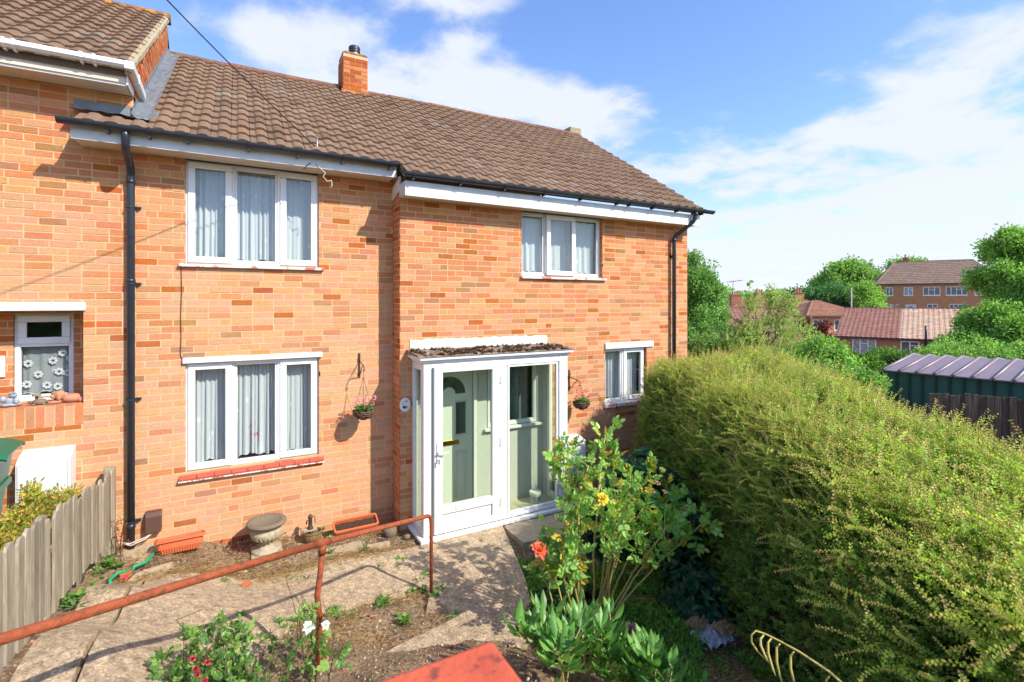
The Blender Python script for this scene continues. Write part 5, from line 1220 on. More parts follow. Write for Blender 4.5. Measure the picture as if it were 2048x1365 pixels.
# ---------------------------------------------------------------- the clipped-out hedge
LN, RN = [(5.35, 5.75), (5.0, 4.9), (4.5, 3.95), (3.95, 3.0), (3.45, 2.2), (3.0, 1.3), (2.55, .3), (2.2, -.6)], [(8.0, 6.2), (7.5, 4.9), (6.7, 3.9), (5.95, 2.9), (5.4, 2.0), (4.95, 1.1), (4.55, .2), (4.3, -.7)]
TOP = [1.98, 2.12, 2.20, 2.14, 2.0, 1.88, 1.8, 1.75]
def hedge_pt(u, v):
    """u along, v across the rounded section (0 left foot .. 1 right foot) -> point, outward normal."""
    f = u*7; i = min(6, int(f)); k = f-i
    A = Vector((*LN[i], 0)).lerp(Vector((*LN[i+1], 0)), k); B = Vector((*RN[i], 0)).lerp(Vector((*RN[i+1], 0)), k); H_ = TOP[i]*(1-k)+TOP[i+1]*k
    a = math.pi*v; c, s = -math.cos(a), math.sin(a)
    e = .55; cx = math.copysign(abs(c)**e, c); sz = abs(s)**.62
    mid = (A+B)/2; hw = (B-A)/2; g = ground(A.x, A.y)
    n = noise.noise(Vector((u*7, v*4, 0)))*.18+noise.noise(Vector((u*22, v*13, 4)))*.13
    bulge = 1+.06*math.sin(a*1.0)
    p = mid+hw*cx*(bulge+n*.5)+Vector((0, 0, g*0+ (H_)*sz*(1+n*.35)-.05))
    nrm = (hw.normalized()*c*1.0+Vector((0, 0, s*.9+.1))).normalized()
    return p, nrm
HED = thing('hedge', 'large overgrown small leaved hedge with yellow-green top at the right', 'hedge', (5, 3, 0))
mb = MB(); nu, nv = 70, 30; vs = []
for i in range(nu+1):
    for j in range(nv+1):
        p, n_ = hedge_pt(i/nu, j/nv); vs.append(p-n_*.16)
mb.add(vs, [(i*(nv+1)+j, (i+1)*(nv+1)+j, (i+1)*(nv+1)+j+1, i*(nv+1)+j+1) for i in range(nu) for j in range(nv)]); mb.obj('shade_core', mat('hedge_shade', (.022, .04, .012), col2=(.05, .075, .02), scale=26, rough=.95, bump=1.5), HED)  # dark core skin: shade between the leaves put into its colour
def hshoot(n, L, lw, ll, old, new, tip, seed, side=True, bend=.25):
    """A shoot of paired small leaves on a curved stem along +Z, bending to +X."""
    rg = random.Random(seed); mb = MB(); pts = []
    for i in range(7):
        t = i/6; pts.append(Vector((bend*L*t*t, .03*L*math.sin(t*5+seed), L*t*(1-.15*t))))
    mb.tube(pts, [(.0022 if L > .5 else .0018)*(1-.6*i/6)+.0004 for i in range(7)], 3, (.36, .16, .11), cap=False)
    for i in range(n):
        t = (i+.6)/n; f = t*6; k = min(5, int(f)); p = pts[k].lerp(pts[k+1], f-k); ax = (pts[k+1]-pts[k]).normalized(); a = i*1.57+rg.uniform(-.3, .3)
        s = ax.orthogonal().normalized(); s = (Matrix.Rotation(a, 3, ax) @ s)
        c = mixc3(rg.choice(old), rg.choice(new), min(1, max(0, t*1.3-.15))); 
        if t > .86: c = mixc3(c, tip, rg.uniform(.2, .8))
        for sg in (1, -1): leaf(mb, p, s*sg+ax*.55, ax, ll*(1-.35*t)*rg.uniform(.8, 1.15), lw*(1-.35*t), jit(c, .14, rg), .1, .15, 1)
        if side and i % 5 == 2 and t < .8:
            q = (s+ax*.6).normalized(); m = 6
            for w in range(m):
                pp_ = p+q*L*.16*(w+1)/m; ss = q.orthogonal().normalized(); ss = Matrix.Rotation(w*1.57, 3, q) @ ss
                for sg in (1, -1): leaf(mb, pp_, ss*sg+q*.5, q, ll*.75, lw*.75, jit(c, .14, rg), .1, .15, 1)
    return template(mb, FOL)
OLD = [(.06, .15, .035), (.085, .20, .04), (.12, .27, .055)]; NEW = [(.44, .60, .10), (.56, .66, .12), (.64, .64, .18)]; TIP = (.68, .40, .20)
MIDG = [(.22, .42, .06), (.32, .50, .08)]
HT_side = [hshoot(12, .17, .011, .018, OLD, MIDG, (.16, .22, .05), s) for s in (1, 2, 3, 4)]
HT_top = [hshoot(13, .20, .012, .019, MIDG, NEW, TIP, s) for s in (5, 6, 7, 8)]
HT_long = [hshoot(24, .42, .014, .021, MIDG, NEW, TIP, s, False, b) for s, b in ((9, .35), (10, .25), (11, .5))]
def orient(n_, rg, spread, bias=None):
    d = (n_+rvec(rg)*spread+(bias if bias is not None else Vector())).normalized(); q = d.to_track_quat('Z', 'Y') @ Euler((0, 0, rg.uniform(0, 6.28))).to_quaternion(); e = q.to_euler(); return (e.x, e.y, e.z)
rgh = random.Random(5); A_, B_, C_ = ([], [], []), ([], [], []), ([], [], [])
for _ in range(34000):
    u = rgh.random()**1.0; v = rgh.uniform(.0, .93)
    p, n_ = hedge_pt(u, v)
    dep = p.x*SY+p.y*CY
    if dep < .5: continue
    a = (p.x*CY-p.y*SY)/dep
    if a > 1.35 or a < .0: continue
    if noise.noise(p*3.3) < -.22 and rgh.random() < .75: continue
    p = p-n_*rgh.uniform(0, .20); top = v > .30+.10*noise.noise(p*2.2)
    if top and rgh.random() < .25: pass
    Q = B_ if top else A_
    bias = Vector((-.25, .15, .45)) if not top else Vector((-.2, 0, .35))
    Q[0].append(p); Q[1].append(orient(n_, rgh, .65, bias)); Q[2].append(rgh.uniform(.75, 1.35))
scatter('side_foliage', A_[0], A_[1], A_[2], HT_side, HED); scatter('top_foliage', B_[0], B_[1], B_[2], HT_top, HED)
for _ in range(4200):
    u = rgh.random()**.8; v = rgh.uniform(.16, .88); p, n_ = hedge_pt(u, v)
    if v < .32 and rgh.random() < .55: continue
    dep = p.x*SY+p.y*CY
    if dep < .9: continue
    bias = Vector((-.55, .35, .5)) if v < .6 else Vector((-.3, .1, .6))
    C_[0].append(p-n_*.12); C_[1].append(orient(n_, rgh, .35, bias)); C_[2].append(rgh.uniform(.55, 1.15)*(1 if dep > 2 else .8))
scatter('long_shoots', C_[0], C_[1], C_[2], HT_long, HED)
HT_near = [hshoot(34, .72, .019, .025, MIDG+NEW[:1], NEW, (.72, .38, .22), s, s % 2 == 0, b) for s, b in ((12, .3), (13, .2), (14, .42), (15, .1))]
D_ = ([], [], [])
for _ in range(1500):
    u = rgh.uniform(.30, 1); v = rgh.uniform(.14, .62); p, n_ = hedge_pt(u, v)
    dep = p.x*SY+p.y*CY
    if dep < .95 or (v < .28 and rgh.random() < .5): continue
    D_[0].append(p-n_*.08); D_[1].append(orient(n_*.35, rgh, .16, Vector((-.78, .45, .58)))); D_[2].append(rgh.uniform(.5, 1.0)*(1 if dep < 3.2 else .75))
scatter('arching_shoots', D_[0], D_[1], D_[2], HT_near, HED)

# ---------------------------------------------------------------- roses
ROSEP = [(.22, .40, .07), (.28, .47, .09), (.33, .52, .12), (.15, .30, .055)]; ROSEY = [(.40, .38, .05), (.48, .40, .06)]
def compound(mb, base, d, up, L, w, c, n=5, seed=0):
    d = d.normalized(); s = d.cross(up); s = s.normalized() if s.length > 1e-3 else Vector((1, 0, 0)); u = s.cross(d)
    mb.tube([base, base+d*L*.5-u*L*.03, base+d*L-u*L*.12], .0012, 3, c, cap=False)
    for k in range((n-1)//2):
        p = base+d*L*(.40+.35*k)
        for sg in (1, -1): leaf(mb, p, s*sg+d*.45, u, w*1.35, w, jit(c, .08), .2, .18, 2)
    leaf(mb, base+d*L*.97-u*L*.1, d-u*.2, u, w*1.6, w*1.1, jit(c, .08), .2, .18, 2)
_rl = []
def rose_leaf_mesh(i):
    while len(_rl) < 14:
        k = len(_rl); mb = MB(); c = random.choice(ROSEY) if k in (5, 11) else random.choice(ROSEP); compound(mb, Vector((0, 0, 0)), Vector((0, 0, 1)), Vector((0, 1, 0)), .075, .034, c); _rl.append(mb.mesh('leaf', FOLG))
    return _rl[i % 14]
def cane(p0, p1, sag, rg, n=9):
    p0, p1 = Vector(p0), Vector(p1); o = rvec(rg)*sag; return [p0.lerp(p1, i/n)+o*math.sin(math.pi*i/n)+Vector((0, 0, .08*math.sin(math.pi*i/n)))+rvec(rg)*.012 for i in range(n+1)]
def bloom(mb, c, r, pal, rg, n=26, up=Vector((0, -.5, .6))):
    for k in range(n):
        f = k/n; a = k*2.4; up_ = up.normalized(); s = up_.orthogonal().normalized(); s = Matrix.Rotation(a, 3, up_) @ s
        leaf(mb, c+s*r*.1*f, (s*(.25+.9*f)+up_*(1.1-.8*f)), up_, r*(.55+.5*f), r*(.55+.35*f), jit(rg.choice(pal) if not callable(pal) else pal(f, rg), .07, rg), -.15+.5*f, .25, 2)
_rd = []
for k in range(14):
    _q = MB(); compound(_q, Vector((0, 0, 0)), Vector((0, 0, 1)), Vector((0, 1, 0)), .075, .034, random.choice([(.12, .26, .05), (.16, .32, .065), (.10, .20, .045), (.22, .36, .08)])); _rd.append(_q.mesh('leaf', FOLG))
def rose(name, lab, base, tips, seed, nleaf, single, m_cane, from_=.3, scale=1.0, extra=None, group=None, stems=.0115, dark=False):
    t = thing(name, lab, 'rose bush', base, group); rg = random.Random(seed); cs = []
    for tp in tips:
        c = cane(Vector(base)+Vector((rg.uniform(-.06, .06), rg.uniform(-.06, .06), -.03)), tp, .10, rg); cs.append(c)
        mb = MB(); mb.tube(c, [stems*(1-.6*i/len(c)) for i in range(len(c))], 6); mb.obj('cane', m_cane, t, True)
    its = []
    for i in range(nleaf):
        c = cs[i % len(cs)]; f = from_+(1-from_)*rg.random()**.7; k = f*(len(c)-1); q = min(len(c)-2, int(k)); p = c[q].lerp(c[q+1], k-q); off = rvec(rg)*rg.uniform(.0, .11)*scale
        d = (off.normalized()+Vector((0, 0, .35))+rvec(rg)*.4).normalized(); p = p+off
        its.append((p, d, rg.uniform(.75, 1.25)*scale, rg.randrange(14)))
    its.sort(key=lambda z: -(z[0].z*.3+ -1*(z[0].x*SY+z[0].y*CY)))
    for p, d, s, k in its[:single]:
        o = link('leaf', _rd[k] if dark else rose_leaf_mesh(k), t); o.matrix_parent_inverse = FRAMES[t.name].inverted()
        o.matrix_basis = Matrix.Translation(p) @ d.to_track_quat('Z', 'Y').to_matrix().to_4x4() @ Matrix.Rotation(rg.uniform(0, 6.28), 4, 'Z') @ Matrix.Scale(s, 4)
    rest = its[single:]
    if rest:
        rose_leaf_mesh(0); tm = [bpy.data.objects.new('template', m) for m in (_rd if dark else _rl)]
        rr_ = [tuple((d.to_track_quat('Z', 'Y') @ Euler((0, 0, rg.uniform(0, 6))).to_quaternion()).to_euler()) for p, d, s, k in rest]
        scatter('leaves', [p for p, *_ in rest], rr_, [s for _, _, s, _ in rest], tm, t, idx=[k for *_, k in rest])
    mb = MB()                                             # thin side twigs
    for i in range(len(tips)*4):
        c = rg.choice(cs); k = rg.randrange(len(c)//2, len(c)-1); mb.tube([c[k], c[k]+rvec(rg)*.08+Vector((0, 0, .05)), c[k]+rvec(rg)*.1+Vector((0, 0, .13))], .0022, 4)
    mb.obj('twigs', m_cane, t)
    return t, cs
RBASE = P(1187, 1290, 4.36)
RBASE.z = ground(RBASE.x, RBASE.y)
tips = [P(1128, 905, 4.75), P(1135, 885, 4.9), P(1212, 862, 5.1), P(1230, 900, 5.2), P(1262, 950, 4.7), P(1375, 1010, 4.5), P(1418, 1035, 4.4), P(1175, 930, 4.6), P(1200, 965, 4.3), P(1290, 1010, 4.3),
        P(1335, 1050, 4.25), P(1160, 1000, 4.2), P(1250, 1030, 4.1), P(1310, 930, 4.9), P(1225, 985, 4.7), P(1345, 985, 4.7)]
ROSE, cs = rose('rose_bush', 'tall rose bush with bare green canes, one yellow and one orange-pink bloom', RBASE, tips, 3, 560, 260, CANE, .70)
mb = MB(); rgb_ = random.Random(4); bloom(mb, P(1205, 998, 4.05), .055, [(.80, .60, .06), (.85, .66, .12), (.78, .50, .04)], rgb_); mb.obj('yellow_bloom', PETAL, ROSE)
ends = [P(1118, 1075, 4.3), P(1085, 1100, 4.25), P(1095, 1060, 4.4), P(1135, 1045, 4.2), P(1150, 1100, 4.1), P(1120, 1130, 4.0)]
R2B = P(1165, 1290, 4.3); R2B.z = ground(R2B.x, R2B.y)
R2, cs2 = rose('rose_bush', 'low arching rose stem with a large orange-pink bloom over the path edge', R2B, ends, 8, 150, 120, CANE, .6, .9)
def opal(f, rg): return mixc3((.85, .36, .06), (.85, .12, .13), min(1, f*1.2*rg.uniform(.6, 1.3)))
mb = MB(); bloom(mb, P(1079, 1101, 4.2), .075, opal, rgb_, 34); mb.obj('orange_pink_bloom', PETAL, R2)
mb = MB()
for px, py in ((1316, 968), (1330, 985), (1305, 985), (1365, 1020)):
    bloom(mb, P(px, py, 4.4), .028, [(.42, .24, .14), (.5, .3, .2)], rgb_, 12)
mb.obj('faded_blooms', PETAL, ROSE)
# small roses at the bottom left
b3 = Vector((-.02, 3.42, 0)); b3.z = ground(b3.x, b3.y)-.05
tips = [P(370, 1245, 3.1), P(440, 1232, 3.1), P(425, 1250, 3.2), P(340, 1330, 2.9), P(470, 1320, 3.0), P(400, 1300, 2.9), P(520, 1345, 3.0), P(350, 1360, 2.8), P(450, 1350, 2.8), P(500, 1370, 3.0), P(320, 1310, 3.0), P(455, 1260, 3.1)]
R3, cs3 = rose('rose_bush', 'low green rose bush with dark red blooms at the bottom left', b3, [Vector(q)-Vector((0, 0, .05)) for q in tips], 12, 420, 180, mat('dark_cane', (.10, .07, .035), rough=.7), .35, .62, stems=.005, dark=True)
mb = MB()
for px, py in ((415, 1325), (392, 1338), (395, 1350), (385, 1318), (410, 1362)): bloom(mb, P(px, py, 2.72), .019, [(.30, .01, .03), (.42, .02, .05), (.5, .10, .10)], rgb_, 16)
mb.obj('red_blooms', PETAL, R3)
b4 = Vector((.50, 3.62, 0)); b4.z = ground(b4.x, b4.y)-.03
tips = [P(620, 1218, 3.45), P(585, 1290, 3.4), P(652, 1240, 3.5), P(635, 1300, 3.3), P(605, 1250, 3.45), P(560, 1300, 3.4), P(690, 1330, 3.3)]
R4, cs4 = rose('rose_bush', 'thin small rose with white blooms around the middle handrail post', b4, tips, 14, 60, 60, mat('dark_cane', (0, 0, 0)), .35, .75, stems=.004, dark=True)
mb = MB(); bloom(mb, P(617, 1255, 3.35), .040, [(.80, .80, .80), (.74, .75, .77)], rgb_, 26); bloom(mb, P(651, 1251, 3.5), .032, [(.80, .80, .80), (.74, .75, .77)], rgb_, 22); mb.obj('white_blooms', PETAL, R4)
# peonies along the bottom
PEO = [(.12, .28, .055), (.16, .34, .065), (.09, .21, .05)]
_pl = []
for k in range(8):
    mb = MB(); c = random.choice(PEO)
    d = Vector((0, 0, 1)); L_ = .13; w_ = .044; s = Vector((1, 0, 0)); u = Vector((0, -1, 0)); vs = []; ts = [0, .12, .3, .5, .7, .88, 1]; ws = [.05, .45, .9, 1, .8, .4, 0]; cu = random.uniform(.12, .4)
    for t_, ww in zip(ts, ws):
        p = d*L_*t_-u*L_*cu*t_*t_; vs += [p+s*w_*.5*ww+u*w_*.16*ww, p+s*w_*.26*ww+u*w_*.10*ww, p, p-s*w_*.26*ww+u*w_*.10*ww, p-s*w_*.5*ww+u*w_*.16*ww]
    mb.add(vs, [(5*i+j, 5*i+j+1, 5*i+6+j, 5*i+5+j) for i in range(6) for j in range(4)], jit(c, .1)); me = mb.mesh('leaf', FOLG, True); _pl.append(me)
def peony(px, py, t0, h, seed, lab, nst=4):
    b = P(px, py, t0); b.z = ground(b.x, b.y)-.02; t = thing('peony_plant', lab, 'plant', b, 'peony plants along the bottom edge'); rg = random.Random(seed); smb = MB()
    for i in range(nst):
        a = rg.uniform(0, 6.28); tp = b+Vector((math.cos(a)*rg.uniform(.02, .22), math.sin(a)*rg.uniform(.02, .22), h*rg.uniform(.7, 1.08))); pts = [b.lerp(tp, f)+Vector((0, 0, .05*math.sin(f*3.1))) for f in (0, .3, .6, 1)]
        smb.tube(pts, [.006, .005, .004, .003], 5)
        for q in range(13):
            f = .35+.65*q/12; p = pts[0].lerp(pts[3], f)+Vector((0, 0, .05*math.sin(f*3.1))); aa = q*2.4+a; out = Vector((math.cos(aa), math.sin(aa), .15+.6*f)).normalized()
            pet = p+out*rg.uniform(.03, .09)
            if q < 12: smb.tube([p, pet], .002, 3)
            for g in ((-.5, 0, .5) if q % 2 else (0,)):
                dd = (Matrix.Rotation(g, 3, 'Z') @ out).normalized(); o = link('leaf', rg.choice(_pl), t); o.matrix_parent_inverse = FRAMES[t.name].inverted()
                o.matrix_basis = Matrix.Translation(pet) @ dd.to_track_quat('Z', 'Y').to_matrix().to_4x4() @ Matrix.Rotation(rg.uniform(-.5, .5), 4, 'Z') @ Matrix.Scale(rg.uniform(.7, 1.15), 4)
    smb.obj('stem', CANE, t)
peony(1085, 1400, 3.35, .30, 1, 'glossy long leaved peony nearest the red pier cap')
peony(1175, 1390, 3.3, .46, 2, 'tallest glossy peony in front of the rose canes', 5)
peony(1255, 1415, 3.15, .34, 3, 'broad low peony below the rose canes, second from the pier cap')
peony(1305, 1430, 3.05, .34, 4, 'rightmost glossy peony beside the weedy soil patch')
peony(1130, 1450, 3.0, .36, 5, 'peony cut off by the bottom edge between its neighbours')
mb = MB()
for px, py, t0 in ((1090, 1255, 3.9), (1160, 1278, 3.8), (1262, 1262, 3.7)):
    c = P(px, py, t0)
    for k in range(30): q = rvec(rgb_); leaf(mb, c+q*.02, q, rvec(rgb_), .05, .014, jit((.55, .24, .38), .15, rgb_), .4, .1, 1)
    b = Vector((c.x, c.y, ground(c.x, c.y))); mb.tube([b, c], .003, 4, (.12, .2, .05))
tag(mb.obj('faded_pink_flower', PETAL), 'wilted pink flower heads among the peony leaves', 'flower')
# leafy shrub between the slab and the roses, and glossy shrub against the hedge
def bush(name, lab, cat, blobs, n, tmpl, seed, stems=True, trunk=None, s0=.8, s1=1.3, inner=None, group=None, surf=.55, loc=None):
    t = thing(name, lab, cat, loc or tuple(blobs[0][0]), group); rg = random.Random(seed); pts = []; rots = []; sc = []
    wts = [b[1][0]*b[1][1]+b[1][1]*b[1][2]+b[1][0]*b[1][2] for b in blobs]
    for _ in range(n):
        (c, r) = rg.choices(blobs, wts)[0][:2]; d = rvec(rg); q = surf+(1-surf)*rg.random(); q *= 1+.22*noise.noise(Vector(c)+d*1.7)
        p = Vector((c[0]+d.x*r[0]*q, c[1]+d.y*r[1]*q, c[2]+d.z*r[2]*q))
        if p.z < ground(p.x, p.y)-.05: continue
        pts.append(p); rots.append(orient(d, rg, .6, Vector((0, 0, .4)))); sc.append(rg.uniform(s0, s1))
    scatter('foliage', pts, rots, sc, tmpl, t)
    if inner:
        mb = MB()
        for c, r in blobs: mb.blob(c, (r[0]*inner, r[1]*inner, r[2]*inner), n=12, m=8, jit=.15, seed=seed)
        mb.obj('shade_core', mat('leaf_shade', (.018, .035, .012), rough=.95), t)  # near-black blobs, the shade deep in the foliage as a colour
    return t
sh = [rosette(14, .085, .035, [(.05, .13, .03), (.08, .18, .04), (.06, .15, .045)], 31, .7, 2, FOLG), rosette(10, .075, .03, [(.07, .16, .05), (.04, .11, .03)], 32, .5, 2, FOLG)]
b = P(1110, 1175, 4.45); bush('leafy_shrub', 'low dark leafy plant between the concrete slab and the rose canes', 'shrub', [((b.x, b.y, .12), (.28, .3, .30)), ((b.x+.3, b.y+.1, .1), (.3, .3, .25)), ((b.x-.05, b.y-.45, .1), (.2, .25, .2))], 420, sh, 3)
cam_t = [rosette(9, .085, .042, [(.012, .06, .03), (.02, .09, .04), (.03, .11, .05)], 33, .5, 2, FOLG), rosette(8, .08, .04, [(.015, .07, .04), (.04, .13, .06)], 34, .7, 2, FOLG)]
b = P(1275, 945, 5.5); bush('glossy_shrub', 'dark glossy leaved shrub in shade between rose bush and hedge', 'shrub', [((b.x, b.y, .75), (.42, .4, .55)), ((b.x+.35, b.y-.2, .55), (.4, .4, .5)), ((b.x-.2, b.y+.2, .5), (.4, .3, .45)), ((b.x+.05, b.y-.8, .15), (.4, .4, .36))], 800, cam_t, 4)
# curled yellow frond at the bottom right
t = thing('bent_frond', 'curled dry yellow-green frond with hanging blades at the bottom of the hedge', 'plant', tuple(P(1640, 1400, 2.3)))
FR = mat('dry_frond', (.42, .42, .09), col2=(.52, .36, .14), scale=8, rough=.6)
rach = [P(x, y, t_) for x, y, t_ in ((1720, 1400, 2.2), (1660, 1345, 2.3), (1600, 1305, 2.4), (1560, 1283, 2.45), (1530, 1268, 2.5), (1512, 1262, 2.5), (1503, 1270, 2.5), (1503, 1285, 2.5), (1515, 1303, 2.5), (1530, 1318, 2.48), (1543, 1330, 2.46))]
mb = MB(); mb.tube(rach, [.006, .0055, .005, .0045, .004, .004, .004, .004, .004, .003, .002], 6); mb.obj('stalk', FR, t, True)
for px, py, L_ in ((1528, 1270, 52), (1543, 1277, 75), (1560, 1288, 90), (1588, 1304, 85), (1660, 1352, 50)):
    mb = MB(); pts = [P(px, py, 2.46), P(px-7, py+8, 2.45), P(px-7, py+L_*.4, 2.44), P(px+2, py+L_*.8, 2.42), P(px+8, py+L_, 2.41)]; mb.tube(pts, [.003, .0055, .0065, .0055, .002], 5); mb.obj('blade', FR, t, True)
# dead-looking red-brown plant at the drainpipe foot, and dark red seedlings by the urn
mb = MB(); rgd = random.Random(6); 
for _ in range(90): p = Vector((-1.06+rgd.gauss(0, .04), 6.42+rgd.gauss(0, .06), .42+rgd.uniform(0, .34))); leaf(mb, p, rvec(rgd), rvec(rgd), .035, .012, jit(rgd.choice([(.30, .08, .05), (.22, .06, .035), (.34, .20, .10)]), .15, rgd), .2, .2, 1)
for _ in range(6): mb.tube([(-1.06+rgd.gauss(0, .02), 6.45, .33), (-1.06+rgd.gauss(0, .05), 6.42, .6+rgd.random()*.15)], .003, 4, (.2, .1, .06))
tag(mb.obj('withered_plant', FOL), 'withered reddish plant between the fence end and drainpipe', 'plant')
mb = MB()
for _ in range(60): p = Vector((.02+rgd.gauss(0, .09), 6.42+rgd.gauss(0, .05), ground(0, 6.4)+.02+rgd.uniform(0, .12))); leaf(mb, p, rvec(rgd)+Vector((0, 0, .6)), rvec(rgd), .05, .014, jit(rgd.choice([(.28, .02, .03), (.16, .02, .02), (.12, .05, .03)]), .15, rgd), .2, .2, 1)
tag(mb.obj('red_seedlings', FOL), 'dark red stemmed seedlings in the shadow left of the urn', 'plant')
SUC = rosette(26, .055, .03, [(.12, .34, .10), (.18, .42, .14)], 44, .9, 2, FOLG); o = link('succulent', SUC.data); o.location = (.99, 6.33, ground(.99, 6.33)+.02); o.scale = (1.2,)*3; tag(o, 'bright green leafy rosette between barrel planter and compost trough', 'plant')
# yellow-green shrub behind the picket fence
yt = [clump(FOL, 26, .05, .048, .015, [(.62, .52, .08), (.58, .40, .10), (.28, .32, .05), (.44, .34, .08), (.16, .26, .04), (.40, .24, .09)], .7, 51, 1), clump(FOL, 18, .05, .038, .012, [(.36, .42, .06), (.50, .48, .09)], .9, 52, 1)]
S = bush('fence_shrub', 'small yellow-green shrub with bare stems behind the picket fence', 'shrub', [((-1.42, 5.30, 1.28), (.20, .3, .10)), ((-1.62, 5.2, 1.17), (.22, .25, .10)), ((-1.30, 5.42, 1.30), (.14, .2, .10)), ((-1.42, 5.32, 1.42), (.08, .1, .09)), ((-1.80, 5.1, 1.10), (.16, .2, .09))], 360, yt, 5, surf=.3, s0=.7, s1=1.15, loc=(-1.40, 5.2, .7))
mb = MB(); tb = Vector((-1.36, 5.2, .65))
for e in ((-1.38, 5.24, .95), (-1.50, 5.2, 1.12), (-1.65, 5.15, 1.14), (-1.35, 5.3, 1.25), (-1.28, 5.38, 1.26), (-1.44, 5.3, 1.32), (-1.75, 5.1, 1.1), (-1.25, 5.3, 1.15)): mb.tube([tb, tb.lerp(Vector((-1.37, 5.22, .95)), .8), Vector(e)], [.014, .009, .004], 6)
mb.obj('stem', mat('red_brown_bark', (.24, .12, .07), rough=.8), S, True)
# ---------------------------------------------------------------- the estate beyond the hedge
def V(x, d, z): return Vector((SY*d+CY*x, CY*d-SY*x, z))
FB = mat('far_brick', (.50, .26, .13), col2=(.34, .16, .08), scale=2.2, detail=8, rough=.95, stretch=(1, 1, 5), contrast=1.3, bump=.2)
FBO = mat('far_orange_brick', (.52, .24, .13), col2=(.44, .19, .10), scale=1.6, detail=8, rough=.95, stretch=(1, 1, 5))
FBR = mat('shaded_brick', (.36, .16, .09), col2=(.30, .12, .07), scale=1.6, detail=8, rough=.95, stretch=(1, 1, 5))
FW = mat('far_white_frame', (.78, .78, .77), rough=.5)
FG = mat('far_window_glass', (.03, .04, .05), col2=(.10, .13, .16), scale=1.2, rough=.08, spec=.8)
FGC = mat('curtained_glass', (.42, .46, .52), col2=(.12, .15, .2), scale=6, rough=.2, spec=.6)
FT1 = mat('far_brown_tile', (0, 0, 0), attr=True, col2=(.7, .65, .6), scale=3, rough=.95)
def building(name, lab, M, L, D, zb, ze, zr, mw, wins, roofc, roof='gable', tile=(.34, .36), over=.3, hip=0, chims=(), door=None, join_tiles=True, two=None, rowdx=0):
    t = thing(name, lab, 'building', tuple(M @ Vector((L/2, 0, zb))))
    mb = MB(); mb.box(0, L, 0, D, zb, ze, M=M)
    if roof == 'gable' and not hip: mb.add([M @ Vector(p) for p in ((0, 0, ze), (0, D, ze), (0, D/2, zr-.1), (L, 0, ze), (L, D, ze), (L, D/2, zr-.1))], [(0, 2, 1), (3, 4, 5)])
    mb.obj('wall', mw, t)
    h = hip; eo = over
    c = [(-eo, -eo, ze), (L+eo, -eo, ze), (L+eo, D+eo, ze), (-eo, D+eo, ze), (h-(eo if not h else 0), D/2, zr), (L-h+(eo if not h else 0), D/2, zr)]
    mb = MB(); mb.add([M @ Vector((p[0], p[1], p[2]-.03)) for p in c], [(0, 1, 5, 4), (2, 3, 4, 5), (3, 0, 4), (1, 2, 5), (0, 3, 2, 1)], roofc[0]); ro = mb.obj('roof', FT1, t)
    # tile courses as real steps
    sl = math.hypot(D/2+eo, zr-ze); n = max(3, int(sl/tile[1])); mb = MB(); ang = math.atan2(zr-ze, D/2+eo); rg = random.Random(len(lab))
    for k in range(n):
        f = k/n; x0 = -eo+f*(h+eo)*(1 if h else 0)+(0 if h else 0); x1 = L+eo-f*(h+eo)*(1 if h else 0); s = k*sl/n; x = x0
        while x < x1-.02:
            w = min(tile[0], x1-x); col = roofc[0] if (two is None or x < two) else roofc[1]; col = jit(col, .10, rg)
            Mt = M @ Matrix.Translation((x, -eo+s*math.cos(ang), ze+s*math.sin(ang)+.01)) @ Matrix.Rotation(ang, 4, 'X')
            if tile[0] < .5: tile_geo(mb, Mt, w-.004, sl/n+.05, col, .02)
            else:
                mb.add([Mt @ Vector(v) for v in ((0, 0, .045), (w-.01, 0, .045), (w-.01, sl/n+.03, .004), (0, sl/n+.03, .004), (0, 0, 0), (w-.01, 0, 0))], [(0, 1, 2, 3), (4, 5, 1, 0)], col)
            x += tile[0]
    mb.obj('roof_tiles', FT1, ro, kind='stuff')
    mb = MB(); mb.tube([M @ Vector(c[4]), M @ Vector(c[5])], .11, 6, tuple(v*.8 for v in roofc[0]))
    if h:
        for a, b in ((0, 4), (1, 5)): mb.tube([M @ Vector(c[a]), M @ Vector(c[b])], .09, 6, tuple(min(1, v*1.2) for v in roofc[0]))
    mb.obj('ridge', FT1, ro)
    mb = MB(); mb.box(-eo, L+eo, -eo-.02, -eo+.08, ze-.14, ze-.01, M=M); mb.obj('gutter', mat('dark_gutter', (.05, .045, .045), rough=.6), t)
    for x0, x1, z0, z1, nl, gm in wins:
        f = MB(); ring(f, x0, x1, z0, z1, .07, -.04, .03); w = (x1-x0)/nl
        for i in range(1, nl): f.box(x0+i*w-.035, x0+i*w+.035, -.04, .03, z0+.071, z1-.071)
        f.box(x0+w*(nl//2)+.04, x0+w*(nl//2+1)-.04, -.038, .028, z1-(z1-z0)*.35, z1-(z1-z0)*.35+.05) if nl > 1 else None
        f.v = [tuple(M @ Vector(v)) for v in f.v]; wo_ = f.obj('window', FW, t)
        g = MB(); g.box(x0+.05, x1-.05, -.012, -.004, z0+.05, z1-.05, M=M); g.obj('pane', gm, wo_)
        g = MB(); g.box(x0-.05, x1+.05, -.08, 0, z0-.08, z0-.002, M=M); g.obj('sill', FW, wo_)
    if door:
        x0, x1, z0, z1 = door; g = MB(); g.box(x0, x1, -.05, .0, z0, z1, M=M); d_o = g.obj('door', mat('pale_grey_door', (.50, .56, .60), rough=.5), t)
        g = MB(); g.prism([((x0+x1)/2+.32*math.cos(a), z1-.62+.34*math.sin(a)) for a in [i*math.pi/8 for i in range(9)]], (-.065, -.051), M=M); g.obj('fanlight', FG, d_o)
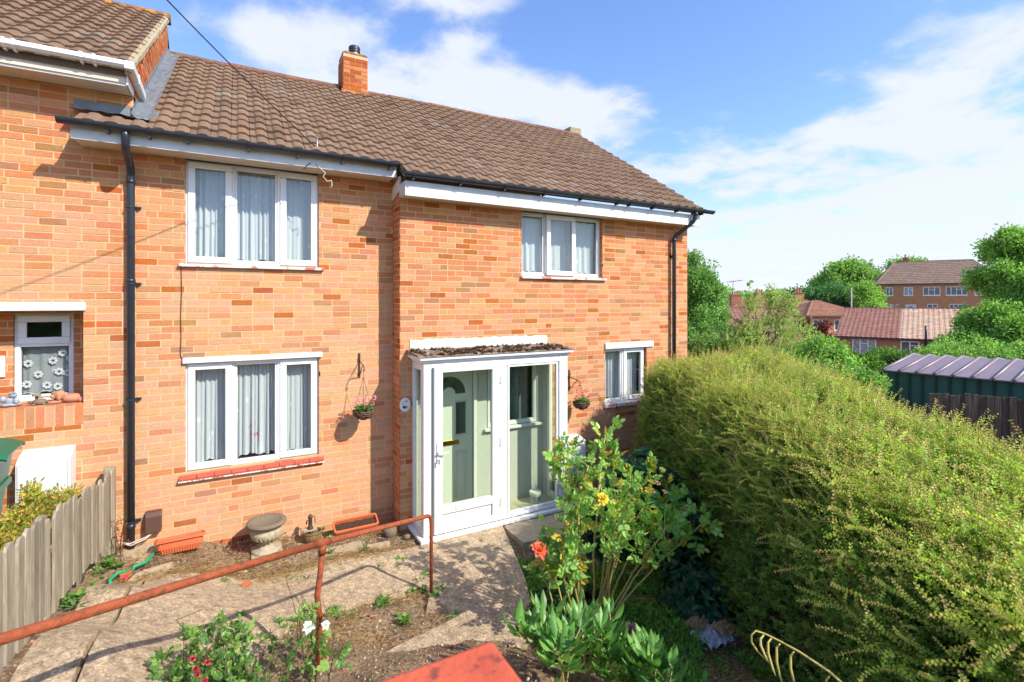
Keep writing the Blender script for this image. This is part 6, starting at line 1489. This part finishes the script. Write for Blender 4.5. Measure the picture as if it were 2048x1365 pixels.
    for x, y, w, d, z0, z1, pots in chims:
        g = MB(); g.box(x-w/2, x+w/2, y-d/2, y+d/2, z0, z1, M=M); g.box(x-w/2-.06, x+w/2+.06, y-d/2-.06, y+d/2+.06, z1+.002, z1+.12, M=M); co = g.obj('chimney', FBR, t)
        for i in range(pots):
            g = MB(); px_ = x+(i-(pots-1)/2)*w*.8/max(1, pots); g.lathe([(.13, 0), (.11, .35), (.14, .38), (.12, .5)], 8, at=(0, 0, 0)); g.v = [tuple(M @ Vector((v[0]+px_, v[1]+y, v[2]+z1+.12))) for v in g.v]; g.obj('chimney_pot', FBO, co)
    return t
def vframe(x, d, ux, ud):
    """Local frame: x along the wall, y away from the viewer; (ux, ud) is the wall direction in right/depth terms."""
    l = math.hypot(ux, ud); u = V(ux/l, ud/l, 0); v = V(-ud/l, ux/l, 0); o = V(x, d, 0)
    return Matrix(((u.x, v.x, 0, o.x), (u.y, v.y, 0, o.y), (0, 0, 1, 0), (0, 0, 0, 1)))
# red roofed bungalow
M = vframe(24.9, 38.0, .75, -.62)
building('bungalow', 'low brick bungalow with a red and salmon tiled roof behind the garden shed', M, 18.0, 11.5, -2.4, .40, 2.46, mat('bungalow_brick', (.40, .19, .11), col2=(.33, .15, .085), scale=3, rough=.95, stretch=(1, 1, 5)),
         [(.80, 2.25, -.85, .32, 3, FGC), (3.65, 4.70, -.72, .22, 2, FG), (5.6, 6.3, -.5, .2, 1, FGC)], [(.33, .155, .115), (.60, .40, .28)], 'gable', (.30, .31), two=3.35)
t = thing('soil_pipe', 'black vertical pipe on the bungalow wall reaching above its gutter', 'pipe', tuple(M @ Vector((6.55, -.15, -1))))
mb = MB(); mb.tube([M @ Vector((5.05, -.42, .3)), M @ Vector((5.05, -.42, 1.35))], .075, 8); mb.tube([M @ Vector((5.12, -.15, -2.3)), M @ Vector((5.12, -.15, .35))], .13, 8); mb.obj('pipe', BLACKP, t, True)
# three storey block on the hill
M = vframe(56.4, 77, 9.2, -5.2)
TR = [(.27, .185, .14)]
wn = []
for z0, z1 in ((3.9, 5.25), (1.2, 2.6)):
    for x0, x1, n_, g in ((1.8, 3.5, 2, FG), (6.0, 8.1, 2, FGC), (10.4, 14.2, 3, FG), (15.4, 20.0, 4, FG), (21.5, 24.5, 3, FG)):
        if z0 > 3: wn.append((x0*.52, x1*.52, z0+.1, z1, n_, g))
wn += [(.95, 1.85, 1.3, 2.7, 2, FGC), (2.15, 2.45, 1.3, 2.7, 1, FG), (5.9, 7.1, 1.3, 2.7, 2, FG), (8.4, 9.9, 1.3, 2.7, 3, FG)]
building('block_of_flats', 'three storey brick block of flats with a brown pitched roof on the hill', M, 14.5, 8.5, -3, 5.75, 9.35, FB, wn, TR, 'gable', (.62, .42), hip=2.6, over=.35,
         chims=[(4.0, 4.4, .6, .6, 8.8, 9.9, 1)], door=(3.3, 4.6, .6, 2.65))
# hip roofed houses in the middle distance
M = vframe(28.6, 66, 1, -.10)
HR = [(.32, .15, .095)]
building('long_house', 'long reddish house with brown hipped roof and three chimney stacks in the distance', M, 15.0, 10, -5, 1.35, 3.45, FBR, [(5.7, 7.4, -.9, .3, 2, FGC), (8.0, 9.2, -3.2, -1.7, 2, FG)], HR, 'hip', (.6, .4), hip=3.6, over=.45,
         chims=[(1.9, 3.2, 1.3, .9, 1.9, 3.9, 3), (6.0, 5.6, 1.2, .9, 2.9, 4.2, 3), (10.6, 4.3, 1.2, .9, 2.6, 4.2, 3)])
M = vframe(35.6, 60, 1, .02)
building('brick_house', 'orange brick house wing with hipped roof and small upper windows left of the dark trees', M, 6.8, 8, -5, 1.35, 3.15, FBO, [(.5, 1.7, -.4, .9, 2, FG), (3.1, 4.3, -.4, .9, 2, FG)], HR, 'hip', (.6, .4), hip=3.0, over=.6)
# near red tiled roof left of them
M = vframe(13.6, 34, 1, -.05)
building('tiled_outbuilding', 'low building showing only its red brown tiled roof beside the house corner', M, 7.0, 9.0, -2, -.9, 2.55, FBR, [], [(.31, .15, .11)], 'gable', (.30, .32), over=.1, chims=[(1.35, 4.4, .5, .5, 2.2, 3.4, 0)])
# tower block
t = thing('tower_block', 'distant blue and white tower block on the horizon', 'tower', tuple(V(190, 450, -3)))
mb = MB(); a, b = V(186, 450, 0), V(194.5, 452, 0)
M = vframe(186.5, 450, 1, .0)
mb.box(0, 11.5, 0, 14, -20, 12.6, M=M); mb.box(11.6, 17, .3, 14, -20, 11.8, M=M); mb.obj('wall', mat('tower_grey', (.40, .45, .50), rough=.8), t)
mb = MB(); mb.box(11.9, 16.7, -.05, .25, -20, 11.5, M=M); mb.obj('end_wall', mat('tower_buff', (.52, .45, .38), rough=.9), t)
for i in range(3):
    for k in range(7):
        mb = MB(); mb.box(.4+i*3.8, 3.7+i*3.8, -.1, .0, 9.4-k*2.9, 11.6-k*2.9, M=M); mb.obj('window', mat('tower_blue' if i != 1 else 'tower_pane', (.05, .11, .28) if i != 1 else (.30, .38, .48), rough=.3), t)
# aerials and poles
ALU = mat('aerial_metal', (.10, .10, .11), rough=.5)
def aerial(px, py0, py1, d, lab, yagi=True, wid=.03):
    a, b = P(px, py1, d), P(px, py0, d); t = thing('tv_aerial', lab, 'aerial', tuple(a)); mb = MB(); mb.tube([a, b], wid, 6)
    mb.obj('mast', ALU, t)
    if yagi:
        mb = MB(); r = V(1, .25, 0)-V(0, 0, 0); s = d/60; mb.tube([b-r*.8*s-Vector((0, 0, .1*s)), b+r*1.2*s+Vector((0, 0, .12*s))], .03*s, 4)
        for i in range(8): c = b+r*(-.7+i*.26)*s+Vector((0, 0, -.09*s+i*.028*s)); mb.tube([c+V(.1, -.25, 0)*s, c-V(.1, -.25, 0)*s], .018*s, 4); mb.tube([c-Vector((0, 0, .12*s)), c+Vector((0, 0, .12*s))], .018*s, 4)
        mb.obj('elements', ALU, t)
aerial(1466, 563, 600, 58, 'television aerial on the chimney in front of the tower block')
aerial(1756, 537, 578, 70, 'television aerial standing left of the block of flats', True)
t = thing('lamp_column', 'pale grey lamp column rising behind the bungalow roof end', 'lamp column', tuple(P(1703, 640, 46)))
mb = MB(); mb.tube([P(1703, 640, 46), P(1703, 578, 46)], .05, 8); mb.lathe([(.05, 0), (.08, .05), (.05, .1)], 8, at=tuple(P(1703, 578, 46))); mb.obj('post', mat('pale_post', (.62, .64, .66), rough=.5), t)
# garden shed
t = thing('garden_shed', 'green metal garden shed with ribbed plum coloured roof beyond the hedge', 'shed', tuple(V(7.3, 9.5, 0)))
A0 = P(1765, 740, 9.7); A1 = P(2120, 771, 7.9); A1.z = A0.z; B0 = P(1826, 716, 10.4); B0.z = A0.z+.22; B1 = P(2150, 722, 8.95); B1.z = B0.z
SR = mat('plum_roof_sheet', (.23, .175, .20), col2=(.28, .22, .24), scale=2, rough=.45, metal=.2); SW = mat('green_shed_wall', (.03, .115, .095), col2=(.035, .13, .105), scale=2, rough=.5)
C0, C1 = B0+(B0-A0)*1.0, B1+(B1-A1)*1.0; C0.z = C1.z = A0.z
ns = 9
for i in range(ns):
    f0, f1 = i/ns, (i+1)/ns; a, b, c, d = A0.lerp(A1, f0+.004), A0.lerp(A1, f1-.004), B0.lerp(B1, f1-.004), B0.lerp(B1, f0+.004); mb = MB()
    e, f = C0.lerp(C1, f0+.004), C0.lerp(C1, f1-.004); q = Vector((0, 0, .02)); up = Vector((0, 0, .018 if i else .05))
    mb.add([a, b, c, d, e, f, a-q, b-q], [(0, 1, 2, 3), (3, 2, 5, 4), (6, 7, 1, 0)]); mb.obj('roof_sheet', SR, t)
    mb = MB(); mb.tube([a+Vector((0, 0, .012)), d+Vector((0, 0, .014)), e+Vector((0, 0, .012))], .028, 6); mb.obj('roof_rib', SR, t, True)
mb = MB(); w = Vector((0, 0, 1.9)); ins = (B0-A0).normalized()*.12; ins.z = 0
for i in range(12):
    a, b = A0.lerp(A1, i/12)+ins, A0.lerp(A1, (i+1)/12)+ins; a.z = b.z = A0.z-.02; s = (b-a)*.02
    mb = MB(); mb.add([a+s, b-s, b-s-w, a+s-w], [(0, 1, 2, 3)]); mb.obj('wall_panel', SW, t)
    mb = MB(); mb.tube([b-ins*.15, b-ins*.15-w], .02, 6); mb.obj('wall_rib', mat('dark_green_rib', (.015, .05, .045), rough=.5), t)
e0 = C0-(C0-A0).normalized()*.1; e0.z = A0.z-.02; a = A0+ins; a.z = e0.z
mb = MB(); mb.add([a, e0, e0-w, a-w], [(0, 1, 2, 3)]); mb.obj('wall_panel', SW, t)
# dark plank fence before the shed
t = thing('plank_fence', 'dark weathered vertical plank fence in front of the green shed', 'fence', tuple(V(7, 8, .3)))
FA, FBp = P(1858, 785, 7.6), P(2130, 795, 6.9); FBp.z = FA.z; n_ = 18; rgf2 = random.Random(3)
for i in range(n_):
    a, b = FA.lerp(FBp, i/n_), FA.lerp(FBp, (i+1)/n_); s = (b-a)*.03; hh = Vector((0, 0, rgf2.uniform(-.025, .02))); nn = (b-a).cross(Vector((0, 0, 1))).normalized()*rgf2.uniform(.008, .02); w = Vector((0, 0, 1.4))
    vs = [a+s-w, b-s-w, b-s+hh, a+s+hh]; vs = [v+nn for v in vs]+[v-nn for v in vs]; mb = MB(); mb.add(vs, [(0, 1, 2, 3), (7, 6, 5, 4), (3, 2, 6, 7), (0, 3, 7, 4), (1, 5, 6, 2)]); mb.obj('plank', DARKWOOD, t)

# ---------------------------------------------------------------- trees and shrubs
def tc_(n, rad, L, w, pal, seed): return clump(FOL, n, rad, L, w, pal, .4, seed, 1)
GB = [(.25, .42, .08), (.32, .49, .11), (.38, .55, .16), (.16, .30, .06)]; GD = [(.06, .15, .055), (.085, .20, .07), (.12, .25, .085)]; GY = [(.36, .46, .11), (.45, .53, .18), (.28, .42, .08), (.50, .54, .26)]; GM = [(.14, .28, .07), (.19, .35, .08), (.26, .41, .12)]
def tree(name, lab, cat, base, blobs, n, tm, seed, tr=.12, group=None, surf=.5, s=(.8, 1.3), bark=BARK, inner=None):
    rq = random.Random(seed+100); ex = []
    for c, r in blobs:
        for _ in range(7):
            d = rvec(rq); d.z = abs(d.z)*.8+d.z*.2; k = rq.uniform(.24, .42); ex.append((tuple(c[i]+d[i]*r[i]*.95 for i in range(3)), tuple(q*k for q in r)))
    blobs = [(c, tuple(q*.86 for q in r)) for c, r in blobs]+ex
    t = bush(name, lab, cat, blobs, n, tm, seed, s0=s[0], s1=s[1], surf=surf, group=group, loc=tuple(base), inner=inner); rg = random.Random(seed); mb = MB(); b = Vector(base); top = Vector(blobs[0][0])
    mb.tube([b, b.lerp(top, .5)+rvec(rg)*tr, top], [tr, tr*.75, tr*.35], 8)
    t_ = mb.obj('trunk', bark, t, True); mb = MB()
    for c, r in blobs[:12]:
        for _ in range(4): e = Vector(c)+Vector([rvec(rg)[i]*r[i]*.75 for i in range(3)]); s_ = b.lerp(top, rg.uniform(.4, .85)); mb.tube([s_, s_.lerp(e, .5)+rvec(rg)*.15, e], [tr*.35, tr*.22, tr*.07], 5)
    mb.obj('limbs', bark, t, True); return t
def PB(px, py, d, r): return (tuple(P(px, py, d)), r)
# big bright tree at the right
tmb = [tc_(70, .30, .11, .055, GB, 61), tc_(60, .28, .12, .05, GB, 62), tc_(50, .26, .10, .05, GB+GY[:1], 63)]
tree('broadleaf_tree', 'large bright green tree filling the right edge beside the bungalow', 'tree', tuple(P(2010, 800, 17)),
     [PB(2060, 590, 17, (1.6, 1.5, 1.3)), PB(2062, 505, 17, (.9, 1.2, .7)), PB(1985, 640, 16.5, (.85, 1.0, .5)), PB(2060, 690, 16, (1.4, 1.2, 1.0)), PB(1915, 702, 16, (.62, .8, .30)), PB(2015, 560, 17, (.8, .9, .6)), PB(1870, 718, 15.5, (.3, .5, .15)), PB(2150, 600, 17, (1.5, 1.5, 1.6)), PB(1970, 690, 16, (.8, .8, .45)), PB(1945, 655, 16.5, (.3, .5, .2))], 2500, tmb, 1, .2, surf=.35, s=(.6, 1.15))
# mid-distance trees
tmm = [tc_(60, 1.2, .42, .27, GM, 64), tc_(60, 1.2, .44, .27, GB, 65)]
tmd = [tc_(60, 1.2, .46, .22, GD, 66), tc_(60, 1.2, .42, .22, GD, 67)]
tree('broadleaf_tree', 'tall rounded green tree left of the block of flats', 'tree', tuple(P(1700, 680, 93)), [PB(1695, 570, 93, (4.9, 4.5, 3.9)), PB(1670, 590, 93, (3.3, 3.6, 3)), PB(1735, 590, 93, (3, 3.3, 3.6)), PB(1690, 545, 93, (2.7, 2.7, 1.8))], 420, tmm, 2, .5, surf=.4)
tree('conifer_tree', 'dark evergreen tree mass behind the orange brick house', 'tree', tuple(P(1640, 700, 78)), [PB(1640, 625, 78, (3.6, 3.3, 3.6)), PB(1610, 600, 78, (1.8, 2.2, 1.5)), PB(1680, 650, 75, (2.8, 2.7, 3.4)), PB(1655, 595, 78, (2.2, 2.2, 1.5)), PB(1718, 612, 75, (2.2, 2.2, 2.2)), PB(1650, 690, 72, (2.4, 2.2, 3.3))], 620, tmd, 3, .4, surf=.35)
tree('broadleaf_tree', 'lighter green tree right against the left end of the flats', 'tree', tuple(P(1738, 690, 72)), [PB(1733, 600, 72, (2, 2.1, 1.8)), PB(1722, 580, 72, (1.4, 1.5, 1)), PB(1745, 620, 70.5, (1.7, 1.8, 1.5))], 200, [tc_(60, .7, .26, .16, GB, 68)], 4, .3, surf=.4)
tree('broadleaf_tree', 'treetop showing just above the roof of the flats', 'tree', tuple(P(1820, 600, 95)), [PB(1822, 540, 95, (3, 2, 1.3)), PB(1800, 536, 95, (1.4, 1.4, 0.9))], 90, tmm, 5, .4)
tree('broadleaf_tree', 'small dark tree behind the distant tower block', 'tree', tuple(P(1540, 640, 120)), [PB(1500, 603, 120, (9, 4, 1.8)), PB(1550, 600, 120, (6, 4, 1.8)), PB(1420, 600, 90, (3, 3, 1.6))], 260, tmm, 6, .4)
# tree at the house corner
tmc = [tc_(44, .20, .075, .05, [(.13, .29, .07), (.19, .37, .09), (.26, .43, .13)], 71), tc_(38, .18, .08, .045, [(.16, .31, .08), (.24, .39, .13)], 72)]
tree('small_tree', 'slender leafy tree just behind the right corner of the house', 'tree', tuple(P(1395, 800, 12.5)), [PB(1392, 640, 12.5, (.55, .7, .55)), PB(1385, 565, 12.5, (.42, .6, .55)), PB(1405, 590, 12.4, (.35, .4, .35)), PB(1380, 700, 12, (.7, .7, .7)), PB(1430, 585, 12.4, (.14, .2, .13)), PB(1425, 615, 12.4, (.18, .3, .15)), PB(1383, 525, 12.6, (.12, .2, .25)), PB(1400, 680, 12, (.5, .6, .5))], 900, tmc, 7, .06, surf=.3, s=(.55, 1.1))
tree('shrub', 'pale grey-green shrub at the house corner above the hedge', 'shrub', tuple(P(1420, 790, 11.5)), [PB(1395, 700, 11.5, (.6, .6, .5)), PB(1470, 710, 11.5, (.8, .7, .5)), PB(1450, 700, 11.5, (.35, .5, .22))], 520, [tc_(50, .18, .06, .03, [(.30, .42, .14), (.38, .48, .20), (.20, .33, .09)], 73)], 8, .04, surf=.3, s=(.6, 1.1))
# feathery light shrub with upright wands
tmy = [hshoot(13, .34, .022, .052, GY[:2], GY[2:], (.5, .5, .3), s, False, .15) for s in (74, 75, 76)]+[tc_(40, .16, .07, .022, GY, 75)]
t = tree('tall_shrub', 'tall feathery pale yellow-green shrub in front of the hipped roofs', 'shrub', tuple(P(1540, 800, 11)), [PB(1500, 670, 11, (.28, .4, .65)), PB(1560, 650, 11, (.25, .4, .65)), PB(1520, 730, 11, (.7, .6, .5)), PB(1580, 700, 11, (.4, .4, .45)), PB(1478, 700, 11, (.3, .4, .4)), PB(1612, 690, 11, (.16, .3, .4)), PB(1545, 600, 11, (.10, .15, .22)), PB(1575, 615, 11, (.10, .15, .25)), PB(1510, 612, 11, (.10, .15, .2))], 950, tmy, 9, .04, surf=.2, s=(.55, 1.1))
mb = MB(); rgt = random.Random(8)
for x0, y0, x1, y1 in ((1560, 625, 1535, 574), (1575, 625, 1590, 580), (1548, 610, 1562, 590), (1500, 620, 1496, 592), (1485, 650, 1470, 640)):
    a, b = P(x0, y0, 11), P(x1, y1, 11); mb.tube([a, b], [.006, .003], 4, (.1, .1, .04))
    for i in range(9):
        p = a.lerp(b, i/8.5)
        for s in (1, -1): leaf(mb, p, V(s*.8, .1*s, 0)+Vector((0, 0, .6)), Vector((0, 0, 1)), .085, .03, jit((.05, .11, .03), .2, rgt), .2, .2, 1)
mb.obj('wands', FOL, t)
# greener bushes beyond the hedge, copper shrub
tmg = [tc_(56, .18, .075, .04, GB, 76), tc_(50, .17, .08, .04, GM, 77)]
tree('shrub', 'bright green bush directly behind the hedge below the orange brick house', 'shrub', tuple(P(1620, 800, 10)), [PB(1560, 750, 10.3, (.8, .7, .45)), PB(1620, 735, 10, (.75, .6, .45)), PB(1680, 765, 9.6, (.7, .6, .4)), PB(1635, 700, 10.3, (.3, .4, .25)), PB(1430, 770, 10.5, (.9, .7, .5)), PB(1500, 770, 10, (.9, .7, .4))], 1300, tmg, 10, .05, surf=.3, s=(.6, 1.1))
tree('shrub', 'green bush with leaning leafy shoots before the bungalow wall', 'shrub', tuple(P(1740, 800, 11)), [PB(1715, 735, 11, (.25, .4, .35)), PB(1745, 760, 10.6, (.5, .5, .35)), PB(1770, 725, 11, (.35, .5, .22)), PB(1800, 722, 11.5, (.22, .4, .18)), PB(1695, 720, 11, (.12, .2, .2))], 420, [tc_(50, .16, .10, .03, [(.10, .22, .03), (.18, .30, .06), (.07, .16, .025)], 78)], 11, .04, surf=.3, s=(.55, 1.05))
tree('copper_shrub', 'dark purple-red leaved shrub in front of the orange brick house', 'shrub', tuple(P(1640, 740, 20)), [PB(1634, 662, 20, (.28, .4, .35)), PB(1650, 688, 20, (.35, .5, .35)), PB(1602, 655, 20, (.2, .3, .3)), PB(1668, 712, 20, (.3, .4, .25))], 150, [tc_(50, .22, .11, .06, [(.14, .025, .035), (.20, .04, .05), (.09, .02, .025)], 79)], 12, .06, surf=.3, s=(.6, 1.1))
bush('shrub', 'low bright green foliage between the bungalow and the shed', 'shrub', [PB(1900, 720, 13, (.8, .6, .4)), PB(1990, 725, 13, (1.2, .6, .45)), PB(2080, 720, 13, (1.0, .6, .5))], 420, tmg, 13, surf=.3)
# far wooded mass along the horizon
wp = []; 
for _ in range(420):
    a = RNG.uniform(-1.2, 1.9); d = RNG.uniform(150, 420); p = V(a*d, d, -3+RNG.uniform(0, 7)); wp.append(tuple(p))
scatter('far_woodland', wp, RNG.uniform(0, 6, (len(wp), 3)), RNG.uniform(3, 6, len(wp)), tmm+tmd)
# things behind the camera, seen only in the window panes
bush('street_hedge', 'dense hedge across the street reflected in the front windows', 'hedge', [((x, -14+random.uniform(-1, 1), 2.2), (2.2, 1.5, 2.2)) for x in range(-16, 26, 3)], 900, tmm, 15, s0=.7, s1=1.1, inner=.7)
